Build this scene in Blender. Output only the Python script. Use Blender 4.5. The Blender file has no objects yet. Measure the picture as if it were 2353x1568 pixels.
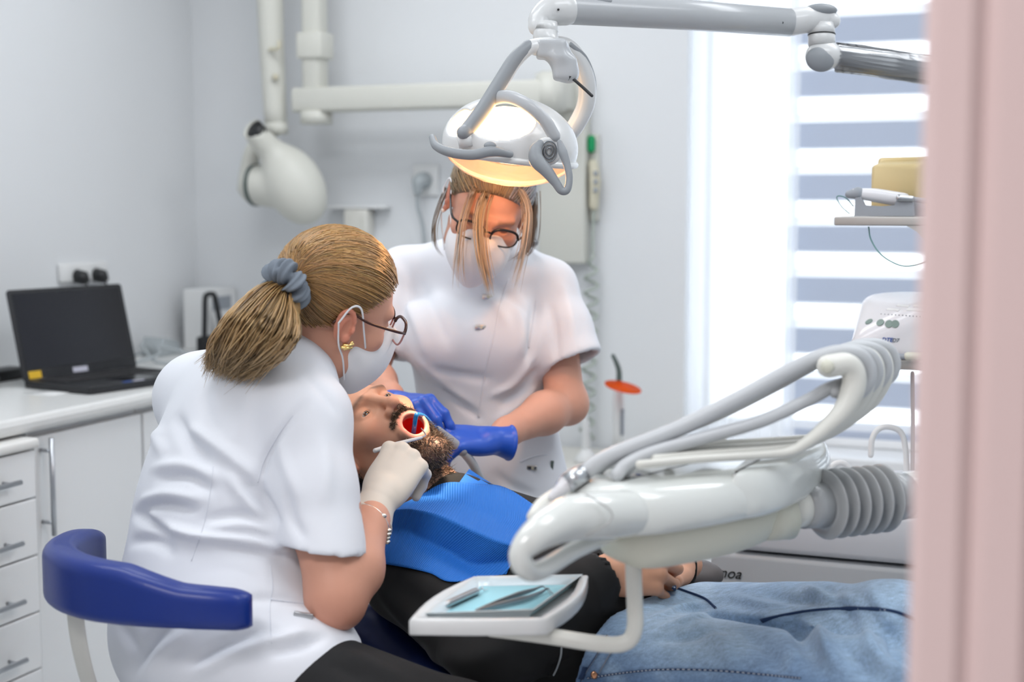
import bpy, bmesh, math, random
import numpy as np
from mathutils import Vector, Matrix
from mathutils.bvhtree import BVHTree

scene = bpy.context.scene
COL = scene.collection

# ------------------------------------------------------------------ camera
IMG_W, IMG_H = 2353, 1568
LENS = 50.0
FPX = IMG_W * LENS / 36.0
PITCH = math.radians(5.5)
CAM = Vector((0.0, 0.0, 1.35))
cam_data = bpy.data.cameras.new('camera')
cam_data.lens = LENS
cam_data.sensor_width = 36.0
cam_data.clip_start = 0.02
cam_data.dof.use_dof = True
cam_data.dof.focus_distance = 2.42
cam_data.dof.aperture_fstop = 2.6
cam = bpy.data.objects.new('camera', cam_data)
cam.location = CAM
cam.rotation_euler = (math.pi / 2 - PITCH, 0, 0)
COL.objects.link(cam)
scene.camera = cam

# ------------------------------------------------------------------ world
world = bpy.data.worlds.new('daylight')
scene.world = world
world.use_nodes = True
_bg = world.node_tree.nodes['Background']
_bg.inputs['Color'].default_value = (0.86, 0.93, 1.0, 1)
_bg.inputs['Strength'].default_value = 3.6

# ------------------------------------------------------------------ view
scene.view_settings.view_transform = 'Standard'
scene.view_settings.look = 'None'
scene.view_settings.gamma = 1.0
scene.view_settings.use_curve_mapping = False
scene.view_settings.exposure = 0.07
scene.cycles.use_denoising = True
scene.cycles.max_bounces = 6
scene.cycles.diffuse_bounces = 3
scene.cycles.glossy_bounces = 2
scene.cycles.caustics_reflective = False
scene.cycles.caustics_refractive = False
scene.cycles.transmission_bounces = 4
scene.cycles.transparent_max_bounces = 8
scene.cycles.use_adaptive_sampling = True
scene.cycles.adaptive_threshold = 0.1
scene.cycles.sample_clamp_indirect = 8.0

# room frame: e1 runs along the back wall, e2 into the back wall
C0 = Vector((-1.08, 4.87, 0.0))
YAW = math.radians(-21.6)
E1 = Vector((math.cos(YAW), math.sin(YAW), 0))
E2 = Vector((-math.sin(YAW), math.cos(YAW), 0))
def RM(u, v, z):
    """room coordinates: u along the back wall, v out of the back wall, z up"""
    return C0 + E1 * u - E2 * v + Vector((0, 0, z))

# ------------------------------------------------------------------ ceiling lights of the room
def area_light(name, loc, sx, sy, power, color):
    l = bpy.data.lights.new(name, 'AREA')
    l.shape = 'RECTANGLE'; l.size = sx; l.size_y = sy
    l.energy = power; l.color = color
    o = bpy.data.objects.new(name, l)
    o.location = loc
    o.rotation_euler = (0, 0, YAW)
    COL.objects.link(o)
    return o
CEIL = 2.65
PANELS = [(1.15, 1.0), (3.0, 1.0), (1.15, 2.35), (3.0, 2.35)]
for i, (u, v) in enumerate(PANELS):
    area_light('ceiling_panel_offscreen', RM(u, v, CEIL - 0.04), 1.15, 0.55, 12.0, (0.945, 0.972, 1.0))
area_light('corridor_ceiling_offscreen', RM(1.9, 4.3, CEIL - 0.04), 1.1, 0.5, 31.0, (1.0, 0.975, 0.98))

# ================================================================== toolkit
def P(px, py, d):
    """photograph pixel at depth d (metres along the optical axis) -> world point"""
    px, py, d = float(px), float(py), float(d)
    x = (px - IMG_W / 2) / FPX
    y = (IMG_H / 2 - py) / FPX
    c, s = math.cos(PITCH), math.sin(PITCH)
    return CAM + d * (Vector((0, c, -s)) + Vector((1, 0, 0)) * x + Vector((0, s, c)) * y)
def PZ(px, py, z):
    """photograph pixel on the horizontal plane at height z"""
    a = P(px, py, 1.0) - CAM
    return CAM + a * ((z - CAM.z) / a.z)
def V(*a): return Vector(a)
def nrm(v): return Vector(v).normalized()

def tag(o, label=None, cat=None, group=None, kind=None):
    if label: o['label'] = label
    if cat: o['category'] = cat
    if group: o['group'] = group
    if kind: o['kind'] = kind
    return o
def empty(name, loc, label=None, cat=None, group=None):
    o = bpy.data.objects.new(name, None)
    o.location = loc; o.empty_display_size = 0.05
    COL.objects.link(o)
    o['_loc'] = tuple(loc)
    tag(o, label, cat, group)
    return o
def link(name, me, mat, parent=None, label=None):
    o = bpy.data.objects.new(name, me)
    if mat is not None:
        for m in (mat if isinstance(mat, (list, tuple)) else [mat]):
            me.materials.append(m)
    COL.objects.link(o)
    if parent is not None:
        o.parent = parent
        if '_loc' in parent.keys():
            o.matrix_parent_inverse = Matrix.Translation(Vector(parent['_loc'])).inverted()
    if label: o['label'] = label
    return o
def mk(name, verts, faces, mat, parent=None, smooth=True, label=None, mats=None):
    me = bpy.data.meshes.new(name)
    me.from_pydata([tuple(v) for v in verts], [], [tuple(f) for f in faces])
    me.validate()
    if smooth: me.shade_smooth()
    if mats is not None:
        me.polygons.foreach_set('material_index', mats)
    return link(name, me, mat, parent, label)
def mk_np(name, verts, faces, mat, parent=None, label=None):
    me = bpy.data.meshes.new(name)
    n, k = faces.shape
    me.vertices.add(len(verts)); me.vertices.foreach_set('co', np.ascontiguousarray(verts, dtype=np.float32).ravel())
    me.loops.add(n * k); me.loops.foreach_set('vertex_index', np.ascontiguousarray(faces, dtype=np.int32).ravel())
    me.polygons.add(n); me.polygons.foreach_set('loop_start', np.arange(0, n * k, k, dtype=np.int32))
    me.update(calc_edges=True)
    me.shade_smooth()
    return link(name, me, mat, parent, label)
def set_color(o, cols, name='tint'):
    """per-vertex colour attribute"""
    me = o.data
    a = me.color_attributes.new(name, 'FLOAT_COLOR', 'POINT')
    c = np.ones((len(me.vertices), 4), dtype=np.float32)
    c[:, :3] = cols
    a.data.foreach_set('color', c.ravel())

class Geo:
    """collects several shapes into one mesh"""
    def __init__(self): self.v = []; self.f = []; self.m = []
    def add(self, vf, mi=0):
        v, f = vf
        b = len(self.v)
        self.v += [Vector(x) for x in v]
        self.f += [tuple(i + b for i in q) for q in f]
        self.m += [mi] * len(f)
        return self
    def build(self, name, mat, parent=None, smooth=True, label=None, angle=None):
        o = mk(name, self.v, self.f, mat, parent, smooth, label, mats=self.m)
        if angle is not None: o.data.set_sharp_from_angle(angle=math.radians(angle))
        return o

def xf(vf, M):
    v, f = vf
    if M.to_3x3().determinant() < 0: f = [tuple(q)[::-1] for q in f]
    return [M @ Vector(x) for x in v], f
def frame(o, x, y, z):
    M = Matrix.Identity(4)
    for i, a in enumerate((x, y, z)):
        for r in range(3): M[r][i] = a[r]
    for r in range(3): M[r][3] = o[r]
    return M
def roomM(u, v, z):
    """local x along wall, local y into the room, z up"""
    return frame(RM(u, v, z), E1, -E2, V(0, 0, 1)) 

def bm_out(bm):
    bm.verts.index_update()
    r = [v.co.copy() for v in bm.verts], [tuple(v.index for v in f.verts) for f in bm.faces]
    bm.free()
    return r
def box(x0, x1, y0, y1, z0, z1, bev=0.0, seg=2):
    bm = bmesh.new()
    bmesh.ops.create_cube(bm, size=1.0)
    for v in bm.verts:
        v.co = Vector(((x0 + x1) / 2 + v.co.x * (x1 - x0), (y0 + y1) / 2 + v.co.y * (y1 - y0), (z0 + z1) / 2 + v.co.z * (z1 - z0)))
    if bev > 0:
        bmesh.ops.bevel(bm, geom=list(bm.edges), offset=bev, segments=seg, affect='EDGES', profile=0.5, clamp_overlap=True)
    bmesh.ops.recalc_face_normals(bm, faces=bm.faces)
    return bm_out(bm)
def prism(poly, z0, z1, bev=0.0, seg=3, axis='z'):
    """extrude a 2-D outline (x, y) from z0 to z1"""
    bm = bmesh.new()
    a = [bm.verts.new((x, y, z0)) for x, y in poly]
    b = [bm.verts.new((x, y, z1)) for x, y in poly]
    n = len(poly)
    bm.faces.new(a[::-1]); bm.faces.new(b)
    for i in range(n): bm.faces.new((a[i], a[(i + 1) % n], b[(i + 1) % n], b[i]))
    bmesh.ops.recalc_face_normals(bm, faces=bm.faces)
    if bev > 0:
        es = [e for e in bm.edges if abs(e.verts[0].co.z - e.verts[1].co.z) < 1e-6]
        bmesh.ops.bevel(bm, geom=es, offset=bev, segments=seg, affect='EDGES', profile=0.5, clamp_overlap=True)
    return bm_out(bm)
def rrect(w, h, r, n=5, cx=0, cy=0):
    o = []
    for sx, sy, a0 in ((1, 1, 0), (-1, 1, 90), (-1, -1, 180), (1, -1, 270)):
        for i in range(n + 1):
            a = math.radians(a0 + 90 * i / n)
            o.append((cx + sx * (w / 2 - r) + r * math.cos(a), cy + sy * (h / 2 - r) + r * math.sin(a)))
    return o
def cr(pts, n):
    """Catmull-Rom resample of a polyline to n points (uniform in index)"""
    p = [np.array(q, dtype=float) for q in pts]
    if len(p) == 2: return [Vector(p[0] + (p[1] - p[0]) * i / (n - 1)) for i in range(n)]
    out = []
    m = len(p)
    for i in range(n):
        t = i / (n - 1) * (m - 1)
        k = min(int(t), m - 2); t -= k
        a, b, c, d = p[max(k - 1, 0)], p[k], p[k + 1], p[min(k + 2, m - 1)]
        if k == 0: a = 2 * b - c
        if k == m - 2: d = 2 * c - b
        q = 0.5 * ((2 * b) + (c - a) * t + (2 * a - 5 * b + 4 * c - d) * t * t + (3 * b - a - 3 * c + d) * t ** 3)
        out.append(Vector(q) if len(q) == 3 else q)
    return out
def lerp_list(vals, n):
    m = len(vals)
    return [vals[min(int(i / (n - 1) * (m - 1)), m - 2)] + (vals[min(int(i / (n - 1) * (m - 1)), m - 2) + 1] - vals[min(int(i / (n - 1) * (m - 1)), m - 2)]) * (i / (n - 1) * (m - 1) - min(int(i / (n - 1) * (m - 1)), m - 2)) for i in range(n)]
def tube(path, r, n=12, cap=True, closed=False, flat=None, up=None):
    """sweep; r a number or a list; flat = list/number ratio of the second axis; up = reference vector for the first axis"""
    path = [Vector(p) for p in path]
    m = len(path)
    rs = [r] * m if isinstance(r, (int, float)) else (list(r) if len(r) == m else lerp_list(list(r), m))
    fl = [1.0] * m if flat is None else ([flat] * m if isinstance(flat, (int, float)) else lerp_list(list(flat), m))
    tang = []
    for i in range(m):
        if closed: t = path[(i + 1) % m] - path[i - 1]
        else: t = path[min(i + 1, m - 1)] - path[max(i - 1, 0)]
        tang.append(t.normalized())
    ref = Vector(up) if up is not None else (Vector((0, 0, 1)) if abs(tang[0].z) < 0.9 else Vector((1, 0, 0)))
    u = (ref - tang[0] * ref.dot(tang[0])).normalized()
    vs, fs = [], []
    for i in range(m):
        if up is not None:
            u = Vector(up)
        u = (u - tang[i] * u.dot(tang[i])).normalized()
        w = tang[i].cross(u)
        for k in range(n):
            a = 2 * math.pi * k / n
            vs.append(path[i] + (u * math.cos(a) + w * (math.sin(a) * fl[i])) * rs[i])
    for i in range(m if closed else m - 1):
        j = (i + 1) % m
        for k in range(n):
            l = (k + 1) % n
            fs.append((i * n + k, i * n + l, j * n + l, j * n + k))
    if cap and not closed:
        fs.append(tuple(range(n))[::-1])
        fs.append(tuple((m - 1) * n + k for k in range(n)))
    return vs, fs
def rtube(pts, r, n=12, seg=40, dome=True, **kw):
    """smooth tube through control points with rounded ends"""
    path = cr(pts, seg)
    rs = [r] * seg if isinstance(r, (int, float)) else lerp_list(list(r), seg)
    if dome:
        a, b = path[0], path[-1]
        ta, tb = (path[0] - path[1]).normalized(), (path[-1] - path[-2]).normalized()
        pre = [(a + ta * rs[0] * math.sin(t), rs[0] * math.cos(t)) for t in (1.5, 1.2, 0.8, 0.4)]
        post = [(b + tb * rs[-1] * math.sin(t), rs[-1] * math.cos(t)) for t in (0.4, 0.8, 1.2, 1.5)]
        path = [q[0] for q in pre] + path + [q[0] for q in post]
        rs = [q[1] for q in pre] + rs + [q[1] for q in post]
        if 'flat' in kw and isinstance(kw['flat'], list): kw['flat'] = lerp_list(kw['flat'], len(path))
    return tube(path, rs, n, **kw)
def lathe(profile, n=32, cap=True):
    """profile [(r, z)] revolved about z"""
    vs, fs = [], []
    m = len(profile)
    for r, z in profile:
        for k in range(n):
            a = 2 * math.pi * k / n
            vs.append(Vector((r * math.cos(a), r * math.sin(a), z)))
    for i in range(m - 1):
        for k in range(n):
            l = (k + 1) % n
            fs.append((i * n + k, i * n + l, (i + 1) * n + l, (i + 1) * n + k))
    if cap:
        fs.append(tuple(range(n))[::-1]); fs.append(tuple((m - 1) * n + k for k in range(n)))
    return vs, fs
def axisM(a, d, up=(0, 0, 1)):
    """frame at a whose local z points along d"""
    z = nrm(d); up = Vector(up)
    if abs(z.dot(up)) > 0.98: up = Vector((1, 0, 0))
    x = up.cross(z).normalized(); y = z.cross(x)
    return frame(a, x, y, z)
def loft(rings, cap=True, closed=True):
    n = len(rings[0]); vs = [Vector(p) for r in rings for p in r]; fs = []
    for i in range(len(rings) - 1):
        for k in range(n if closed else n - 1):
            l = (k + 1) % n
            fs.append((i * n + k, i * n + l, (i + 1) * n + l, (i + 1) * n + k))
    if cap and closed:
        fs.append(tuple(range(n))[::-1]); fs.append(tuple((len(rings) - 1) * n + k for k in range(n)))
    return vs, fs
def sphere(c, r, n=16, m=10, sc=(1, 1, 1)):
    prof = [(max(1e-5, r * math.sin(math.pi * i / m)), -r * math.cos(math.pi * i / m)) for i in range(m + 1)]
    v, f = lathe(prof, n, cap=False)
    return [Vector((p.x * sc[0], p.y * sc[1], p.z * sc[2])) + Vector(c) for p in v], f
def fix_normals(o):
    bm = bmesh.new(); bm.from_mesh(o.data)
    bmesh.ops.remove_doubles(bm, verts=bm.verts, dist=1e-6)
    bmesh.ops.recalc_face_normals(bm, faces=bm.faces)
    bm.to_mesh(o.data); bm.free()
    return o

# ------------------------------------------------------------------ signed-distance modelling
class SDF:
    def __init__(self, lo, hi, h):
        self.h = h
        self.ax = [np.arange(lo[i], hi[i] + h, h) for i in range(3)]
        self.f = np.full([len(a) for a in self.ax], 10.0, dtype=np.float32)
    def region(self, lo, hi):
        s = []
        for i in range(3):
            a = max(int((lo[i] - self.ax[i][0]) / self.h) - 1, 0)
            b = min(int((hi[i] - self.ax[i][0]) / self.h) + 3, len(self.ax[i]))
            if b <= a: return None, None
            s.append(slice(a, b))
        return tuple(s), [self.ax[0][s[0]][:, None, None].astype(np.float32), self.ax[1][s[1]][None, :, None].astype(np.float32), self.ax[2][s[2]][None, None, :].astype(np.float32)]
    def put(self, s, d, k, op):
        a = self.f[s]
        if op == 'sub': d = -d
        if k <= 0:
            self.f[s] = np.minimum(a, d) if op == 'add' else np.maximum(a, d)
            return
        if op == 'add':
            hh = np.maximum(k - np.abs(a - d), 0) / k
            self.f[s] = np.minimum(a, d) - hh * hh * k * 0.25
        else:
            hh = np.maximum(k - np.abs(a - d), 0) / k
            self.f[s] = np.maximum(a, d) + hh * hh * k * 0.25
    def cone(self, a, b, ra, rb=None, k=0.0, op='add'):
        rb = ra if rb is None else rb
        a = np.array(a, dtype=np.float32); b = np.array(b, dtype=np.float32)
        m = max(ra, rb) + k + 4 * self.h
        s, g = self.region(np.minimum(a, b) - m, np.maximum(a, b) + m)
        if s is None: return self
        ab = b - a; L2 = float(ab @ ab) + 1e-12
        px, py, pz = g[0] - a[0], g[1] - a[1], g[2] - a[2]
        t = np.clip((px * ab[0] + py * ab[1] + pz * ab[2]) / L2, 0, 1)
        d = np.sqrt((px - t * ab[0]) ** 2 + (py - t * ab[1]) ** 2 + (pz - t * ab[2]) ** 2) - (ra + (rb - ra) * t)
        self.put(s, d, k, op); return self
    def chain(self, pts, rs, k=0.0, kk=None, op='add'):
        for i in range(len(pts) - 1):
            self.cone(pts[i], pts[i + 1], rs[i], rs[i + 1], (k if kk is None or i == 0 else kk), op)
        return self
    def ell(self, c, r, R=None, k=0.0, op='add'):
        """ellipsoid; R = 3x3 rows are the local axes in world"""
        c = np.array(c, dtype=np.float32)
        m = max(r) + k + 4 * self.h
        s, g = self.region(c - m, c + m)
        if s is None: return self
        px, py, pz = g[0] - c[0], g[1] - c[1], g[2] - c[2]
        if R is not None:
            R = np.array(R, dtype=np.float32)
            q = [px * R[i][0] + py * R[i][1] + pz * R[i][2] for i in range(3)]
        else: q = [px, py, pz]
        k0 = np.sqrt((q[0] / r[0]) ** 2 + (q[1] / r[1]) ** 2 + (q[2] / r[2]) ** 2)
        k1 = np.sqrt((q[0] / r[0] ** 2) ** 2 + (q[1] / r[1] ** 2) ** 2 + (q[2] / r[2] ** 2) ** 2) + 1e-9
        d = k0 * (k0 - 1.0) / k1
        self.put(s, d, k, op); return self
    def rbox(self, c, hs, rad, R=None, k=0.0, op='add'):
        c = np.array(c, dtype=np.float32)
        m = float(np.linalg.norm(hs)) + k + 4 * self.h
        s, g = self.region(c - m, c + m)
        if s is None: return self
        px, py, pz = g[0] - c[0], g[1] - c[1], g[2] - c[2]
        if R is not None:
            R = np.array(R, dtype=np.float32)
            q = [px * R[i][0] + py * R[i][1] + pz * R[i][2] for i in range(3)]
        else: q = [px + 0 * py + 0 * pz, py + 0 * px + 0 * pz, pz + 0 * px + 0 * py]
        q = [np.abs(q[i]) - (hs[i] - rad) for i in range(3)]
        d = np.sqrt(np.maximum(q[0], 0) ** 2 + np.maximum(q[1], 0) ** 2 + np.maximum(q[2], 0) ** 2) + np.minimum(np.maximum(np.maximum(q[0], q[1]), q[2]), 0) - rad
        self.put(s, d, k, op); return self
    def torus(self, c, n, R, r, k=0.0, op='add'):
        c = np.array(c, dtype=np.float32); n = np.array(n, dtype=np.float32); n = n / np.linalg.norm(n)
        m = R + r + k + 4 * self.h
        s, g = self.region(c - m, c + m)
        if s is None: return self
        px, py, pz = g[0] - c[0], g[1] - c[1], g[2] - c[2]
        w = px * n[0] + py * n[1] + pz * n[2]
        rr = np.sqrt(np.maximum(px * px + py * py + pz * pz - w * w, 0))
        self.put(s, np.sqrt((rr - R) ** 2 + w * w) - r, k, op); return self
    def plane(self, p, n, k=0.0):
        """cut away the side that n points to"""
        n = np.array(n, dtype=np.float32); n = n / np.linalg.norm(n)
        g = [self.ax[0][:, None, None], self.ax[1][None, :, None], self.ax[2][None, None, :]]
        d = ((g[0] - p[0]) * n[0] + (g[1] - p[1]) * n[1] + (g[2] - p[2]) * n[2]).astype(np.float32)
        s = (slice(None),) * 3
        self.put(s, -d, k, 'sub'); return self
    def shell(self, t):
        """keep a skin of thickness t inside the surface"""
        self.f = np.maximum(self.f, -(self.f + t)); return self
    def mesh(self, smooth=1):
        f = self.f
        ins = f < 0
        n = f.shape
        cnt = np.zeros([i - 1 for i in n], dtype=np.int8)
        for dx in (0, 1):
            for dy in (0, 1):
                for dz in (0, 1):
                    cnt += ins[dx:n[0] - 1 + dx, dy:n[1] - 1 + dy, dz:n[2] - 1 + dz]
        ci, cj, ck = np.nonzero((cnt > 0) & (cnt < 8))
        N = len(ci)
        idx = np.full(cnt.shape, -1, dtype=np.int32)
        idx[ci, cj, ck] = np.arange(N)
        acc = np.zeros((N, 3)); num = np.zeros(N)
        cor = [(a, b, c) for a in (0, 1) for b in (0, 1) for c in (0, 1)]
        for p in cor:
            for ax in range(3):
                if p[ax] == 1: continue
                q = list(p); q[ax] = 1
                fa = f[ci + p[0], cj + p[1], ck + p[2]]; fb = f[ci + q[0], cj + q[1], ck + q[2]]
                m = (fa < 0) != (fb < 0)
                t = fa / np.where(m, fa - fb, 1.0)
                pos = [np.full(N, float(p[i])) for i in range(3)]
                pos[ax] = t
                for i in range(3): acc[:, i] += np.where(m, pos[i], 0)
                num += m
        acc /= num[:, None]
        vs = np.stack([self.ax[0][ci] + acc[:, 0] * self.h, self.ax[1][cj] + acc[:, 1] * self.h, self.ax[2][ck] + acc[:, 2] * self.h], 1)
        faces = []
        for ax in range(3):
            a1, a2 = (ax + 1) % 3, (ax + 2) % 3
            sl0 = [slice(1, n[i] - 1) for i in range(3)]; sl0[ax] = slice(0, n[ax] - 1)
            sl1 = [slice(1, n[i] - 1) for i in range(3)]; sl1[ax] = slice(1, n[ax])
            A, B = ins[tuple(sl0)], ins[tuple(sl1)]
            e = np.nonzero(A != B)
            base = [e[0].copy(), e[1].copy(), e[2].copy()]
            for i in range(3):
                if i != ax: base[i] += 1
            def cell(o1, o2):
                c = [b.copy() for b in base]
                c[a1] += o1; c[a2] += o2
                return idx[c[0], c[1], c[2]]
            q = np.stack([cell(-1, -1), cell(0, -1), cell(0, 0), cell(-1, 0)], 1)
            flip = ~A[e]
            q[flip] = q[flip][:, ::-1]
            faces.append(q)
        faces = np.concatenate(faces)
        faces = faces[(faces >= 0).all(1)]
        for _ in range(smooth): vs = laplace(vs, faces, 0.5)
        return vs, faces
def laplace(vs, faces, w):
    acc = np.zeros_like(vs); num = np.zeros(len(vs))
    for i in range(4):
        a, b = faces[:, i], faces[:, (i + 1) % 4]
        for j in range(3):
            acc[:, j] += np.bincount(a, vs[b, j], len(vs)) + np.bincount(b, vs[a, j], len(vs))
        num += np.bincount(a, minlength=len(vs)) + np.bincount(b, minlength=len(vs))
    return vs + w * (acc / np.maximum(num, 1)[:, None] - vs)
def vnormals(vs, faces):
    a, b, c, d = [vs[faces[:, i]] for i in range(4)]
    fn = np.cross(c - a, d - b)
    n = np.zeros_like(vs)
    for i in range(4):
        for j in range(3): n[:, j] += np.bincount(faces[:, i], fn[:, j], len(vs))
    return n / (np.linalg.norm(n, axis=1)[:, None] + 1e-12)
def bvh_of(vs, faces):
    return BVHTree.FromPolygons([tuple(v) for v in vs], [tuple(int(i) for i in f) for f in faces])
def on_surface(bvh, px, py, fallback):
    """the point of a surface seen at a photograph pixel"""
    d = (P(px, py, 1.0) - CAM).normalized()
    h = bvh.ray_cast(CAM, d)
    return h[0] if h[0] is not None else P(px, py, fallback)
def folds(vs, faces, lines, bvh=None, depth=2.3):
    """cloth folds: each (pixel polyline, height, width) becomes a ridge (or groove) on the surface"""
    bvh = bvh or bvh_of(vs, faces)
    nr = vnormals(vs, faces)
    disp = np.zeros(len(vs))
    for pts, amp, wid in lines:
        path = np.array([tuple(on_surface(bvh, q[0], q[1], depth)) for q in cr([np.array(p, float) for p in pts], 6 * len(pts))])
        best = np.full(len(vs), 1e9); tt = np.zeros(len(vs))
        lo, hi = path.min(0) - 3 * wid, path.max(0) + 3 * wid
        sel = np.nonzero(((vs > lo) & (vs < hi)).all(1))[0]
        if len(sel) == 0: continue
        p = vs[sel]
        bd = np.full(len(sel), 1e9); bt = np.zeros(len(sel))
        m = len(path) - 1
        for i in range(m):
            a, b = path[i], path[i + 1]
            ab = b - a; L = ab @ ab + 1e-12
            t = np.clip(((p - a) @ ab) / L, 0, 1)
            dd = np.linalg.norm(p - a - t[:, None] * ab, axis=1)
            u = dd < bd
            bd[u] = dd[u]; bt[u] = (i + t[u]) / m
        fade = np.sqrt(np.clip(np.sin(np.pi * np.clip(bt * 0.96 + 0.02, 0, 1)), 0, 1))
        disp[sel] += amp * np.exp(-(bd / wid) ** 2) * fade
    return vs + nr * disp[:, None]
def noise3(p, scale, seed=0):
    """cheap smooth pseudo-noise from sines"""
    r = np.random.RandomState(seed)
    out = np.zeros(len(p))
    for _ in range(7):
        d = r.normal(size=3); d /= np.linalg.norm(d)
        out += np.sin(p @ d * scale * r.uniform(0.6, 1.7) + r.uniform(0, 6.28))
    return out / 7
def hframe(o, fwd, up):
    """frame with local y = fwd, z ~ up, x = right"""
    y = nrm(fwd); x = y.cross(Vector(up)).normalized(); z = x.cross(y)
    return frame(o, x, y, z)
def to_world(vs, M):
    A = np.array(M)
    return vs @ A[:3, :3].T + A[:3, 3]
# ================================================================== materials
MATS = {}
def mat(name, color, rough=0.5, metal=0.0, spec=0.5, bump=None, var=None, sss=0.0, sheen=0.0, coat=0.0,
        trans=0.0, ior=1.45, emit=None, estr=0.0, alpha=1.0, vcol=None, stretch=None, tl=0.0):
    """procedural principled material; bump = (scale, strength, distance); var = (scale, amount)"""
    m = bpy.data.materials.new(name); m.use_nodes = True
    nt = m.node_tree; b = nt.nodes['Principled BSDF']
    c = tuple(color) + (1,)
    b.inputs['Base Color'].default_value = c
    b.inputs['Roughness'].default_value = rough
    b.inputs['Metallic'].default_value = metal
    b.inputs['Specular IOR Level'].default_value = spec
    b.inputs['IOR'].default_value = ior
    if sss: 
        b.inputs['Subsurface Weight'].default_value = sss
        b.inputs['Subsurface Radius'].default_value = (1.0, 0.35, 0.2)
        b.inputs['Subsurface Scale'].default_value = 0.006
    if sheen:
        b.inputs['Sheen Weight'].default_value = sheen; b.inputs['Sheen Roughness'].default_value = 0.4
    if coat:
        b.inputs['Coat Weight'].default_value = coat; b.inputs['Coat Roughness'].default_value = 0.08
    if trans: b.inputs['Transmission Weight'].default_value = trans
    if alpha < 1: b.inputs['Alpha'].default_value = alpha
    if emit:
        b.inputs['Emission Color'].default_value = tuple(emit) + (1,); b.inputs['Emission Strength'].default_value = estr
    tc = nt.nodes.new('ShaderNodeTexCoord')
    co = tc.outputs['Object']
    if stretch:
        mp = nt.nodes.new('ShaderNodeMapping'); mp.inputs['Scale'].default_value = stretch
        nt.links.new(co, mp.inputs['Vector']); co = mp.outputs['Vector']
    col_out = None
    if vcol:
        a = nt.nodes.new('ShaderNodeAttribute'); a.attribute_name = vcol
        col_out = a.outputs['Color']
    if var:
        n = nt.nodes.new('ShaderNodeTexNoise'); n.inputs['Scale'].default_value = var[0]; n.inputs['Detail'].default_value = 6
        nt.links.new(co, n.inputs['Vector'])
        r = nt.nodes.new('ShaderNodeMapRange')
        r.inputs['From Min'].default_value = 0.25; r.inputs['From Max'].default_value = 0.75
        r.inputs['To Min'].default_value = 1 - var[1]; r.inputs['To Max'].default_value = 1 + var[1]
        nt.links.new(n.outputs['Fac'], r.inputs['Value'])
        mx = nt.nodes.new('ShaderNodeMix'); mx.data_type = 'RGBA'; mx.blend_type = 'MULTIPLY'; mx.inputs['Factor'].default_value = 1
        if col_out: nt.links.new(col_out, mx.inputs[6])
        else: mx.inputs[6].default_value = c
        nt.links.new(r.outputs['Result'], mx.inputs[7])
        col_out = mx.outputs[2]
    if col_out: nt.links.new(col_out, b.inputs['Base Color'])
    if bump:
        n = nt.nodes.new('ShaderNodeTexNoise'); n.inputs['Scale'].default_value = bump[0]; n.inputs['Detail'].default_value = 5
        nt.links.new(co, n.inputs['Vector'])
        bp = nt.nodes.new('ShaderNodeBump'); bp.inputs['Strength'].default_value = bump[1]; bp.inputs['Distance'].default_value = bump[2]
        nt.links.new(n.outputs['Fac'], bp.inputs['Height']); nt.links.new(bp.outputs['Normal'], b.inputs['Normal'])
    if tl:
        t = nt.nodes.new('ShaderNodeBsdfTranslucent'); t.inputs['Color'].default_value = c
        mx = nt.nodes.new('ShaderNodeMixShader'); mx.inputs['Fac'].default_value = tl
        out = nt.nodes['Material Output']
        nt.links.new(b.outputs['BSDF'], mx.inputs[1]); nt.links.new(t.outputs['BSDF'], mx.inputs[2])
        nt.links.new(mx.outputs['Shader'], out.inputs['Surface'])
    MATS[name] = m
    return m
M = MATS
mat('wall_paint', (0.80, 0.82, 0.84), 0.85, bump=(60, 0.08, 0.002), var=(0.8, 0.02))
mat('reveal_paint', (0.90, 0.91, 0.92), 0.8)
mat('ceiling_paint', (0.9, 0.9, 0.9), 0.9)
mat('vinyl', (0.80, 0.82, 0.83), 0.4, var=(3, 0.06))
mat('pink_paint', (0.78, 0.60, 0.58), 0.55, var=(2.0, 0.03))
mat('white_laminate', (0.92, 0.94, 0.95), 0.35, var=(4, 0.01))
mat('worktop', (0.80, 0.81, 0.80), 0.3, var=(40, 0.02))
mat('worktop_edge', (0.86, 0.86, 0.84), 0.35)
mat('seam', (0.45, 0.45, 0.40), 0.7)
mat('brushed_steel', (0.55, 0.57, 0.60), 0.35, 1.0)
mat('chrome', (0.75, 0.76, 0.78), 0.15, 1.0)
mat('steel', (0.50, 0.52, 0.54), 0.28, 1.0)
mat('dark_steel', (0.30, 0.32, 0.34), 0.35, 1.0)
mat('silver', (0.72, 0.70, 0.66), 0.25, 1.0)
mat('gold', (0.86, 0.62, 0.25), 0.22, 1.0)
mat('black_plastic', (0.015, 0.016, 0.018), 0.4)
mat('black_matte', (0.02, 0.02, 0.022), 0.7)
mat('laptop_black', (0.020, 0.021, 0.024), 0.45, var=(30, 0.1))
mat('screen_black', (0.012, 0.012, 0.015), 0.18)
mat('cream', (0.72, 0.71, 0.66), 0.4, var=(3, 0.015))
mat('xray_cream', (0.70, 0.70, 0.64), 0.42)
mat('white_plastic', (0.83, 0.84, 0.84), 0.35)
mat('frame_white', (0.88, 0.89, 0.90), 0.3)
mat('yellow_plastic', (0.86, 0.70, 0.38), 0.4, tl=0.25)
mat('yellow_sticker', (0.8, 0.5, 0.03), 0.5)
mat('pale_sticker', (0.6, 0.6, 0.7), 0.5)
mat('green_lens', (0.0, 0.33, 0.11), 0.2)
mat('olive_cable', (0.45, 0.50, 0.45), 0.5)
mat('beige_handset', (0.68, 0.64, 0.50), 0.5)
mat('dark_green_grey', (0.10, 0.13, 0.12), 0.4)
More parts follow.
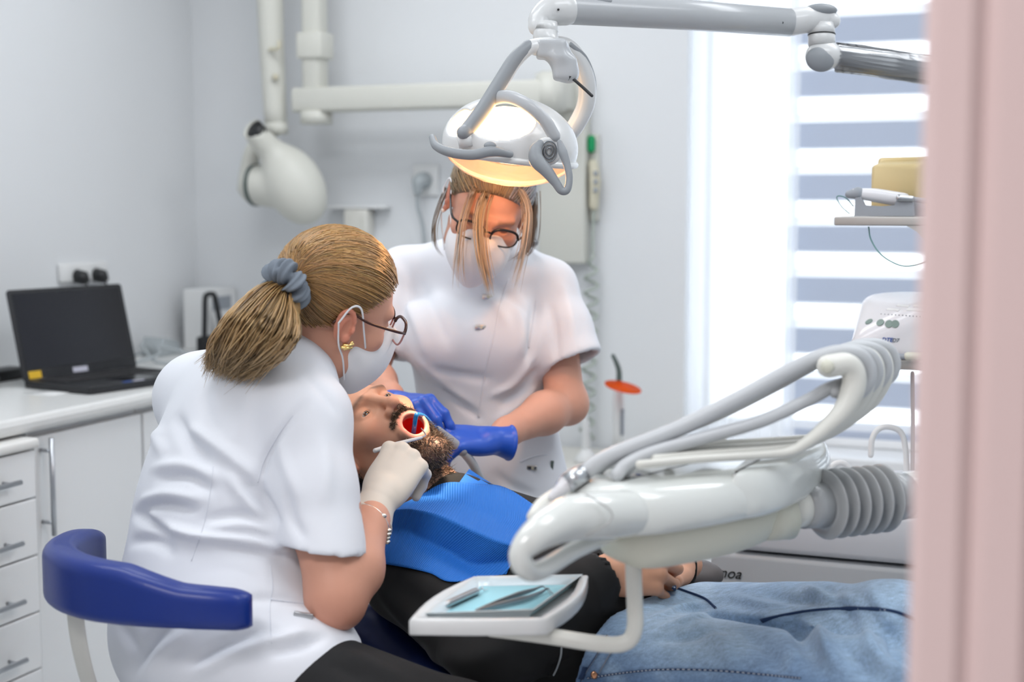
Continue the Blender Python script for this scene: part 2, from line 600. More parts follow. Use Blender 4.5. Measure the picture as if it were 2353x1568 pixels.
mat('orange_shield', (0.95, 0.16, 0.0), 0.3, tl=0.55)
mat('tray_grey', (0.50, 0.49, 0.47), 0.5)
mat('device_white', (0.80, 0.80, 0.83), 0.25, coat=0.3)
mat('device_grey', (0.33, 0.36, 0.40), 0.4)
mat('button_green', (0.22, 0.30, 0.27), 0.4)
mat('print_blue', (0.03, 0.10, 0.40), 0.5)
mat('print_grey', (0.20, 0.22, 0.25), 0.5)
mat('print_black', (0.02, 0.02, 0.02), 0.5)
mat('teal_wire', (0.12, 0.26, 0.26), 0.4)
mat('grey_cord', (0.42, 0.46, 0.48), 0.5)
def glassy(name, color, alpha, rough=0.05):
    """thin clear sheet: mostly see-through with a sharp gloss"""
    m = bpy.data.materials.new(name); m.use_nodes = True
    nt = m.node_tree; nt.nodes.remove(nt.nodes['Principled BSDF'])
    out = nt.nodes['Material Output']
    t = nt.nodes.new('ShaderNodeBsdfTransparent'); t.inputs['Color'].default_value = tuple(color) + (1,)
    g = nt.nodes.new('ShaderNodeBsdfGlossy'); g.inputs['Roughness'].default_value = rough
    fr = nt.nodes.new('ShaderNodeFresnel'); fr.inputs['IOR'].default_value = 1.5
    ad = nt.nodes.new('ShaderNodeMath'); ad.operation = 'ADD'; ad.inputs[1].default_value = alpha
    mx = nt.nodes.new('ShaderNodeMixShader')
    nt.links.new(fr.outputs['Fac'], ad.inputs[0]); nt.links.new(ad.outputs['Value'], mx.inputs['Fac'])
    nt.links.new(t.outputs['BSDF'], mx.inputs[1]); nt.links.new(g.outputs['BSDF'], mx.inputs[2])
    nt.links.new(mx.outputs['Shader'], out.inputs['Surface'])
    MATS[name] = m
    return m
glassy('pane_glass', (0.97, 0.99, 1.0), 0.0)
glassy('clear_film', (0.93, 0.94, 0.96), 0.12, 0.12)

glassy('spectacle_glass', (0.97, 0.98, 0.99), 0.0)
def fabric_band(name, color, transp, tl):
    m = bpy.data.materials.new(name); m.use_nodes = True
    nt = m.node_tree; nt.nodes.remove(nt.nodes['Principled BSDF'])
    out = nt.nodes['Material Output']; c = tuple(color) + (1,)
    d = nt.nodes.new('ShaderNodeBsdfDiffuse'); d.inputs['Color'].default_value = c
    t = nt.nodes.new('ShaderNodeBsdfTranslucent'); t.inputs['Color'].default_value = c
    x = nt.nodes.new('ShaderNodeBsdfTransparent')
    m1 = nt.nodes.new('ShaderNodeMixShader'); m1.inputs['Fac'].default_value = tl
    m2 = nt.nodes.new('ShaderNodeMixShader'); m2.inputs['Fac'].default_value = transp
    nt.links.new(d.outputs[0], m1.inputs[1]); nt.links.new(t.outputs[0], m1.inputs[2])
    nt.links.new(m1.outputs[0], m2.inputs[1]); nt.links.new(x.outputs[0], m2.inputs[2])
    nt.links.new(m2.outputs[0], out.inputs['Surface'])
    MATS[name] = m
    return m
fabric_band('blind_opaque', (0.50, 0.55, 0.66), 0.0, 0.16)
fabric_band('blind_half', (0.85, 0.87, 0.92), 0.08, 0.35)
fabric_band('blind_sheer', (0.95, 0.95, 0.97), 0.72, 0.5)
fabric_band('frosted', (0.97, 0.98, 1.0), 0.40, 0.7)

# ================================================================== the room
def struct(name, vf, m, parent=None, smooth=False, kind='structure', label=None):
    o = mk(name, vf[0], vf[1], m, parent, smooth, label)
    if parent is None: o['kind'] = kind
    return o
def quad(a, b, c, d): return [a, b, c, d], [(0, 1, 2, 3)]
UR, VD, VC = 4.25, 3.10, 5.4          # right wall, door wall, corridor end
T = 0.12
struct('floor', xf(box(-0.2, UR + 0.2, -0.35, VC + 0.2, -0.1, 0.0), roomM(0, 0, 0)), M['vinyl'])
struct('ceiling', xf(box(-0.2, UR + 0.2, -0.35, VC + 0.2, CEIL, CEIL + 0.1), roomM(0, 0, 0)), M['ceiling_paint'])
struct('wall_left', xf(box(-0.12, 0.0, 0.0, VC, 0, CEIL), roomM(0, 0, 0)), M['wall_paint'])
struct('wall_right', xf(box(UR, UR + 0.12, -0.3, VC, 0, CEIL), roomM(0, 0, 0)), M['wall_paint'])
struct('wall_corridor', xf(box(-0.12, UR + 0.12, VC, VC + 0.12, 0, CEIL), roomM(0, 0, 0)), M['wall_paint'])
WU0, WU1, WZ0, WZ1 = 1.717, 3.75, 0.62, 2.35      # window recess
REC = 0.25
g = Geo()
g.add(xf(box(-0.12, WU0, -0.34, 0.0, 0, CEIL), roomM(0, 0, 0)))
g.add(xf(box(WU1, UR, -0.34, 0.0, 0, CEIL), roomM(0, 0, 0)))
g.add(xf(box(WU0, WU1, -0.34, 0.0, 0, WZ0), roomM(0, 0, 0)))
g.add(xf(box(WU0, WU1, -0.34, 0.0, WZ1, CEIL), roomM(0, 0, 0)))
o = g.build('wall_back', M['wall_paint'], smooth=False); o['kind'] = 'structure'
# door wall between room and corridor, with its pink casing
DU0, DU1 = 1.62, 2.716
g = Geo()
for (v0, v1, mi) in ((VD - 0.12, VD - 0.02, 0), (VD - 0.02, VD, 1)):
    g.add(xf(box(-0.12, DU0, v0, v1, 0, CEIL), roomM(0, 0, 0)), mi)
    g.add(xf(box(DU1, UR, v0, v1, 0, CEIL), roomM(0, 0, 0)), mi)
    g.add(xf(box(DU0, DU1, v0, v1, 2.15, CEIL), roomM(0, 0, 0)), mi)
o = g.build('wall_front', [M['wall_paint'], M['pink_paint']], smooth=False); o['kind'] = 'structure'
prof = [(DU1 - 0.02, VD - 0.13), (DU1 - 0.02, VD + 0.012), (DU1 - 0.012, VD + 0.022), (DU1 + 0.012, VD + 0.024), (DU1 + 0.02, VD + 0.017), (DU1 + 0.03, VD + 0.022), (DU1 + 0.055, VD + 0.024), (DU1 + 0.065, VD + 0.014), (DU1 + 0.09, VD + 0.012), (DU1 + 0.09, VD - 0.13)]
struct('trim_1', xf(prism(prof, 0, 2.15), roomM(0, 0, 0)), M['pink_paint'])
# window: frosted side light, frame, pane
win = struct('window_1', xf(box(WU0, WU1, -REC - 0.07, -REC, WZ0, WZ0 + 0.06), roomM(0, 0, 0)), M['frame_white'])
for (a, b, z0, z1) in ((WU0, WU0 + 0.02, WZ0, WZ1), (1.965, 1.99, WZ0, WZ1), (WU1 - 0.06, WU1, WZ0, WZ1), (WU0, WU1, WZ1 - 0.06, WZ1), (2.84, 2.94, WZ0, WZ1)):
    struct('window_frame', xf(box(a, b, -REC - 0.07, -REC, z0, z1, 0.004), roomM(0, 0, 0)), M['frame_white'], win)
struct('frosted_pane', xf(box(WU0 + 0.02, 1.965, -REC - 0.045, -REC - 0.035, WZ0 + 0.06, WZ1 - 0.06), roomM(0, 0, 0)), M['frosted'], win)
for (a, b) in ((1.99, 2.84), (2.94, WU1 - 0.06)):
    struct('pane', xf(quad((a, -REC - 0.04, WZ0 + 0.06), (b, -REC - 0.04, WZ0 + 0.06), (b, -REC - 0.04, WZ1 - 0.06), (a, -REC - 0.04, WZ1 - 0.06)), roomM(0, 0, 0)), M['pane_glass'], win)
struct('trim_2', xf(box(WU0 + 0.001, WU1 - 0.001, -REC, 0.025, WZ0 - 0.03, WZ0 + 0.002, 0.005), roomM(0, 0, 0)), M['frame_white'])

# zebra roller blind hung in the recess
bl = empty('roller_blind', RM(2.6, -0.17, WZ1 - 0.05), 'striped day and night roller blind with sheer and grey bands over the window', 'blind')
BU0, BU1 = 1.985, WU1 - 0.02
mk('roller_tube', *xf(tube([V(BU0, -0.17, WZ1 - 0.05), V(BU1, -0.17, WZ1 - 0.05)], 0.028, 16), roomM(0, 0, 0)), M['frame_white'], bl)
def z_at_px(px, py, v):
    a = P(px, py, 1.0) - CAM
    n = E2
    t = (RM(0, v, 0) - CAM).dot(n) / a.dot(n)
    return (CAM + a * t).z
z_b = z_at_px(1842, 346, -0.17); per = (z_b - z_at_px(1842, 346 + 117.3 * 4, -0.17)) / 4
z = z_b + per * 7
while z > WZ0 + 0.02:
    for nm, a, b, m_ in (('sheer_band', 0.0, 0.285, 'blind_sheer'), ('half_band', 0.285, 0.47, 'blind_half'), ('grey_band', 0.47, 0.955, 'blind_opaque'), ('half_band', 0.955, 1.0, 'blind_half')):
        za, zb = z - a * per, z - b * per
        if za > WZ1 - 0.05: continue
        zb = max(zb, WZ0 + 0.02)
        if za - zb < 0.003: continue
        mk(nm, *xf(quad((BU0, -0.17, zb), (BU1, -0.17, zb), (BU1, -0.17, za), (BU0, -0.17, za)), roomM(0, 0, 0)), M[m_], bl)
    z -= per
mk('bottom_bar', *xf(box(BU0, BU1, -0.178, -0.162, WZ0 + 0.004, WZ0 + 0.03, 0.003), roomM(0, 0, 0)), M['frame_white'], bl)

# ceiling luminaires
for i, (u, v) in enumerate(PANELS + [(1.9, 4.3)]):
    r = empty('ceiling_light', RM(u, v, CEIL), 'flat white ceiling panel light ' + ('in the corner by the X-ray arm', 'in front of the window', 'over the long worktop', 'over the doorway side of the unit', 'in the corridor')[i], 'ceiling light')
    mk('housing', *xf(box(-0.6, 0.6, -0.3, 0.3, -0.03, 0.0, 0.004), roomM(u, v, CEIL)), M['frame_white'], r, False)
# sheer curtain added to hide the jamb and make the reveal glow white
def pleat(u0, u1, v, z0, z1, n=120, amp=0.006, w=0.060):
    vs, fs = [], []
    for j in range(2):
        for i in range(n + 1):
            u = u0 + (u1 - u0) * i / n
            vs.append(V(u, v + amp * math.sin(2 * math.pi * u / w + 0.7 * math.sin(u * 31)), z0 if j == 0 else z1))
    for i in range(n): fs.append((i, i + 1, n + 2 + i, n + 1 + i))
    return vs, fs
sc_ = mk('added_curtain', *xf(pleat(WU0 + 0.004, 2.045, -0.03, WZ0 + 0.01, WZ1 - 0.02), roomM(0, 0, 0)), M['frosted'])
tag(sc_, 'added white sheer curtain brightening the window reveal beside the striped blind', 'curtain')
cr_ = mk('added_curtain_rail', *xf(tube([V(WU0, -0.03, WZ1 - 0.02), V(2.05, -0.03, WZ1 - 0.02)], 0.008, 10), roomM(0, 0, 0)), M['frame_white'], sc_)

# ------------------------------------------------------------------ worktop and base cabinets on the left wall
RI = roomM(0, 0, 0)
CT = 0.87
prof = [(0.002, CT - 0.04), (0.585, CT - 0.04), (0.594, CT - 0.036), (0.6, CT - 0.027), (0.601, CT - 0.015), (0.597, CT - 0.005), (0.588, CT), (0.002, CT)]
def extr_v(prof, v0, v1):
    n = len(prof)
    vs = [V(u, v0, z) for u, z in prof] + [V(u, v1, z) for u, z in prof]
    fs = [tuple(range(n)), tuple(range(2 * n - 1, n - 1, -1))] + [(i, i + n, (i + 1) % n + n, (i + 1) % n) for i in range(n)]
    return vs, fs
wt = mk('worktop', *xf(extr_v(prof, 0.002, 2.9), RI), M['worktop'], smooth=False)
tag(wt, 'long pale grey worktop with rounded front edge along the left wall', 'worktop')
def cabinet(v0, v1, label, handle_v=None, hz=(0.58, 0.81)):
    c = empty('base_cabinet', RM(0.3, (v0 + v1) / 2, 0), label, 'cabinet')
    mk('body', *xf(box(0.01, 0.55, v0, v1, 0.1, CT - 0.042), RI), M['white_laminate'], c, False)
    mk('plinth', *xf(box(0.03, 0.5, v0, v1, 0.0, 0.1), RI), M['white_laminate'], c, False)
    d = mk('door', *xf(box(0.552, 0.572, v0 + 0.002, v1 - 0.002, 0.105, CT - 0.058, 0.002), RI), M['white_laminate'], c, False)
    if handle_v:
        g = Geo()
        g.add(xf(tube([V(0.605, handle_v, hz[0]), V(0.605, handle_v, hz[1])], 0.006, 12), RI))
        for z in (hz[0] + 0.03, hz[1] - 0.03): g.add(xf(tube([V(0.57, handle_v, z), V(0.605, handle_v, z)], 0.0045, 10), RI))
        g.build('handle', M['brushed_steel'], d, label='long steel bar handle')
    return c
cabinet(1.105, 1.515, 'white base cabinet with a long upright steel bar handle on its door', 1.494)
cabinet(0.62, 1.10, 'white base cabinet with plain door behind the seated dentist')
cabinet(2.10, 2.6, 'white base cabinet at the near end of the worktop')
# drawer pedestal under the worktop
dp = empty('drawer_pedestal', RM(0.4, 1.78, 0), 'white drawer pedestal with short steel bar pulls under the worktop', 'drawer unit')
PV0, PV1 = 1.565, 2.02
mk('body', *xf(box(0.08, 0.60, PV0, PV1, 0.06, 0.80, 0.003), RI), M['white_laminate'], dp, False)
mk('top', *xf(box(0.06, 0.63, PV0 - 0.004, PV1 + 0.004, 0.80, 0.824, 0.008, 3), RI), M['worktop_edge'], dp)
for i, (za, zb) in enumerate(((0.688, 0.795), (0.555, 0.684), (0.423, 0.551), (0.29, 0.419), (0.10, 0.286))):
    d = mk('drawer', *xf(box(0.60, 0.62, PV0 + 0.003, PV1 - 0.003, za, zb, 0.003), RI), M['white_laminate'], dp, False)
    zc = za + 0.045 if i else za + 0.05
    g = Geo()
    g.add(xf(tube([V(0.648, PV0 + 0.085, zc), V(0.648, PV1 - 0.085, zc)], 0.006, 12), RI))
    for vv in (PV0 + 0.11, PV1 - 0.11): g.add(xf(tube([V(0.62, vv, zc), V(0.648, vv, zc)], 0.004, 8), RI))
    g.build('pull', M['brushed_steel'], d)
for vv in (PV0 + 0.06, PV1 - 0.06):
    for uu in (0.13, 0.55):
        mk('caster', *xf(tube([V(uu, vv - 0.012, 0.03), V(uu, vv + 0.012, 0.03)], 0.031, 14), RI), M['black_plastic'], dp)

# ------------------------------------------------------------------ laptop
h0, h1 = V(0.245, 1.165, CT), V(0.322, 0.785, CT)          # hinge ends (room)
hx = (h1 - h0).normalized(); hl = (h1 - h0).length
fy = V(-hx.y, hx.x, 0)                                       # towards the user
if fy.x < 0: fy = -fy
LM = RI @ frame(h0, hx, fy, V(0, 0, 1))
lp = empty('laptop', RI @ h0, 'open black laptop with dark screen and yellow sticker on the worktop', 'laptop')
mk('base', *xf(prism(rrect(hl, 0.26, 0.012, 4, hl / 2, 0.13), 0.002, 0.02, 0.003), LM), M['laptop_black'], lp)
kb = Geo()
for r_ in range(5):
    for c_ in range(15):
        x0 = 0.025 + c_ * (hl - 0.05) / 15; y0 = 0.03 + r_ * 0.021
        kb.add(xf(box(x0 + 0.001, x0 + (hl - 0.05) / 15 - 0.002, y0, y0 + 0.018, 0.0195, 0.0225, 0.001, 1), LM))
kb.build('keyboard', M['black_matte'], lp, False)['kind'] = 'stuff'
mk('touchpad', *xf(box(hl / 2 - 0.055, hl / 2 + 0.055, 0.155, 0.235, 0.0195, 0.0206), LM), M['screen_black'], lp, False)
SA = math.radians(14)                                        # screen leans back
sx, sy, sz = V(1, 0, 0), V(0, -math.sin(SA), math.cos(SA)), V(0, math.cos(SA), math.sin(SA))
SM = LM @ frame(V(0, 0.006, 0.016), sx, sy, sz)
mk('lid', *xf(prism(rrect(hl, 0.245, 0.010, 4, hl / 2, 0.124), -0.007, 0.0, 0.002), SM), M['laptop_black'], lp)
mk('screen', *xf(box(0.012, hl - 0.012, 0.032, 0.235, 0.0, 0.0012), SM), M['screen_black'], lp, False)
mk('sticker', *xf(box(0.018, 0.058, 0.006, 0.026, 0.0, 0.0008), SM), M['yellow_sticker'], lp, False, label='yellow sticker')
mk('sticker', *xf(box(hl * 0.42, hl * 0.42 + 0.05, 0.010, 0.024, 0.0, 0.0008), SM), M['pale_sticker'], lp, False, label='small silver badge')
mk('sticker', *xf(box(hl * 0.30, hl * 0.30 + 0.03, 0.243, 0.257, 0.0201, 0.0209), LM), M['print_blue'], lp, False, label='small blue sticker')
mk('sticker', *xf(box(hl * 0.30 + 0.035, hl * 0.30 + 0.07, 0.243, 0.257, 0.0201, 0.0209), LM), M['pale_sticker'], lp, False)
for xx in (0.18, 0.82):
    mk('hinge', *xf(tube([V(hl * xx - 0.03, 0.002, 0.016), V(hl * xx + 0.03, 0.002, 0.016)], 0.007, 12), LM), M['laptop_black'], lp)

# wall outlet with two black plugs above the laptop
so = empty('outlet_strip', RM(0, 0.61, 1.15), 'white wall outlet with two black plugs above the laptop', 'outlet')
mk('plate', *xf(box(0.0, 0.018, 0.50, 0.72, 1.118, 1.175, 0.006), RI), M['white_plastic'], so)
for vv in (0.56, 0.65):
    g = Geo()
    g.add(xf(tube([V(0.015, vv, 1.135), V(0.04, vv, 1.13), V(0.052, vv, 1.118)], [0.022, 0.022, 0.012], 14), RI))
    g.add(xf(rtube([V(0.05, vv, 1.12), V(0.055, vv, 1.08), V(0.03, vv, 0.98), V(0.03, vv, CT + 0.004)], 0.0035, 8, 24), RI))
    g.build('plug', M['black_plastic'], so)

# things lying on the worktop
def lay(name, label, cat, vf, m, group=None):
    o = mk(name, *vf, m); tag(o, label, cat, group); return o
g = Geo(); g.add(xf(sphere((0, 0, 0.018), 0.032, 18, 10, (1.0, 1.6, 0.65)), roomM(0.155, 1.21, CT + 0.003)))
g.build('computer_mouse', M['black_plastic']); tag(bpy.data.objects['computer_mouse'], 'black computer mouse beside the laptop', 'mouse')
lay('charger_brick', 'flat black power brick on the worktop behind the mouse', 'charger', xf(box(-0.035, 0.035, -0.08, 0.08, 0, 0.032, 0.008), roomM(0.075, 1.06, CT)), M['black_plastic'])
lay('paper_slip', 'small white paper slip under the laptop corner', 'paper', xf(box(0.0, 0.09, -0.04, 0.06, 0, 0.0015), roomM(0.33, 1.20, CT)), M['white_plastic'])
# folding black stand with loop handle and white label box by the corner
st = empty('instrument_rack', RM(0.17, 0.2, CT), 'black upright rack with a tall loop handle in the worktop corner', 'rack')
hp = [V(0.20, 0.262, CT + 0.0085), V(0.20, 0.255, CT + 0.11), V(0.20, 0.25, CT + 0.178), V(0.20, 0.235, CT + 0.190), V(0.20, 0.21, CT + 0.190), V(0.20, 0.195, CT + 0.178), V(0.20, 0.17, CT + 0.10), V(0.20, 0.16, CT + 0.05)]
mk('loop', *xf(rtube(hp, 0.009, 10, 50), RI), M['black_plastic'], st)
mk('base', *xf(box(0.17, 0.27, 0.10, 0.265, CT, CT + 0.055, 0.008), RI), M['black_plastic'], st)
bx_ = empty('label_box', RM(0.1, 0.06, CT), 'white box with dark printed window behind the black rack', 'box')
mk('body', *xf(box(0.06, 0.16, 0.005, 0.17, CT, CT + 0.20, 0.004), RI), M['white_plastic'], bx_, False)
mk('label', *xf(box(0.16, 0.1612, 0.04, 0.15, CT + 0.13, CT + 0.175), RI), M['device_grey'], bx_, False)
def cable(name, label, pts, r, m, cat='cable'):
    o = mk(name, *rtube(pts, r, 8, 60), m); tag(o, label, cat); return o
cable('power_cable', 'pale coiled cable lying on the worktop beside the laptop', [RM(0.20, 0.66, CT + 0.005), RM(0.25, 0.58, CT + 0.03), RM(0.20, 0.50, CT + 0.045), RM(0.28, 0.46, CT + 0.02), RM(0.33, 0.54, CT + 0.006), RM(0.26, 0.60, CT + 0.012), RM(0.15, 0.52, CT + 0.05), RM(0.12, 0.44, CT + 0.03), RM(0.05, 0.42, CT + 0.006)], 0.005, M['grey_cord'])
lay('card_holder', 'grey low card holder on the worktop beside the coiled cable', 'holder', xf(prism([(0, 0), (0.12, 0), (0.095, 0.045), (0.02, 0.06)], 0, 0.08, 0.004), RI @ frame(V(0.05, 0.395, CT), V(0, -1, 0), V(0, 0, 1), V(1, 0, 0))), M['grey_cord'])

# ------------------------------------------------------------------ wall-mounted X-ray unit
xr = empty('xray_unit', RM(1.35, 0, 1.66), 'cream wall-mounted dental X-ray arm with folded posts and tube head', 'x-ray machine')
mk('wall_plate', *xf(box(1.27, 1.42, 0.0, 0.06, 1.17, 1.75, 0.008), RI), M['xray_cream'], xr)
mk('beam', *xf(box(0.50, 1.38, 0.13, 0.21, 1.636, 1.712, 0.010), RI), M['xray_cream'], xr)
mk('beam_pivot', *xf(tube([V(1.35, 0.17, 1.62), V(1.35, 0.17, 1.73)], 0.045, 24), RI), M['xray_cream'], xr)
mk('pivot_block', *xf(box(1.31, 1.39, 0.05, 0.17, 1.63, 1.715, 0.006), RI), M['xray_cream'], xr)
mk('post', *xf(box(0.535, 0.60, 0.135, 0.205, 1.70, 2.55, 0.014), RI), M['xray_cream'], xr)
mk('post_sleeve', *xf(box(0.525, 0.612, 0.125, 0.215, 1.80, 1.88, 0.006), RI), M['xray_cream'], xr)
mk('hinge_cover', *xf(tube([V(0.57, 0.17, 1.60), V(0.57, 0.17, 1.64)], 0.05, 24), RI), M['xray_cream'], xr)
mk('drop_post', *xf(rtube([V(0.41, 0.18, 2.6), V(0.415, 0.18, 2.0), V(0.43, 0.18, 1.575)], [0.045, 0.042, 0.035], 24, 12, dome=False), RI), M['xray_cream'], xr)
mk('post_collar', *xf(tube([V(0.43, 0.18, 1.605), V(0.432, 0.18, 1.57)], 0.037, 24), RI), M['xray_cream'], xr)
mk('lock_lever', *xf(rtube([V(0.44, 0.225, 1.83), V(0.475, 0.235, 1.832), V(0.478, 0.235, 1.85)], 0.006, 8, 14), RI), M['beige_handset'], xr)
mk('lock_screw', *xf(tube([V(0.455, 0.215, 1.745), V(0.455, 0.226, 1.745)], 0.010, 12), RI), M['beige_handset'], xr)
mk('elbow_arm', *xf(box(0.535, 0.575, 0.15, 0.19, 2.3, 2.36, 0.01), RI), M['xray_cream'], xr)
# tube head: round housing with a yoke and an open cone pointing up to the left
hd = V(0.455, 0.20, 1.43)
s_ = SDF((-0.20, -0.16, -0.22), (0.22, 0.2, 0.26), 0.005)
ed = np.array((0.52, 0.0, -0.85)); ed /= np.linalg.norm(ed); ep = np.array((0.85, 0.0, 0.52)); ep /= np.linalg.norm(ep)
s_.ell((0.050, 0.0, -0.020), (0.135, 0.088, 0.092), R=[ed, (0, 1, 0), ep])
s_.cone((-0.082, 0, -0.020), (0.03, 0, -0.030), 0.064, 0.070, 0.012)
s_.cone((0.000, 0.020, 0.065), (-0.044, 0.085, 0.150), 0.042, 0.036, 0.030)
s_.cone((-0.030, 0.060, 0.135), (-0.055, 0.16, 0.19), 0.030, 0.030, 0, 'sub')
s_.plane((-0.044, 0.093, 0.155), (-0.30, 0.80, 0.52), 0.003)
vs, fs = s_.mesh(1)
mk_np('tube_head', to_world(vs, RI @ Matrix.Translation(hd)), fs[:, ::-1], M['xray_cream'], xr)
A = RI @ Matrix.Translation(hd)
mk('cone_liner', *xf(tube([V(-0.036, 0.066, 0.138), V(-0.0425, 0.087, 0.1515)], 0.0315, 20, cap=True), A), M['black_plastic'], xr)
mk('head_ring', *xf(tube([V(-0.096, 0, -0.020), V(-0.082, 0, -0.020)], 0.067, 28), A), M['dark_green_grey'], xr)
mk('yoke', *xf(rtube([V(-0.102, 0, -0.02), V(-0.118, -0.01, 0.02), V(-0.110, -0.02, 0.10), V(-0.06, -0.03, 0.145), V(-0.022, -0.02, 0.16)], [0.052, 0.034, 0.022, 0.022, 0.024], 16, 30), A), M['xray_cream'], xr)
# exposure handset with green lamp, hung beside the plate, with its coiled cord
hs = empty('exposure_handset', RM(1.46, 0.03, 1.45), 'beige exposure handset with green lamp and coiled cord on the back wall', 'handset')
mk('hook_plate', *xf(box(1.4215, 1.45, 0.001, 0.02, 1.30, 1.56, 0.004), RI), M['xray_cream'], hs)
mk('handle', *xf(rtube([V(1.437, 0.035, 1.47), V(1.445, 0.04, 1.42), V(1.44, 0.035, 1.345)], [0.014, 0.018, 0.014], 14, 20), RI), M['beige_handset'], hs)
mk('lamp', *xf(rtube([V(1.432, 0.035, 1.515), V(1.432, 0.035, 1.545)], 0.012, 14, 6), RI), M['green_lens'], hs)
for zz in (1.435, 1.41, 1.385): mk('key', *xf(box(1.447, 1.459, 0.053, 0.06, zz, zz + 0.014, 0.002), RI), M['device_grey'], hs)
pts = []
for i in range(340):
    t = i / 339
    z = 1.335 - t * 0.70
    r = 0.0 if t < 0.18 else min(1, (t - 0.18) * 9) * 0.020
    a = t * 2 * math.pi * 15
    pts.append(RM(1.44 - 0.02 * t + r * math.cos(a), 0.032 + r * math.sin(a), z))
mk('coiled_cord', *tube(pts, 0.0048, 7), M['olive_cable'], hs)
# wall socket with a plug and its cable
ws = empty('wall_socket', RM(0.865, 0, 1.44), 'white wall socket with grey plug on the back wall', 'socket')
mk('plate', *xf(box(0.825, 0.915, 0.0, 0.012, 1.375, 1.475, 0.005), RI), M['white_plastic'], ws)
mk('plug', *xf(rtube([V(0.868, 0.01, 1.425), V(0.866, 0.045, 1.42), V(0.862, 0.05, 1.39)], [0.027, 0.024, 0.014], 16, 14), RI), M['grey_cord'], ws)
mk('cord', *xf(rtube([V(0.862, 0.05, 1.395), V(0.86, 0.045, 1.34), V(0.872, 0.03, 1.26), V(0.88, 0.02, 1.05), V(0.88, 0.02, 0.9)], 0.006, 10, 30), RI), M['grey_cord'], ws)
# small wall dispenser with a shallow ledge
wd = empty('wall_dispenser', RM(0.64, 0, 1.27), 'cream wall dispenser under a thin pale ledge on the back wall', 'dispenser')
mk('ledge', *xf(box(0.53, 0.745, 0.0, 0.05, 1.335, 1.345, 0.003), RI), M['white_plastic'], wd)
mk('body', *xf(box(0.60, 0.685, 0.0, 0.06, 1.10, 1.333, 0.008), RI), M['cream'], wd)
mk('shade_strip', *xf(box(0.665, 0.672, 0.058, 0.0615, 1.14, 1.31), RI), M['xray_cream'], wd, False)  # raised strip added to stand in for a vertical line of shade

# ------------------------------------------------------------------ low side cabinet by the back wall
sc2 = empty('side_cabinet', RM(1.6, 0.3, 0), 'low cream side cabinet standing by the back wall', 'cabinet')
mk('body', *xf(box(1.28, 2.05, 0.03, 0.46, 0.05, 0.575, 0.004), RI), M['white_laminate'], sc2, False)
mk('top', *xf(box(1.26, 2.07, 0.0265, 0.49, 0.575, 0.605, 0.008), RI), M['cream'], sc2)
for k in range(2):
    d = mk('drawer', *xf(box(1.285, 2.045, 0.46, 0.476, 0.06 + k * 0.26, 0.31 + k * 0.26, 0.003), RI), M['white_laminate'], sc2, False)
    mk('pull', *xf(tube([V(1.56, 0.49, 0.27 + k * 0.26), V(1.76, 0.49, 0.27 + k * 0.26)], 0.006, 10), RI), M['brushed_steel'], d)
SZ = 0.605
def on_side(px, py, z=SZ): return PZ(px, py, z)
# curing light with orange shield
cl = empty('curing_light', RM(1.60, 0.28, SZ), 'white curing light with orange eye shield on the side cabinet', 'curing light')
CLM = roomM(1.60, 0.28, SZ)
mk('charger', *xf(lathe([(0.04, 0), (0.042, 0.012), (0.03, 0.03), (0.022, 0.05), (0.021, 0.055)], 24), CLM), M['white_plastic'], cl)
mk('handle', *xf(lathe([(0.016, 0.045), (0.017, 0.1), (0.0185, 0.16), (0.017, 0.205), (0.012, 0.225), (0.008, 0.23)], 20), CLM), M['white_plastic'], cl)
mk('display', *xf(box(0.010, 0.0195, 0.006, 0.018, 0.09, 0.165, 0.002), CLM), M['device_grey'], cl)
mk('light_guide', *xf(rtube([V(0, 0, 0.225), V(0.0, 0, 0.27), V(-0.008, 0, 0.295), V(-0.018, 0, 0.315)], [0.009, 0.008, 0.007, 0.006], 12, 18), CLM), M['dark_green_grey'], cl)
mk('eye_shield', *xf(([V(0.03 + 0.052 * math.cos(a), 0.034 * math.sin(a), h + 0.236 - 0.012 * math.cos(a) + 0.004) for h in (0, 0.003) for a in [2 * math.pi * k / 32 for k in range(32)]],
    [tuple(range(31, -1, -1)), tuple(range(32, 64))] + [(k, (k + 1) % 32, 32 + (k + 1) % 32, 32 + k) for k in range(32)]), CLM @ Matrix.Rotation(math.radians(-14), 4, 'X')), M['orange_shield'], cl)
# slender white handpiece and a small clear bottle next to it
hpce = empty('handpiece', RM(1.50, 0.27, SZ), 'slender white handpiece standing upright in a holder on the side cabinet', 'handpiece')
HM = roomM(1.50, 0.27, SZ)
mk('holder', *xf(lathe([(0.035, 0), (0.036, 0.01), (0.02, 0.03), (0.012, 0.04)], 20), HM), M['white_plastic'], hpce)
mk('body', *xf(rtube([V(0, 0, 0.03), V(-0.002, 0, 0.1), V(-0.008, 0, 0.15)], [0.013, 0.012, 0.008], 14, 20), HM), M['white_plastic'], hpce)
mk('tip', *xf(rtube([V(-0.008, 0, 0.15), V(-0.012, 0, 0.185)], [0.006, 0.003], 10, 8), HM), M['dark_green_grey'], hpce)
bt = empty('bottle', RM(1.38, 0.32, SZ), 'small squat white bottle with dark spout on the side cabinet', 'bottle')
BM_ = roomM(1.38, 0.32, SZ)
mk('body', *xf(lathe([(0.032, 0), (0.035, 0.005), (0.035, 0.05), (0.028, 0.065), (0.012, 0.072)], 24), BM_), M['white_plastic'], bt)
mk('cap', *xf(rtube([V(0, 0, 0.068), V(0, 0, 0.085), V(0.02, 0, 0.093)], 0.007, 10, 12), BM_), M['dark_green_grey'], bt)
mat('unit_white', (0.74, 0.77, 0.745), 0.18, coat=0.6, var=(2, 0.01))
mat('unit_cream', (0.69, 0.69, 0.59), 0.4)
mat('arm_cream', (0.73, 0.73, 0.68), 0.38)
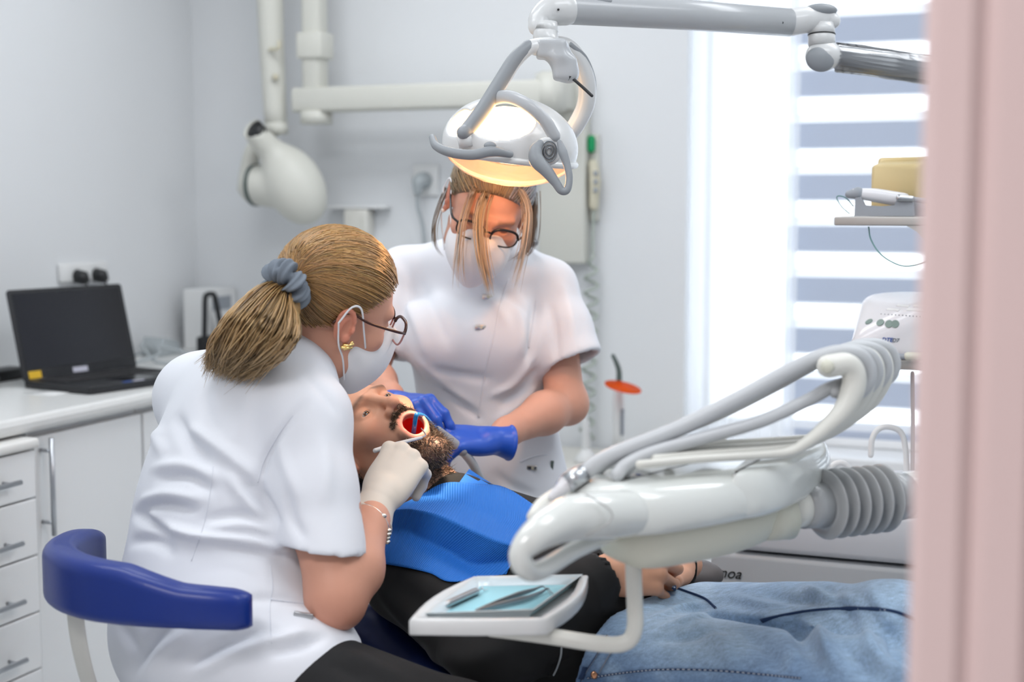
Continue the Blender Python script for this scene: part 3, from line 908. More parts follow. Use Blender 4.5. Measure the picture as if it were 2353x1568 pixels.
mat('hose_grey', (0.52, 0.54, 0.56), 0.38)
mat('bellows_grey', (0.40, 0.415, 0.425), 0.32, coat=0.3)
mat('collar_grey', (0.52, 0.53, 0.52), 0.4)
mat('cuspidor_white', (0.66, 0.67, 0.70), 0.3)
mat('cuspidor_grey', (0.42, 0.44, 0.46), 0.4)
mat('lamp_white', (0.70, 0.71, 0.71), 0.28, coat=0.3)
mat('lamp_silver', (0.47, 0.49, 0.51), 0.32, coat=0.3)
mat('grip_grey', (0.27, 0.29, 0.31), 0.45)
mat('paper_blue', (0.38, 0.72, 0.82), 0.85, bump=(300, 0.1, 0.001))
mat('tray_steel', (0.62, 0.70, 0.74), 0.35, 0.3)
mat('lamp_glow', (1, 0.8, 0.6), 0.6, emit=(1.0, 0.60, 0.27), estr=5.0)
def shield_mat():
    m = glassy('clear_shield', (0.99, 0.97, 0.96), 0.0, 0.08)
    nt = m.node_tree; out = nt.nodes['Material Output']
    src = out.inputs['Surface'].links[0].from_socket
    t = nt.nodes.new('ShaderNodeBsdfTranslucent'); t.inputs['Color'].default_value = (0.9, 0.86, 0.84, 1)
    d = nt.nodes.new('ShaderNodeBsdfDiffuse'); d.inputs['Color'].default_value = (0.9, 0.88, 0.87, 1)
    m1 = nt.nodes.new('ShaderNodeMixShader'); m1.inputs['Fac'].default_value = 0.5
    m2 = nt.nodes.new('ShaderNodeMixShader'); m2.inputs['Fac'].default_value = 0.13
    nt.links.new(t.outputs[0], m1.inputs[1]); nt.links.new(d.outputs[0], m1.inputs[2])
    nt.links.new(src, m2.inputs[1]); nt.links.new(m1.outputs[0], m2.inputs[2]); nt.links.new(m2.outputs[0], out.inputs['Surface'])
shield_mat()
mat('navy_vinyl', (0.010, 0.025, 0.12), 0.4, bump=(180, 0.12, 0.001))
mat('blue_vinyl', (0.002, 0.026, 0.23), 0.38, bump=(220, 0.15, 0.001), coat=0.1)
mat('armrest_grey', (0.10, 0.09, 0.09), 0.5)

# ------------------------------------------------------------------ dental unit: cuspidor block, column, swing arm, delivery head
du = empty('dental_unit', PZ(2000, 1340, 0.0) * 0 + P(2050, 1250, 2.85) - V(0, 0, P(2050, 1250, 2.85).z), 'white dental unit with instrument head, grey hoses and cuspidor block', 'dental unit')
CB = P(1700, 1268, 2.80)                         # seam of the cuspidor block
CM = frame(CB, E1, -E2, V(0, 0, 1))
mk('cuspidor_body', *xf(box(-0.06, 0.62, -0.30, 0.0, -CB.z + 0.03, -0.004, 0.012), CM), M['cuspidor_grey'], du)
mk('cuspidor_top', *xf(box(-0.02, 0.62, -0.30, 0.004, 0.002, 0.10, 0.014), CM), M['cuspidor_white'], du)
mk('bowl', *xf(lathe([(0.06, 0.095), (0.12, 0.10), (0.135, 0.125), (0.138, 0.13), (0.13, 0.13), (0.11, 0.115), (0.05, 0.105)], 32), CM @ Matrix.Translation(V(0.30, -0.15, 0))), M['device_white'], du)
def gooseneck(px0, pxt, d, r, nm='spout'):
    return mk(nm, *rtube([P(a, b, d) for a, b in pxt], r, 12, 50), M['white_plastic'], du)
gooseneck(0, [(2083, 1140), (2083, 1070), (2079, 1020), (2068, 992), (2042, 981), (2018, 987), (2004, 1010), (2001, 1046)], 2.8, 0.0058)
gooseneck(0, [(1962, 1120), (1958, 1090), (1945, 1070), (1930, 1064), (1912, 1072), (1902, 1095)], 2.8, 0.0058)
# model lettering on the lower panel
fc = bpy.data.curves.new('lettering', 'FONT'); fc.body = 'noa'; fc.size = 0.030; fc.extrude = 0.0006; fc.shear = 0.35
to_ = bpy.data.objects.new('lettering_curve', fc); COL.objects.link(to_)
bpy.context.view_layer.update()
tm = bpy.data.meshes.new_from_object(to_); bpy.data.objects.remove(to_)
_rd = P(1652, 1326, 1.0) - CAM
LP = CAM + _rd * ((CB - CAM).dot(E2) / _rd.dot(E2))
tm.transform(frame(LP - E2 * 0.0015, E1, V(0, 0, 1), -E2))
link('lettering', tm, M['print_black'], du)
# column and swing arm to the delivery head
COLX = CB + E1 * 0.70 - E2 * 0.02
mk('column', *lathe([(0.075, 0), (0.075, 1.25), (0.07, 1.27)], 28)[0:2], M['cuspidor_white'], None)
_c = bpy.data.objects['column']; _c.data.transform(Matrix.Translation(V(COLX.x, COLX.y, 0))); _c.parent = du; _c.matrix_parent_inverse = Matrix.Translation(Vector(du['_loc'])).inverted()
b0, b1 = P(1842, 1166, 2.02), P(2064, 1141, 2.10)
bd = (b1 - b0).normalized()
mk('head_collar', *tube([P(1795, 1170, 2.0), b0 + bd * 0.012], [0.030, 0.028], 28), M['arm_cream'], du)
mk('bellows_sleeve', *tube([b0, b0 + bd * 0.036], [0.031, 0.033], 28), M['bellows_grey'], du)
L = (b1 - b0).length
path, rad = [], []
N = 150
for i in range(N):
    t = i / (N - 1)
    path.append(b0 + (b1 - b0) * (0.18 + 0.70 * t))
    rad.append(0.031 + 0.0195 * max(0.0, math.cos(2 * math.pi * 6 * (t - 1 / 12))) ** 0.6 )
mk('bellows', *tube(path, rad, 40), M['bellows_grey'], du)
mk('bellows_cuff', *tube([b1 - bd * 0.02, b1 + bd * 0.010], [0.037, 0.035], 32), M['bellows_grey'], du)
mk('swing_arm', *rtube([b1 - bd * 0.01, b1 + bd * 0.08, b1 + bd * 0.2, COLX + V(-0.12, -0.15, 0.36), V(COLX.x, COLX.y, b1.z + 0.01)], [0.0345, 0.036, 0.038, 0.04, 0.045], 28, 40, dome=False), M['unit_white'], du)

def chaikin(poly, it=2):
    for _ in range(it):
        o = []
        n = len(poly)
        for i in range(n):
            a, b = np.array(poly[i]), np.array(poly[(i + 1) % n])
            o += [tuple(a * 0.78 + b * 0.22), tuple(a * 0.22 + b * 0.78)]
        poly = o
    return poly
plan = [(0.128, 1.705), (0.345, 1.85), (0.480, 2.085), (0.40, 2.17), (0.155, 2.075), (0.03, 1.875)]
def dome_prism(poly, levels, cap0=True):
    """stacked outlines: (z, inset) with inset towards the centroid"""
    c = np.mean(np.array(poly), 0)
    rings = []
    pa = np.array(poly)
    n = len(pa)
    tn = np.roll(pa, -1, 0) - np.roll(pa, 1, 0)
    nr = np.stack([tn[:, 1], -tn[:, 0]], 1); nr /= np.linalg.norm(nr, axis=1)[:, None]
    if np.mean(np.sum(nr * (pa - c), 1)) < 0: nr = -nr
    for z, ins in levels: rings.append([V(*(pa[i] - nr[i] * ins), z) for i in range(n)])
    v_, f_ = loft(rings)
    return (v_, f_) if cap0 else (v_, f_[:-2] + f_[-1:])
pl = chaikin(plan, 3)
mk('head_housing', *dome_prism(pl, [(0.934, 0.022), (0.936, 0.010), (0.941, 0.003), (0.95, 0.0), (0.962, 0.0), (0.975, 0.003), (0.985, 0.009), (0.992, 0.018), (0.996, 0.03), (0.9975, 0.045), (0.9975, 0.06)]), M['unit_white'], du)
under = chaikin([(0.16, 1.745), (0.335, 1.862), (0.43, 2.03), (0.33, 2.10), (0.16, 2.03), (0.085, 1.875)], 3)
mk('head_underside', *dome_prism(under, [(0.880, 0.045), (0.881, 0.03), (0.886, 0.020), (0.90, 0.010), (0.94, 0.0)]), M['unit_cream'], du)
mk('arm_socket', *tube([P(1740, 1195, 1.98), P(1806, 1182, 2.0)], [0.03, 0.036], 24), M['unit_cream'], du)
# raised end of the housing
endp = chaikin([(0.262, 1.812), (0.352, 1.850), (0.489, 2.085), (0.44, 2.14), (0.36, 2.06)], 3)
mk('head_end', *dome_prism(endp, [(0.937, 0.010), (0.94, 0.005), (0.947, 0.001), (0.958, 0.0), (0.975, 0.001), (0.988, 0.004), (0.996, 0.008), (1.001, 0.013)]), M['unit_white'], du)
# front handle
hp = [P(1445, 1180, 1.79), P(1372, 1186, 1.745), P(1300, 1194, 1.71), P(1238, 1226, 1.67), P(1198, 1268, 1.655), P(1204, 1303, 1.66), P(1240, 1311, 1.69), P(1320, 1265, 1.75), P(1400, 1228, 1.82), P(1450, 1203, 1.87)]
mk('handle', *rtube(hp, [0.030, 0.0295, 0.0275, 0.0205, 0.0140, 0.0130, 0.0120, 0.0110, 0.0110, 0.0110], 28, 70), M['unit_white'], du)
mk('handle_seam', *tube([P(1345 + 62 * math.sin(math.pi * k / 24) * 1.0, 1137 + 96 * (k / 24), 1.705 + 0.004 * math.sin(math.pi * k / 24)) for k in range(25)], 0.0012, 6), M['collar_grey'], du)
mk('far_lip', *rtube([P(1228, 1188, 1.80), P(1255, 1160, 1.83), P(1320, 1122, 1.89), P(1400, 1082, 1.96), P(1450, 1062, 2.0)], [0.010, 0.013, 0.014, 0.013, 0.011], 16, 40), M['arm_cream'], du)
# instrument whips: rail along the deck, then a rising arm with a hooked end; four side by side
OFF = V(0.0235, 0.042, 0.0)
for k in range(4):
    o_ = OFF * k
    ap = [P(1470, 1068, 1.80), P(1600, 1056, 1.84), P(1740, 1047, 1.88), P(1810, 1040, 1.90), P(1850, 1020, 1.905), P(1895, 985, 1.91), P(1935, 945, 1.915), P(1958, 900, 1.92), P(1962, 862, 1.92), P(1945, 838, 1.915), P(1903, 842, 1.91)]
    ap = [p + o_ for p in ap]
    wh = mk('whip_arm', *rtube(ap, [0.0055, 0.0055, 0.0055, 0.0065, 0.008, 0.0105, 0.0135, 0.0165, 0.0165, 0.0155, 0.0155], 16, 70), M['arm_cream'], du)
    if k == 0: mk('end_cap', *tube([P(1901, 843, 1.897), P(1899.5, 843.5, 1.893)], [0.0095, 0.008], 20), M['unit_cream'], wh)
# hoses
def hose(pts, r, off=V(0, 0, 0)):
    return mk('hose', *rtube([P(*p) + off for p in pts], r, 14, 90), M['hose_grey'], du)
top = [(1325, 1100, 1.83), (1400, 1050, 1.84), (1560, 985, 1.88), (1700, 915, 1.91), (1800, 860, 1.925), (1870, 826, 1.93), (1930, 810, 1.935), (1980, 822, 1.94), (1997, 862, 1.945), (1975, 900, 1.945), (1920, 898, 1.94)]
hose(top, 0.0108)
hose(top, 0.0085, OFF * 0.9 + V(0, 0, -0.001))
hose(top, 0.0085, OFF * 1.9)
hose(top, 0.0085, OFF * 2.9)
low = [(1945, 880, 1.95), (1900, 895, 1.94), (1860, 918, 1.93), (1750, 968, 1.91), (1620, 1006, 1.88), (1500, 1040, 1.85), (1440, 1068, 1.83), (1418, 1092, 1.82)]
hose(low, 0.0088)
hose(low, 0.0080, OFF * 0.55)
# handpieces on the hoses
hd_ = mk('coupling', *tube([P(1346, 1086, 1.829), P(1322, 1101, 1.826), P(1303, 1112, 1.824)], [0.0118, 0.0125, 0.0128], 22), M['steel'], du, label='steel hose coupling')
mk('handpiece_tip', *rtube([P(1304, 1112, 1.824), P(1288, 1126, 1.822), P(1268, 1142, 1.82)], [0.0105, 0.0085, 0.005], 18, 14), M['device_white'], hd_)
for k in range(1, 4):
    c_ = V(0, 0, 0)
    a_ = P(1432 + 34 * k, 1083 - 15 * k, 1.83 + 0.045 * k)
    mk('instrument_cone', *xf(lathe([(0.003, 0.0), (0.007, 0.004), (0.009, 0.014), (0.008, 0.022)], 18), axisM(a_, V(0.3, 0.1, 0.9))), M['collar_grey'] if k else M['white_plastic'], du)
    mk('instrument_rest', *sphere(P(1525 + 34 * k, 1068 - 19 * k, 1.835 + 0.048 * k), 0.021, 20, 10, (1.2, 0.6, 0.55)), M['arm_cream'], du)
mk('key_pad', *xf(box(-0.012, 0.012, -0.008, 0.008, 0, 0.0012, 0.0004), frame(V(0.165, 1.835, 0.9965), nrm(V(0.8, 0.6, 0)), nrm(V(-0.6, 0.8, 0)), V(0, 0, 1))), M['white_plastic'], du)
mk('key_mark', *xf(prism([(-0.004, -0.003), (0.004, -0.003), (0.0, 0.005)], 0.0012, 0.0018), frame(V(0.165, 1.835, 0.9965), nrm(V(0.8, 0.6, 0)), nrm(V(-0.6, 0.8, 0)), V(0, 0, 1))), M['print_blue'], du)
# tray arm under the head
TZ0 = 0.815
mk('tray_arm', *rtube([P(1455, 1262, 1.86), P(1456, 1320, 1.86), P(1459, 1400, 1.855), P(1459, 1440, 1.85), P(1448, 1470, 1.85), P(1418, 1482, 1.85), P(1360, 1478, 1.85), PZ(1270, 1464, TZ0 - 0.0305), PZ(1180, 1452, TZ0 - 0.0305), PZ(1130, 1446, TZ0 - 0.0305)], 0.0108, 18, 70), M['arm_cream'], du)

# ------------------------------------------------------------------ small bracket tray and what lies on it
TZ = 0.815
t_fl, t_fr, t_br, t_bl = PZ(940, 1424, TZ), PZ(1256, 1424, TZ), PZ(1352, 1322, TZ), PZ(1086, 1324, TZ)
def q2(a, b, bow, n=8):
    """bowed side between two plan points"""
    d = (b - a); nx = V(d.y, -d.x, 0).normalized()
    return [a + d * (i / n) + nx * (bow * math.sin(math.pi * i / n)) for i in range(n)]
out = q2(t_fl, t_fr, 0.004) + q2(t_fr, t_br, 0.014) + q2(t_br, t_bl, 0.0) + q2(t_bl, t_fl, 0.014)
outl = [(p.x, p.y) for p in out]
tr = empty('bracket_tray', V((t_fl.x + t_br.x) / 2, (t_fl.y + t_br.y) / 2, TZ - 0.03), 'small off-white bracket tray with a recessed pan below the instrument head', 'tray')
mk('rim', *dome_prism(outl, [(TZ - 0.022, 0.006), (TZ - 0.021, 0.001), (TZ - 0.018, 0), (TZ - 0.002, 0), (TZ, 0.003), (TZ, 0.012), (TZ - 0.011, 0.017), (TZ - 0.0115, 0.020)]), M['lamp_white'], tr)
inn = q2(t_fl.lerp(t_br, 0.075), t_fr.lerp(t_bl, 0.16), 0.0) + q2(t_fr.lerp(t_bl, 0.16), t_br.lerp(t_fl, 0.035) , 0.0) + q2(t_br.lerp(t_fl, 0.035), t_bl.lerp(t_fr, 0.06), 0.0) + q2(t_bl.lerp(t_fr, 0.06), t_fl.lerp(t_br, 0.075), 0.0)
mk('pan', *dome_prism([(p.x, p.y) for p in inn], [(TZ + 0.003, 0.0), (TZ + 0.0035, 0.0012), (TZ - 0.008, 0.009), (TZ - 0.0095, 0.011)], False), M['tray_steel'], tr)
mk('swivel', *xf(lathe([(0.022, -0.028), (0.024, -0.018), (0.024, 0.0)], 20), Matrix.Translation(V((t_fl.x + t_br.x) / 2 - 0.0, (t_fl.y + t_br.y) / 2, TZ - 0.019))), M['arm_cream'], tr)
inn2 = [p.lerp(V(np.mean([q.x for q in inn]), np.mean([q.y for q in inn]), TZ), 0.135) for p in inn]
pl_ = mk('paper_liner', *prism([(p.x, p.y) for p in inn2], TZ - 0.0094, TZ - 0.0086), M['paper_blue'])
tag(pl_, 'light blue paper liner lying in the bracket tray', 'paper')
PT = TZ - 0.0082
sl = empty('scaler', PZ(1070, 1385, PT), 'short knurled steel scaler with thin bent tip on the tray paper', 'scaler')
a_, b_ = PZ(1022, 1401, PT) + V(0, 0, 0.0054), PZ(1098, 1366, PT) + V(0, 0, 0.0052)
pp, rr = [], []
for i in range(60):
    t = i / 59
    pp.append(a_ + (b_ - a_) * t)
    e = min(1, t / 0.07, (1 - t) / 0.05)
    rr.append(0.0052 * (0.35 + 0.65 * math.sqrt(max(0, min(1, e)))) * (1 + (0.035 * (-1) ** i if 0.12 < t < 0.9 else 0)))
mk('grip', *tube(pp, rr, 14), M['steel'], sl)
mk('tip', *rtube([b_, b_.lerp(PZ(1112, 1359, PT) + V(0, 0, .005), 0.6), PZ(1108, 1361, PT) + V(0, 0, .007), PZ(1113, 1362, PT) + V(0, 0, .003), PZ(1122, 1355, PT) + V(0, 0, .0015)], [0.0012, 0.001, 0.0008, 0.0006, 0.0003], 8, 24), M['steel'], sl)
tw = empty('tweezers', PZ(1180, 1390, PT), 'angled steel tweezers with bent tips on the tray paper', 'tweezers')
def blade(pts, w, th):
    path = cr([q for q in pts], 40)
    return tube(path, lerp_list(w, 40), 12, flat=th, up=V(0, 0.3, 1))
k0 = PZ(1092, 1414, PT) + V(0, 0, 0.005)
mk('blade', *tube(cr([k0, PZ(1140, 1402, PT) + V(0, 0, .0052), PZ(1200, 1388, PT) + V(0, 0, .0056), PZ(1240, 1370, PT) + V(0, 0, .004), PZ(1258, 1361, PT) + V(0, 0, .005), PZ(1265, 1366, PT) + V(0, 0, .004), PZ(1274, 1371, PT) + V(0, 0, .002)], 50), lerp_list([0.0022, 0.0042, 0.0048, 0.003, 0.0012, 0.001, 0.0005], 50), 10, flat=0.5, up=V(0, 0, 1)), M['dark_steel'], tw)
mk('blade', *tube(cr([k0 + V(0.001, 0.001, 0.001), PZ(1140, 1396, PT) + V(0, 0, .006), PZ(1190, 1379, PT) + V(0, 0, .007), PZ(1225, 1366, PT) + V(0, 0, .006), PZ(1246, 1358, PT) + V(0, 0, .006), PZ(1256, 1361, PT) + V(0, 0, .004), PZ(1266, 1369, PT) + V(0, 0, .001)], 50), lerp_list([0.0022, 0.0040, 0.0045, 0.0028, 0.0012, 0.001, 0.0005], 50), 10, flat=0.45, up=V(0, 0, 1)), M['dark_steel'], tw)

# ------------------------------------------------------------------ equipment stand with two shelves on the right
es = empty('equipment_stand', COLX, 'grey equipment stand with two cantilever shelves in front of the blind', 'stand')
def shelf(px, py, d, w, nm='shelf'):
    a = P(px, py, d)
    m_ = frame(a, E1, -E2, V(0, 0, 1))
    mk(nm, *xf(prism([(0, 0), (w, 0.0), (w, -0.24), (0, -0.24)], -0.017, 0.0, 0.003), m_), M['tray_grey'], es)
    mk('bracket', *xf(loft([[V(0.135, y, -0.0165), V(w, y, -0.0165), V(w, y, -0.065), V(0.185, y, -0.065), V(0.172, y, -0.045), V(0.155, y, -0.028)] for y in (-0.002, -0.22)]), m_), M['tray_grey'], es, False)
    return m_
S1 = shelf(1917, 498, 2.75, 0.42)
S2 = shelf(1965, 826, 2.75, 0.40)
SP = S1 @ V(0.37, -0.12, 0)
PB = CB.z + 0.1005
mk('pole', *tube([V(SP.x, SP.y, PB + 0.01), V(SP.x, SP.y, 1.5)], 0.02, 20), M['tray_grey'], es)
mk('foot', *xf(lathe([(0.055, 0), (0.055, 0.012), (0.035, 0.018), (0.024, 0.03)], 28), Matrix.Translation(V(SP.x, SP.y, PB))), M['tray_grey'], es)
# amber plastic box standing on edge on the upper shelf
yb = empty('amber_box', S1 @ V(0.13, -0.17, 0), 'translucent amber plastic box with flanged lid on the upper shelf', 'box')
def ring4(x0, x1, z0, z1, y, r=0.008):
    return [V(x, y, z) for x, z in rrect(x1 - x0, z1 - z0, r, 3, (x0 + x1) / 2, (z0 + z1) / 2)]
YM = S1 @ frame(V(0.058, -0.186, 0.0), V(0.93, 0.36, 0), V(-0.36, 0.93, 0), V(0, 0, 1))
mk('flange', *xf(loft([ring4(0.0, 0.125, 0.003, 0.118, y) for y in (-0.004, 0.004)]), YM), M['yellow_plastic'], yb)
mk('body', *xf(loft([ring4(0.006, 0.12, 0.008, 0.112, 0.004), ring4(0.012, 0.117, 0.010, 0.102, 0.05), ring4(0.016, 0.113, 0.014, 0.098, 0.056)]), YM), M['yellow_plastic'], yb)
# handpiece lying in a cradle on the upper shelf
hc = empty('scaler_handpiece', S1 @ V(0.08, -0.03, 0), 'white and grey corded handpiece resting in a dark cradle on the upper shelf', 'handpiece')
mk('cradle', *xf(loft([[V(x, y, z) for x, z in ((0.035, 0.001), (0.148, 0.001), (0.146, 0.022), (0.138, 0.040), (0.118, 0.041), (0.110, 0.022), (0.085, 0.020), (0.055, 0.022), (0.046, 0.038), (0.036, 0.036))] for y in (-0.035, -0.02)]), S1), M['device_grey'], hc, False)
mk('cradle', *xf(loft([[V(x, y, z) for x, z in ((0.05, 0.001), (0.165, 0.001), (0.163, 0.02), (0.158, 0.034), (0.145, 0.034), (0.13, 0.016), (0.06, 0.018))] for y in (-0.09, -0.075)]), S1), M['device_grey'], hc, False)
mk('barrel', *xf(rtube([V(0.032, -0.04, 0.045), V(0.07, -0.05, 0.041), V(0.122, -0.062, 0.032)], [0.010, 0.0135, 0.014], 18, 20), S1), M['device_white'], hc)
mk('barrel_cap', *xf(rtube([V(0.022, -0.038, 0.043), V(0.038, -0.041, 0.045)], [0.008, 0.0125], 16, 8), S1), M['device_grey'], hc)
mk('rear_end', *xf(rtube([V(0.12, -0.015, 0.036), V(0.143, -0.02, 0.034)], [0.007, 0.006], 14, 8), S1), M['steel'], hc)
mk('cord', *xf(rtube([V(0.14, -0.02, 0.034), V(0.18, -0.03, 0.028), V(0.25, -0.05, 0.016), V(0.38, -0.08, 0.01)], 0.005, 10, 30), S1), M['device_grey'], hc)
mk('wire_loop', *xf(rtube([V(0.03, -0.04, 0.020), V(0.016, -0.035, 0.036), V(0.002, -0.035, 0.040), V(-0.001, -0.035, 0.034), V(0.010, -0.03, 0.018), V(0.024, -0.03, 0.006)], 0.0012, 6, 40), S1), M['teal_wire'], hc)
mk('hanging_wire', *rtube([P(1996, 522, 2.75), P(2001, 550, 2.73), P(2022, 583, 2.69), P(2055, 605, 2.66), P(2085, 612, 2.64), P(2125, 603, 2.62), P(2165, 580, 2.61), P(2220, 560, 2.60)], 0.0014, 6, 50), M['teal_wire'], hc)
# scaler base unit on the lower shelf
sb = empty('scaler_device', S2 @ V(0.15, -0.1, 0), 'white ultrasonic scaler base with four round green buttons on the lower shelf', 'device')
prof = [(-0.015, 0.008), (-0.012, 0.0), (0.20, 0.0), (0.21, 0.02), (0.20, 0.11), (0.17, 0.12), (0.08, 0.098), (0.03, 0.062), (-0.01, 0.022)]
dm = S2 @ frame(V(0.0, -0.01, 0.004), V(1, 0, 0), V(0, 0, 1), V(0, -1, 0))
SBM = S2 @ Matrix.Translation(V(0, 0, 0.004))
s_ = SDF((-0.05, -0.2, -0.02), (0.27, 0.05, 0.16), 0.004)
s_.rbox((0.11, -0.095, 0.045), (0.125, 0.085, 0.075), 0.028)
s_.f = s_.f.copy()
nrm_p = np.array((-0.42, 0.42, 0.80)); 
s_.plane((0.02, 0.0, 0.045), nrm_p, 0.03)
s_.plane((0.0, 0.0, 0.0), (0, 0, -1), 0.012)
vs, fs = s_.mesh(2)
bvh_d = bvh_of(to_world(vs, SBM), fs)
mk_np('housing', to_world(vs, SBM), fs[:, ::-1], M['device_white'], sb)
def decal(nm, px, py, w, h, m_, parent, shape='disc', th=0.0016, bv=None, rot=0.0):
    d = (P(px, py, 1.0) - CAM).normalized()
    hit = (bv or bvh_d).ray_cast(CAM, d)
    if hit[0] is None: return None
    n = hit[1]
    if n.dot(d) > 0: n = -n
    x = V(0, 0, 1).cross(n).normalized(); y = n.cross(x)
    if rot: x, y = x * math.cos(rot) + y * math.sin(rot), y * math.cos(rot) - x * math.sin(rot)
    m4 = frame(hit[0], x, y, n)
    if shape == 'disc': vf = prism([(w * math.cos(2 * math.pi * k / 20), h * math.sin(2 * math.pi * k / 20)) for k in range(20)], -0.003, th)
    else: vf = prism([(-w, -h), (w, -h), (w, h), (-w, h)], -0.003, th)
    return mk(nm, *xf(vf, m4), m_, parent, False)
for px, py in ((1997, 740), (2023, 742), (2043, 745), (2057, 745)): decal('button', px, py, 0.0078, 0.0078, M['button_green'], sb)
for k in range(14): decal('indicator', 2025 + k * 8.2, 722 + k * 0.55, 0.0012, 0.0012, M['print_grey'], sb, th=0.0006)
for (px, py) in ((2052, 712), (2104, 712), (2075, 703), (2120, 704)): decal('display_field', px, py, 0.018, 0.003, M['white_plastic'], sb, 'rect', 0.0008)
def text_on(s, px, py, size, m_, parent, bv, shear=0.2):
    d = (P(px, py, 1.0) - CAM).normalized()
    hit = bv.ray_cast(CAM, d)
    if hit[0] is None: return
    n = hit[1]
    if n.dot(d) > 0: n = -n
    x = V(0, 0, 1).cross(n).normalized(); y = n.cross(x)
    c = bpy.data.curves.new('txt', 'FONT'); c.body = s; c.size = size; c.shear = shear; c.extrude = 0.0004; c.offset = 0.0002
    t = bpy.data.objects.new('txt', c); COL.objects.link(t); bpy.context.view_layer.update()
    me = bpy.data.meshes.new_from_object(t); bpy.data.objects.remove(t)
    me.transform(frame(hit[0] + n * 0.0008, x, y, n))
    return link('lettering', me, m_, parent)
text_on('DTE', 2026, 785, 0.011, M['print_blue'], sb, bvh_d)
text_on('D7', 2050, 786, 0.010, M['print_grey'], sb, bvh_d)
mk('handle_rod', *xf(rtube([V(0.045, 0.012, 0.006), V(0.10, 0.012, 0.006), V(0.12, 0.012, 0.0065)], 0.0055, 12, 10), SBM), M['device_grey'], sb)
mk('handle_sleeve', *xf(rtube([V(0.10, 0.012, 0.007), V(0.22, 0.012, 0.007)], 0.0082, 14, 8), SBM), M['unit_cream'], sb)
hg = mk('drain_hose', *rtube([P(2097, 858, 2.78), P(2098, 950, 2.78), P(2098, 1030, 2.78), P(2097, 1120, 2.78)], 0.0042, 10, 20), M['grey_cord'], es)

# ------------------------------------------------------------------ operating light
ol = empty('operating_light', P(1255, 90, 2.55), 'white and grey operating light glowing warm on a jointed overhead arm', 'operating light')
LD = 2.55
def lp_(px, py, dd=0.0): return P(px, py, LD + dd)
# overhead arm
mk('arm_tube', *tube([lp_(1262, 18, 0.02), lp_(1285, 20, 0.025), lp_(1560, 33, 0.09), lp_(1815, 52, 0.15)], [0.024, 0.0275, 0.028, 0.0265], 28), M['lamp_silver'], ol)
mk('arm_elbow', *rtube([lp_(1300, 22, 0.025), lp_(1268, 25, 0.02), lp_(1243, 42, 0.012), lp_(1236, 60, 0.005)], [0.0285, 0.028, 0.022, 0.018], 24, 24), M['lamp_white'], ol)
for px, py, dd in ((1283, 22, -0.005), (1798, 52, 0.121)): mk('screw', *tube([lp_(px, py, dd), lp_(px, py, dd - 0.003)], 0.0022, 10), M['black_plastic'], ol)
mk('arm_inlay', *rtube([lp_(1338, 1, 0.02), lp_(1400, 4, 0.03)], 0.006, 10, 8), M['grip_grey'], ol)
mk('neck', *tube([lp_(1255, 52), lp_(1255, 70), lp_(1254, 71), lp_(1254, 73), lp_(1254, 106)], [0.0205, 0.022, 0.0205, 0.0225, 0.0232], 26), M['lamp_white'], ol)
mk('joint_head', *rtube([lp_(1812, 52, 0.15), lp_(1850, 46, 0.155), lp_(1895, 42, 0.16), lp_(1912, 48, 0.16)], [0.026, 0.026, 0.020, 0.016], 24, 24), M['lamp_white'], ol)
mk('joint_cap', *sphere(lp_(1885, 24, 0.155), 0.024, 20, 10, (1.35, 0.9, 0.55)), M['grip_grey'], ol)
mk('joint_pin', *tube([lp_(1888, 55, 0.16), lp_(1888, 78, 0.16), lp_(1888, 79, 0.16), lp_(1888, 82, 0.16), lp_(1888, 105, 0.16)], [0.024, 0.0255, 0.0235, 0.0255, 0.0255], 26), M['lamp_white'], ol)
mk('joint_line', *tube([lp_(1888, 78.6, 0.16), lp_(1888, 81.2, 0.16)], 0.0262, 26), M['black_plastic'], ol)
mk('joint_boot', *xf(sphere((0, 0, 0), 0.034, 24, 14, (1.05, 0.95, 0.85)), Matrix.Translation(lp_(1893, 128, 0.16))), M['lamp_white'], ol)
mk('boot_cap', *xf(sphere((0, 0, 0), 0.024, 20, 12, (1.15, 0.55, 0.95)), frame(lp_(1884, 137, 0.138), nrm(V(0.95, 0, -0.3)), V(0, 1, 0), nrm(V(0.3, 0, 0.95)))), M['grip_grey'], ol)
_ze = lp_(2180, 163, 0.26).z - 0.03
mk('lower_arm', *tube([lp_(1915, 130, 0.165), lp_(2040, 146, 0.2), lp_(2180, 163, 0.26), V(COLX.x, COLX.y, _ze)], [0.0225, 0.0225, 0.0225, 0.026], 24), M['lamp_silver'], ol)
mk('post', *tube([V(COLX.x, COLX.y, 1.26), V(COLX.x, COLX.y, _ze + 0.04)], 0.03, 24), M['lamp_white'], ol)
# crinkled protective film around the lower arm
rg = np.random.RandomState(3)
rings = []
for i in range(16):
    t = i / 15
    c_ = lp_(1922 + 300 * t, 131 + 40 * t, 0.165 + 0.1 * t)
    rings.append([c_ + V(0, math.cos(2 * math.pi * k / 40), math.sin(2 * math.pi * k / 40)) * (0.0255 + 0.0035 * math.sin(k * 2.9 + 0.5 * math.sin(i * 0.5)) + 0.002 * rg.rand() * (0.3 + t)) for k in range(40)])
mk('film_sleeve', *loft(rings, cap=False), M['clear_film'], ol)
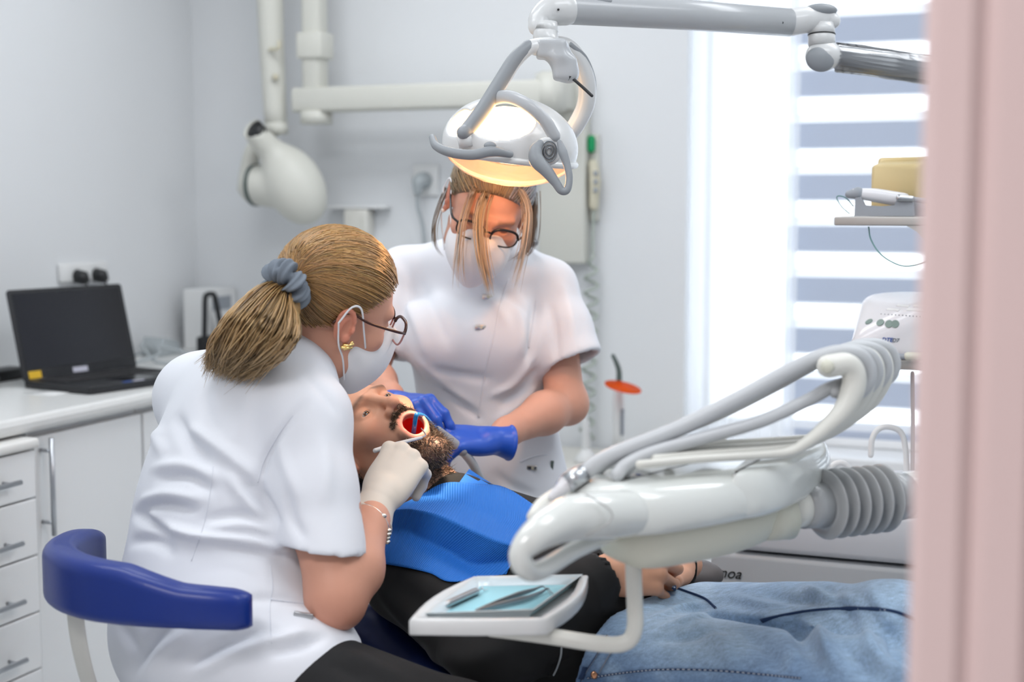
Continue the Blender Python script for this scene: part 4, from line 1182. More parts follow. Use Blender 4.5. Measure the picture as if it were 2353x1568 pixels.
# yoke: grey-backed left limb and white right limb
left = [(1262, 106), (1235, 104), (1214, 108), (1183, 138), (1150, 190), (1112, 250), (1078, 295), (1066, 306)]
mk('yoke_limb', *rtube([lp_(a, b + 4, -0.035 - 0.05 * (i / 7)) for i, (a, b) in enumerate(left)], [0.019, 0.016, 0.0125, 0.0125, 0.0125, 0.0125, 0.0125, 0.012], 18, 50), M['lamp_white'], ol)
mk('yoke_pad', *rtube([lp_(a - 1, b - 1, -0.051 - 0.05 * (i / 5)) for i, (a, b) in enumerate(left[2:])], [0.0118, 0.0125, 0.0128, 0.0128, 0.0125, 0.0118], 18, 40), M['grip_grey'], ol)
right = [(1262, 106), (1300, 108), (1330, 140), (1348, 190), (1346, 240), (1325, 285), (1300, 318)]
mk('yoke_limb', *rtube([lp_(a, b, 0.02 + 0.09 * (i / 6)) for i, (a, b) in enumerate(right)], [0.018, 0.0165, 0.0165, 0.0165, 0.0165, 0.016, 0.016], 18, 50), M['lamp_white'], ol)
mk('yoke_pad', *rtube([lp_(a + 10, b - 4, 0.025 + 0.09 * (i / 4)) for i, (a, b) in enumerate(right[1:-1])], [0.006, 0.009, 0.0095, 0.008, 0.005], 14, 40), M['grip_grey'], ol)
# sensor box with black rod
bxp = [[lp_(a, b, dd) for a, b in ((1238, 110), (1272, 104), (1312, 108), (1322, 128), (1300, 126), (1250, 124))] for dd in (-0.03, 0.02)]
s_ = SDF((-0.06, -0.06, -0.06), (0.06, 0.06, 0.06), 0.003)
s_.rbox((-0.012, 0, 0.018), (0.026, 0.026, 0.016), 0.006)
s_.rbox((0.012, -0.004, -0.016), (0.020, 0.022, 0.020), 0.007, k=0.02)
s_.cone((0.0, 0, 0.015), (0.02, -0.004, -0.022), 0.020, 0.017, 0.015)
vs, fs = s_.mesh(1)
bo = lp_(1281, 138, -0.03)
mk_np('sensor_box', to_world(vs, Matrix.Translation(bo)), fs, M['lamp_silver'], ol)
mk('rod', *rtube([lp_(1306, 172, -0.045), lp_(1335, 197, -0.05), lp_(1360, 220, -0.055)], 0.0028, 10, 12), M['black_plastic'], ol)
mk('rod_socket', *xf(lathe([(0.007, -0.008), (0.0085, 0.0), (0.0078, 0.005)], 6), axisM(lp_(1309, 174, -0.046), V(0.6, -0.2, -0.6))), M['black_plastic'], ol)
# lamp head
LC = lp_(1172, 335, -0.01)
MOUTH = P(990, 1030, 2.56)
beam = (MOUTH - LC).normalized()
ax_z = nrm(V(0.12, -0.10, 1.0))
LHM = hframe(LC, V(0.10, 1.0, 0.08), ax_z)
s_ = SDF((-0.15, -0.14, -0.05), (0.15, 0.14, 0.12), 0.003)
s_.ell((0, 0, 0.0), (0.122, 0.105, 0.088))
s_.plane((0, 0, -0.022), (0, 0, -1), 0.006)
s_.shell(0.006)
s_.ell((-0.018, -0.085, 0.052), (0.064, 0.055, 0.040), k=0.006, op='sub')
s_.ell((-0.095, -0.06, 0.035), (0.03, 0.045, 0.026), k=0.006, op='sub')
s_.ell((0.0, 0.085, 0.052), (0.07, 0.055, 0.040), k=0.006, op='sub')
s_.plane((0, 0, -0.020), (0, 0, -1), 0.0)
vs, fs = s_.mesh(1)
mk_np('head_shell', to_world(vs, LHM), fs, M['lamp_white'], ol)
mk('reflector', *xf(lathe([(0.02, 0.068), (0.06, 0.058), (0.088, 0.035), (0.102, 0.0), (0.104, -0.015)], 36, cap=False), LHM @ Matrix.Diagonal((1, 0.86, 1, 1))), M['lamp_glow'], ol, label='glowing reflector')
mk('rim_band', *xf(tube([V(0.120 * math.cos(2 * math.pi * k / 48), 0.103 * math.sin(2 * math.pi * k / 48), -0.020) for k in range(48)], 0.006, 10, closed=True), LHM), M['lamp_white'], ol)
mk('clear_cover', *xf(lathe([(0.004, -0.072), (0.04, -0.068), (0.075, -0.056), (0.1, -0.038), (0.112, -0.022)], 40, cap=False), LHM @ Matrix.Diagonal((1.05, 0.9, 1, 1))), M['clear_shield'], ol, label='clear splash cover')
mk('bridge_band', *rtube([lp_(1120, 232, -0.05), lp_(1165, 222, -0.10), lp_(1210, 240, -0.135), lp_(1250, 275, -0.14), lp_(1273, 312, -0.135)], 0.0115, 16, 40, flat=0.6), M['lamp_silver'], ol)
vd = mk('vent_disc', *xf(lathe([(0.024, -0.012), (0.024, -0.002), (0.020, 0.0)], 28), axisM(lp_(1261, 348, -0.135), V(0.25, -1, -0.1))), M['lamp_white'], ol)
vm = axisM(lp_(1261, 348, -0.1365), V(0.25, -1, -0.1))
for rr_ in (0.005, 0.0095, 0.014): mk('vent_ring', *xf(tube([V(rr_ * math.cos(2 * math.pi * k / 24), 1.25 * rr_ * math.sin(2 * math.pi * k / 24), 0.001) for k in range(24)], 0.0014, 6, closed=True), vm), M['dark_steel'], vd)
mk('side_grip', *rtube([lp_(993, 316, -0.10), lp_(1003, 336, -0.12), lp_(1035, 350, -0.135), lp_(1085, 356, -0.14), lp_(1130, 348, -0.135), lp_(1172, 355, -0.12)], [0.0058, 0.0075, 0.0085, 0.0088, 0.0095, 0.006], 14, 50), M['grip_grey'], ol)
mk('side_knob', *sphere(lp_(1126, 335, -0.135), 0.009, 16, 8, (1.2, 0.6, 0.8)), M['grip_grey'], ol)
loop = [(1240, 330), (1231, 345), (1233, 368), (1255, 392), (1277, 420), (1290, 438), (1303, 436), (1308, 410), (1303, 380), (1293, 350), (1286, 328)]
mk('loop_grip', *rtube([lp_(a, b, -0.150 - 0.012 * math.sin(math.pi * i / 10)) for i, (a, b) in enumerate(loop)], [0.007, 0.011, 0.013, 0.011, 0.0078, 0.007, 0.0065, 0.006, 0.0065, 0.008, 0.005], 14, 70), M['grip_grey'], ol)
mk('pivot_boss', *tube([lp_(1068, 310, -0.09), lp_(1072, 338, -0.09)], [0.014, 0.013], 18), M['lamp_white'], ol)
spot = bpy.data.lights.new('operating_beam', 'SPOT')
spot.energy = 42.0; spot.color = (1.0, 0.78, 0.56); spot.spot_size = math.radians(19); spot.spot_blend = 0.35; spot.shadow_soft_size = 0.04
so_ = bpy.data.objects.new('operating_beam', spot)
so_.location = LC + beam * 0.10
so_.rotation_euler = beam.to_track_quat('-Z', 'Y').to_euler()
COL.objects.link(so_)

# the bulb itself: warm spill out of the open underside and the clear cover
bulb = bpy.data.lights.new('operating_bulb', 'POINT')
bulb.energy = 2.2; bulb.color = (1.0, 0.46, 0.18); bulb.shadow_soft_size = 0.03
bo2 = bpy.data.objects.new('operating_bulb', bulb)
bo2.location = LC - ax_z * 0.035
COL.objects.link(bo2)
# ================================================================== people: shared builders
def skin_mat(name, base, rough=0.5):
    return mat(name, base, rough, bump=(220, 0.06, 0.001), var=(9, 0.05), vcol='tint', spec=0.35)
skin_mat('skin_light', (0.72, 0.47, 0.38))
mat('eye_white', (0.8, 0.78, 0.75), 0.15, vcol='tint', coat=0.5)
mat('cotton_white', (0.80, 0.825, 0.88), 0.85, sheen=0.1, bump=(700, 0.05, 0.0005))
mat('mask_white', (0.86, 0.86, 0.88), 0.85, bump=(500, 0.1, 0.0006))
mat('latex', (0.76, 0.69, 0.60), 0.55, bump=(160, 0.08, 0.0008))
mat('nitrile_blue', (0.020, 0.10, 0.58), 0.35, bump=(200, 0.05, 0.0006), coat=0.1)
mat('hair_blond', (0.36, 0.21, 0.085), 0.36, vcol='tint', spec=0.8)
mat('hair_grey', (0.5, 0.42, 0.33), 0.45, vcol='tint', spec=0.5)
mat('hair_dark', (0.03, 0.022, 0.018), 0.5, vcol='tint')
mat('black_cloth', (0.008, 0.008, 0.0085), 0.85, sheen=0.02, bump=(500, 0.15, 0.0006))
mat('trouser_black', (0.012, 0.012, 0.013), 0.85, bump=(500, 0.1, 0.0006))
mat('scrunchie', (0.17, 0.20, 0.24), 0.85, bump=(400, 0.2, 0.0006))
mat('frame_brown', (0.06, 0.018, 0.012), 0.25)
mat('frame_black', (0.01, 0.01, 0.012), 0.3)
mat('frame_rose', (0.65, 0.36, 0.33), 0.25, tl=0.3)
mat('pearl', (0.85, 0.82, 0.78), 0.2, coat=0.5)

def head_prims(s, o):
    """adds a head to an SDF in head space: x right, y forward, z up, origin between the ears"""
    jaw = o.get('jaw', 0.0)                       # how far the jaw drops
    w = o.get('w', 1.0)
    s.ell((0, -0.014, 0.040), (0.074 * w, 0.096, 0.082))
    s.ell((0, 0.030, 0.000), (0.062 * w, 0.062, 0.075), k=0.03)
    s.ell((0, 0.046, -0.055), (0.047 * w, 0.044, 0.055 + jaw * 0.4), k=0.03)
    for q in (-1, 1):
        s.cone((q * 0.052 * w, 0.0, -0.045), (q * 0.046 * w, 0.020, -0.075 - jaw * 0.5), 0.014, 0.014, 0.03)
        s.cone((q * 0.044 * w, 0.024, -0.077 - jaw * 0.6), (q * 0.012, 0.078 - jaw * 0.5, -0.108 - jaw), 0.014, 0.014, 0.03)
        s.ell((q * 0.044 * w, 0.062, -0.022), (0.022, 0.020, 0.018), k=0.025)
        s.cone((q * 0.042, 0.078, 0.026), (q * 0.012, 0.091, 0.022), 0.008, 0.009, 0.014)
    s.ell((0, 0.083 - jaw * 0.55, -0.108 - jaw), (0.019, 0.015, 0.016), k=0.02)
    s.ell((0, 0.072, -0.066), (0.032, 0.026, 0.030), k=0.02)
    for q in (-1, 1):                              # eye sockets, balls with lids
        s.ell((q * 0.032, 0.098, 0.004), (0.020, 0.016, 0.014), k=0.012, op='sub')
        s.ell((q * 0.0315, 0.0745, 0.003), (0.0150, 0.0142, 0.0142), k=0.005)
        if o.get('eyes', True):
            s.ell((q * 0.0315, 0.0905, 0.0012), (0.0135, 0.012, o.get('lid', 0.0042)), k=0.002, op='sub')
    # nose
    s.cone((0, 0.089, 0.018), (0, 0.108, -0.022), 0.0075, 0.0095, 0.012)
    s.ell((0, 0.1125, -0.030), (0.0125, 0.0125, 0.0115), k=0.008)
    for q in (-1, 1):
        s.ell((q * 0.0135, 0.100, -0.035), (0.0085, 0.0105, 0.0085), k=0.006)
        s.ell((q * 0.0066, 0.1055, -0.0435), (0.0042, 0.0068, 0.0055), k=0.002, op='sub')
    # mouth
    mz = -0.066
    if jaw > 0.005:
        a, b = 0.024, 0.012 + jaw * 0.42
        cz = mz - jaw * 0.50
        n = 22
        pts = [(a * 1.0 * math.cos(2 * math.pi * i / n), 0.0925 - 0.20 * a * abs(math.cos(2 * math.pi * i / n)) - (jaw * 0.42 if math.sin(2 * math.pi * i / n) < 0 else 0.0) * -math.sin(2 * math.pi * i / n), cz + b * math.sin(2 * math.pi * i / n)) for i in range(n)]
        for i in range(n): s.cone(pts[i], pts[(i + 1) % n], 0.0052, 0.0052, 0.010)
        s.ell((0, 0.092 - jaw * 0.2, cz), (a - 0.003, 0.042, b - 0.0035), k=0.004, op='sub')
    else:
        s.cone((-0.020, 0.088, mz + 0.004), (0.0, 0.0965, mz + 0.005), 0.0045, 0.0055, 0.006)
        s.cone((0.020, 0.088, mz + 0.004), (0.0, 0.0965, mz + 0.005), 0.0045, 0.0055, 0.006)
        s.cone((-0.018, 0.087, mz - 0.006), (0.0, 0.0945, mz - 0.007), 0.0045, 0.006, 0.006)
        s.cone((0.018, 0.087, mz - 0.006), (0.0, 0.0945, mz - 0.007), 0.0045, 0.006, 0.006)
    # ears
    es_ = o.get('ear', 1.0)
    for q in (-1, 1):
        x = q * 0.073 * w
        E = lambda dx, dy, dz: (x + q * dx * es_, -0.006 + dy * es_, -0.002 + dz * es_)
        A = np.array([[0.96, q * 0.28, 0.0], [-q * 0.28, 0.96, -0.18], [0, 0.18, 0.98]])
        s.ell(E(0.004, -0.002, 0.0), (0.0085 * es_, 0.0195 * es_, 0.032 * es_), R=A, k=0.010)
        n = 14
        rim = [E(0.009 + 0.003 * math.sin(t), -0.004 + 0.0175 * math.cos(t) - 0.004 * math.sin(t), 0.004 + 0.030 * math.sin(t)) for t in [math.radians(-70 + 285 * i / (n - 1)) for i in range(n)]]
        for i in range(n - 1): s.cone(rim[i], rim[i + 1], 0.0038 * es_, 0.0038 * es_, 0.004)
        s.ell(E(0.013, 0.002, -0.002), (0.006 * es_, 0.0095 * es_, 0.0165 * es_), k=0.004, op='sub')
        s.ell(E(0.010, 0.010, -0.026), (0.005 * es_, 0.007 * es_, 0.009 * es_), k=0.006)
        s.ell(E(0.012, 0.014, -0.004), (0.005 * es_, 0.004 * es_, 0.006 * es_), k=0.004)
    # neck
    nb = o.get('neck', (0, -0.045, -0.20)); nr = o.get('neck_r', (0.052, 0.056))
    s.cone((0, -0.022, -0.045), nb, nr[0], nr[1], 0.03)
    return s
def head_mesh(o, h=0.0022):
    nb = o.get('neck', (0, -0.045, -0.20))
    lo = (-0.10, min(-0.13, nb[1] - 0.07), min(-0.17, nb[2] - 0.03)); hi = (0.10, max(0.14, nb[1] + 0.07), 0.14)
    s = SDF(lo, hi, h)
    head_prims(s, o)
    s.plane((0, nb[1], nb[2]), (0, nb[1] * 0.6, nb[2]), 0.0)
    return s.mesh(1)
def skin_tint(v, base, o):
    """colour of the skin by place: lips, cheeks, nose, brows, beard"""
    c = np.tile(np.array(base, float), (len(v), 1))
    def mix(m, col): 
        c[:] = c * (1 - m[:, None]) + np.array(col) * m[:, None]
    def g(p, r): return np.exp(-(((v - np.array(p)) / np.array(r)) ** 2).sum(1))
    red = np.array(base) * np.array((1.0, 0.72, 0.68))
    for q in (-1, 1):
        mix(0.5 * g((q * 0.042, 0.075, -0.03), (0.022, 0.02, 0.02)), red)
        mix(0.7 * np.clip((np.abs(v[:, 0]) - 0.074) / 0.01, 0, 1) * (np.abs(v[:, 2]) < 0.045) * (np.abs(v[:, 1]) < 0.04), red)
    mix(0.5 * g((0, 0.112, -0.032), (0.016, 0.012, 0.014)), red)
    return c
def smooth01(x, a, b):
    t = np.clip((x - a) / (b - a), 0, 1)
    return t * t * (3 - 2 * t)

def hand_joints(side, flex, thumb, sc=1.0, splay=(6, 1, -4, -10)):
    """finger chains in hand space: x towards the thumb is +x for side=+1 (left hand); y along the fingers; z out of the back"""
    mcp = [(0.0265, 0.086, 0.000), (0.0065, 0.090, 0.003), (-0.0135, 0.085, 0.001), (-0.0315, 0.075, -0.004)]
    ln = [(0.043, 0.026, 0.021), (0.047, 0.030, 0.022), (0.044, 0.027, 0.022), (0.034, 0.021, 0.019)]
    rd = [(0.0098, 0.0088, 0.0080, 0.0068), (0.0100, 0.0090, 0.0082, 0.0070), (0.0096, 0.0086, 0.0078, 0.0067), (0.0085, 0.0075, 0.0068, 0.0060)]
    ch = []
    for i in range(4):
        p = Vector(mcp[i]); pts = [p.copy()]
        a = 0.0
        for j in range(3):
            a += math.radians(flex[i][j])
            d = Vector((math.sin(math.radians(splay[i])) * math.cos(a), math.cos(a) * math.cos(math.radians(splay[i])), -math.sin(a)))
            p = p + d * ln[i][j]; pts.append(p.copy())
        ch.append((pts, rd[i]))
    ch.append(([Vector(t) for t in thumb], (0.0135, 0.0115, 0.0095, 0.0075)[:len(thumb)]))
    out = []
    for pts, r in ch: out.append(([Vector((q.x * side, q.y, q.z)) * sc for q in pts], [x * sc for x in r]))
    return out
def add_hand(s, ch, side, sc=1.0, puff=0.0, wrist_r=0.025):
    m = lambda x, y, z: (x * side * sc, y * sc, z * sc)
    mc = [c[0][0] for c in ch[:4]]
    base = [(0.016, 0.004, 0.0), (0.005, 0.002, 0.002), (-0.006, 0.002, 0.001), (-0.016, 0.004, -0.002)]
    for i in range(4):
        s.cone(m(*base[i]), tuple(mc[i]), 0.0135 * sc + puff, 0.0105 * sc + puff, 0.012)
    s.ell(m(0.022, 0.035, -0.008), (0.017 * sc + puff, 0.032 * sc + puff, 0.015 * sc + puff), k=0.014)
    s.ell(m(-0.022, 0.035, -0.008), (0.013 * sc + puff, 0.034 * sc + puff, 0.013 * sc + puff), k=0.014)
    s.cone(m(0, -0.05, -0.002), m(0, 0.005, 0), wrist_r * sc + puff, 0.023 * sc + puff, 0.015)
    for pts, r in ch[:4]:
        for j in range(3): s.cone(pts[j], pts[j + 1], r[j] + puff, r[j + 1] + puff, 0.0045 if j else 0.006)
    pts, r = ch[4]
    for j in range(len(pts) - 1): s.cone(pts[j], pts[j + 1], r[j] + puff, r[j + 1] + puff, 0.010 if j == 0 else 0.004)
def hand_mesh(side, flex, thumb, sc=1.0, puff=0.0, splay=(6, 1, -4, -10), h=0.0019, cuff=None, wrist_r=0.025):
    ch = hand_joints(side, flex, thumb, sc, splay)
    P_ = np.array([tuple(q) for c in ch for q in c[0]] + [(0, -0.06, 0)])
    lo, hi = P_.min(0) - 0.035, P_.max(0) + 0.035
    lo[1] = min(lo[1], -0.095); 
    lo[0] = min(lo[0], -0.055); hi[0] = max(hi[0], 0.055)
    lo[2] = min(lo[2], -0.05); hi[2] = max(hi[2], 0.05)
    s = SDF(lo, hi, h)
    add_hand(s, ch, side, sc, puff, wrist_r)
    if cuff:                                        # flared glove cuff with a rolled hem
        y, r = cuff
        s.cone((0, y, -0.002), (0, -0.012, 0), r, 0.026 * sc + puff, 0.006)
        s.torus((0, y, -0.002), (0, 1, 0), r - 0.001, 0.0028, 0.003)
        s.cone((0, y - 0.05, -0.002), (0, y + 0.002, -0.002), r - 0.0045, r - 0.0060, 0.0, 'sub')
        s.plane((0, y - 0.0035, 0), (0, -1, 0), 0.0)
    else:
        s.plane((0, -0.05, 0), (0, -1, 0), 0.0)
    vs, fs = s.mesh(1)
    return vs, fs, ch
class Body:
    """several surface pieces gathered into one body mesh"""
    def __init__(self): self.v = []; self.f = []; self.c = []; self.n = 0
    def add(self, vs, fs, col):
        self.v.append(vs); self.f.append(fs + self.n); self.n += len(vs)
        col = np.array(col, float)
        self.c.append(np.tile(col, (len(vs), 1)) if col.ndim == 1 else col)
    def build(self, name, m, parent=None):
        o = mk_np(name, np.concatenate(self.v), np.concatenate(self.f), m, parent)
        set_color(o, np.concatenate(self.c))
        return o
def strands(paths, r0, name, m, parent, base, var, n=3, seed=0, taper=True, tip=None):
    """thin tapered tubes; paths = list of (k,3) arrays; one mesh"""
    rg = np.random.RandomState(seed)
    V_, F_, C_ = [], [], []
    b = 0
    for p in paths:
        k = len(p)
        t = np.gradient(p, axis=0); t /= np.linalg.norm(t, axis=1)[:, None] + 1e-9
        ref = np.array((0.3, 0.5, 0.81)); u = np.cross(t, ref); u /= np.linalg.norm(u, axis=1)[:, None] + 1e-9
        w = np.cross(t, u)
        s = np.linspace(0, 1, k)
        rad = r0 * rg.uniform(0.7, 1.3) * (np.minimum(1, (1 - s) * 4 + 0.15) if taper else np.ones(k))
        ring = np.stack([p + (u * math.cos(2 * math.pi * j / n) + w * math.sin(2 * math.pi * j / n)) * rad[:, None] for j in range(n)], 1)
        V_.append(ring.reshape(-1, 3))
        i = np.arange(k - 1)[:, None] * n; j = np.arange(n)[None, :]
        F_.append(np.stack([b + i + j, b + i + (j + 1) % n, b + i + n + (j + 1) % n, b + i + n + j], -1).reshape(-1, 4))
        b += k * n
        col = np.array(base) * (1 + rg.uniform(-var, var)) * (1 + rg.uniform(-0.06, 0.06, 3))
        cc = np.tile(col, (k * n, 1))
        if tip is not None:
            ss = np.repeat(s, n)[:, None]
            cc = cc * (1 - ss) + np.array(tip) * (1 + rg.uniform(-var, var)) * ss
        C_.append(cc)
    o = mk_np(name, np.concatenate(V_), np.concatenate(F_), m, parent)
    set_color(o, np.concatenate(C_))
    o['kind'] = 'stuff'
    return o
# ================================================================== patient lying in the chair
def arr(v): return np.array(tuple(v), dtype=float)
PH_O = V(-0.258, 2.587, 0.923)
PHM = hframe(PH_O, V(0.194, -0.584, 0.789), V(-0.81, 0.358, 0.464))
NECK = PHM @ V(0, -0.05, -0.185)
PEL = P(1490, 1505, 2.27)
tdir = (PEL - NECK).normalized()
side = V(tdir.y, -tdir.x, 0).normalized()            # towards the camera: his right
if side.y > 0: side = -side
tup = side.cross(tdir).normalized()
if tup.z < 0: tup = -tup
C1 = NECK + tdir * 0.11 - tup * 0.035
RSH, LSH = C1 + side * 0.165 - tup * 0.01, C1 - side * 0.165 - tup * 0.01
REL, RWR = P(1135, 1505, 2.18), P(1384, 1320, 2.20)
LEL, LWR = P(1556, 1302, 2.36) + V(-0.10, 0.22, -0.05), P(1556, 1302, 2.36)
ld = nrm(V(0.824, -0.567, 0)); ls = V(-0.567, -0.824, 0)
RHIP, LHIP = PEL + ls * 0.085, PEL - ls * 0.085
RKN, LKN = P(1985, 1590, 1.99), P(2055, 1452, 2.10)
RAN, LAN = RKN + V(0.30, -0.22, -0.16), LKN + V(0.32, -0.20, -0.14)
TR = [arr(side), arr(tdir), arr(tup)]                 # local axes of the torso
skin_mat('skin_tan', (0.62, 0.36, 0.25))
PT_SKIN = np.array((0.64, 0.335, 0.215))

vs, fs = head_mesh(dict(jaw=0.026, lid=0.0035, neck=(0, -0.05, -0.185), neck_r=(0.056, 0.062)), 0.0019)
tint = skin_tint(vs, PT_SKIN, {})
def blend(t, m, col): t[:] = t * (1 - m[:, None]) + np.array(col) * m[:, None]
v = vs
mc = np.array((0, 0.085, -0.080))
# lips and inside of the mouth
mr = np.sqrt((v[:, 0] / 0.0295) ** 2 + ((v[:, 2] + 0.079) / 0.0295) ** 2)
lipm = smooth01(1.0 - mr, -0.10, 0.10) * (v[:, 1] > 0.06)
blend(tint, lipm * 0.8, (0.55, 0.20, 0.16))
inm = ((mr < 0.84) & (v[:, 1] < 0.088) & (v[:, 1] > 0.02)).astype(float)
blend(tint, inm, (0.62, 0.012, 0.010))
# stubble and beard area, brows
brd = smooth01(-v[:, 2] - 0.20 * v[:, 1], 0.045, 0.075) * smooth01(v[:, 1], -0.01, 0.02) * (1 - smooth01(-v[:, 2], 0.16, 0.18)) * (1 - lipm)
must = np.exp(-((v[:, 2] + 0.0465 - 0.25 * np.clip(np.abs(v[:, 0]) - 0.016, 0, 1) * -2.2) / 0.0065) ** 2) * smooth01(0.036 - np.abs(v[:, 0]), 0, 0.008) * (v[:, 1] > 0.07)
blend(tint, np.clip(brd * 0.75 + must * 0.8, 0, 0.85) * (1 - inm), (0.10, 0.060, 0.042))
for q in (-1, 1):
    bm_ = np.exp(-((v[:, 2] - 0.026 + 0.12 * (np.abs(v[:, 0]) - 0.03)) / 0.0055) ** 2) * smooth01(0.026 - np.abs(v[:, 0] - q * 0.034), 0, 0.01) * (v[:, 1] > 0.05)
    blend(tint, bm_ * 0.8, (0.09, 0.05, 0.03))
B = Body()
B.add(to_world(vs, PHM), fs, tint)
# trunk and limbs under the clothes
s_ = SDF((-0.40, 1.60, 0.30), (1.15, 2.95, 0.95), 0.010)
s_.ell(arr(C1 + tdir * 0.10), (0.155, 0.19, 0.085), R=TR)
s_.ell(arr(PEL - tdir * 0.05), (0.14, 0.14, 0.085), R=TR, k=0.05)
s_.cone(arr(NECK), arr(C1), 0.055, 0.06, 0.03)
for sh, el, wr in ((RSH, REL, RWR), (LSH, LEL, LWR)):
    s_.cone(arr(C1), arr(sh), 0.05, 0.045, 0.03); s_.cone(arr(sh), arr(el), 0.042, 0.034, 0.02); s_.cone(arr(el), arr(wr), 0.033, 0.024, 0.01)
for hp, kn, an in ((RHIP, RKN, RAN), (LHIP, LKN, LAN)):
    s_.cone(arr(hp), arr(kn), 0.065, 0.045, 0.04); s_.cone(arr(kn), arr(an), 0.045, 0.032, 0.02)
v_, f_ = s_.mesh(1); B.add(v_, f_, PT_SKIN)
# clasped hands
RHM = hframe(RWR + V(0.004, 0.0, 0.0), V(0.95, 0.20, 0.06), V(0.20, -0.74, 0.62))
hv, hf, ch = hand_mesh(-1, [(38, 66, 38), (44, 70, 40), (50, 70, 40), (56, 66, 38)], [(0.020, 0.018, -0.006), (0.036, 0.046, -0.010), (0.040, 0.075, -0.014), (0.030, 0.098, -0.018)], 1.02, h=0.0022)
B.add(to_world(hv, RHM), hf, PT_SKIN)
LHM_ = hframe(LWR, V(-0.5, -0.86, 0.08), V(0.15, -0.05, 0.95))
hv, hf, ch2 = hand_mesh(1, [(14, 66, 34), (18, 70, 36), (22, 70, 36), (26, 66, 34)], [(0.020, 0.018, -0.006), (0.034, 0.046, -0.014), (0.034, 0.075, -0.028), (0.026, 0.098, -0.040)], 1.04, h=0.0022)
B.add(to_world(hv, LHM_), hf, PT_SKIN)
pt = B.build('person', M['skin_tan'])
tag(pt, 'reclining patient with dark beard in black hoodie and blue jeans, mouth open, hands clasped', 'person')
# nails
mat('nail', (0.78, 0.50, 0.42), 0.25, coat=0.3)
for hm, chs in ((RHM, ch), (LHM_, ch2)):
    for c in chs[:4]:
        a, b = c[0][2], c[0][3]
        d_ = (b - a).normalized(); x_ = V(1, 0, 0); z_ = x_.cross(d_).normalized()
        mk('fingernail', *xf(sphere((0, 0, 0), 0.0055, 12, 8, (0.95, 1.15, 0.28)), hm @ frame(b + z_ * (c[1][3] * 0.86) + d_ * 0.001, d_.cross(z_), d_, z_)), M['nail'], pt)
# eyes
for q in (-1, 1):
    e_ = sphere((0, 0, 0), 0.0128, 28, 20)
    gz = nrm(V(-q * 0.02 + 0.10, 1, -0.25))
    o = mk('eye', *xf(e_, PHM @ axisM(V(q * 0.0315, 0.0748, 0.003), gz)), M['eye_white'], pt)
    zz = np.array([p.z for p in e_[0]]) / 0.0128
    cc = np.tile(np.array((0.50, 0.43, 0.38)), (len(zz), 1))
    cc[zz > 0.86] = (0.10, 0.045, 0.02); cc[zz > 0.965] = (0.005, 0.005, 0.005)
    set_color(o, cc)
# beard hairs on the chin and jaw; paler tips paint lamplight into the colour
rg = np.random.RandomState(5)
nv = vnormals(vs, fs)
cand = np.nonzero((np.clip(brd * (v[:, 2] < -0.088) + must, 0, 1) > 0.5) & (inm < 0.5) & (lipm < 0.4))[0]
paths = []
mcand = np.nonzero((must > 0.45) & (inm < 0.5) & (lipm < 0.5))[0]
for i in np.concatenate([rg.choice(cand, 2600), rg.choice(mcand, 380)]):
    L_ = rg.uniform(0.006, 0.013) * (0.6 if v[i, 2] > -0.07 else 1.0)
    d_ = nv[i] * 0.7 + np.array((0, 0.15, -0.75)) + rg.normal(size=3) * 0.35
    d_ /= np.linalg.norm(d_); c_ = rg.normal(size=3) * 0.25
    t = np.linspace(0, 1, 4)[:, None]
    paths.append(to_world(v[i] + d_ * t * L_ + c_ * t * t * L_, PHM))
strands(paths, 0.00042, 'beard', M['hair_dark'], pt, (0.085, 0.058, 0.042), 0.6, seed=2, tip=(0.19, 0.14, 0.10))
# head hair: short dark cap
s_ = SDF((-0.10, -0.13, -0.10), (0.10, 0.13, 0.15), 0.003)
s_.ell((0, -0.016, 0.040), (0.079, 0.100, 0.088))
s_.ell((0, 0.085, 0.030), (0.070, 0.075, 0.072), k=0.02, op='sub')
s_.plane((0, 0.03, -0.01), (0, 0.75, -0.66), 0.01)
hv, hf = s_.mesh(1)
o = mk_np('hair', to_world(hv, PHM), hf, M['hair_dark'], pt); set_color(o, np.tile((0.022, 0.016, 0.013), (len(hv), 1)))
rg = np.random.RandomState(8)
hn = vnormals(hv, hf); paths = []
for i in rg.choice(len(hv), 1800):
    d_ = hn[i] * 0.5 + np.array((0, -0.6, -0.3)) + rg.normal(size=3) * 0.25; d_ /= np.linalg.norm(d_)
    t = np.linspace(0, 1, 4)[:, None]
    paths.append(to_world(hv[i] + d_ * t * rg.uniform(0.012, 0.022), PHM))
strands(paths, 0.0005, 'hair_strand', M['hair_dark'], o, (0.03, 0.022, 0.018), 0.5, seed=3)

# hoodie
s_ = SDF((-0.42, 1.85, 0.42), (0.62, 2.95, 0.95), 0.006)
s_.ell(arr(C1 + tdir * 0.07 - tup * 0.0), (0.195, 0.20, 0.112), R=TR)
s_.ell(arr(PEL - tdir * 0.13), (0.185, 0.20, 0.125), R=TR, k=0.08)
s_.cone(arr(NECK + tdir * 0.02), arr(C1), 0.075, 0.09, 0.05)
for sh, el, wr in ((RSH, REL, RWR), (LSH, LEL, LWR)):
    s_.cone(arr(C1), arr(sh), 0.08, 0.075, 0.06)
    s_.cone(arr(sh), arr(el), 0.075, 0.062, 0.03)
    w2 = el + (wr - el) * 0.86
    s_.cone(arr(el), arr(w2), 0.062, 0.048, 0.03)
    s_.cone(arr(w2), arr(wr - (wr - el).normalized() * 0.004), 0.040, 0.038, 0.012)
    s_.cone(arr(wr - (wr - el).normalized() * 0.015), arr(wr + (wr - el).normalized() * 0.08), 0.029, 0.03, 0.0, 'sub')
    e_ = (wr - el).normalized()
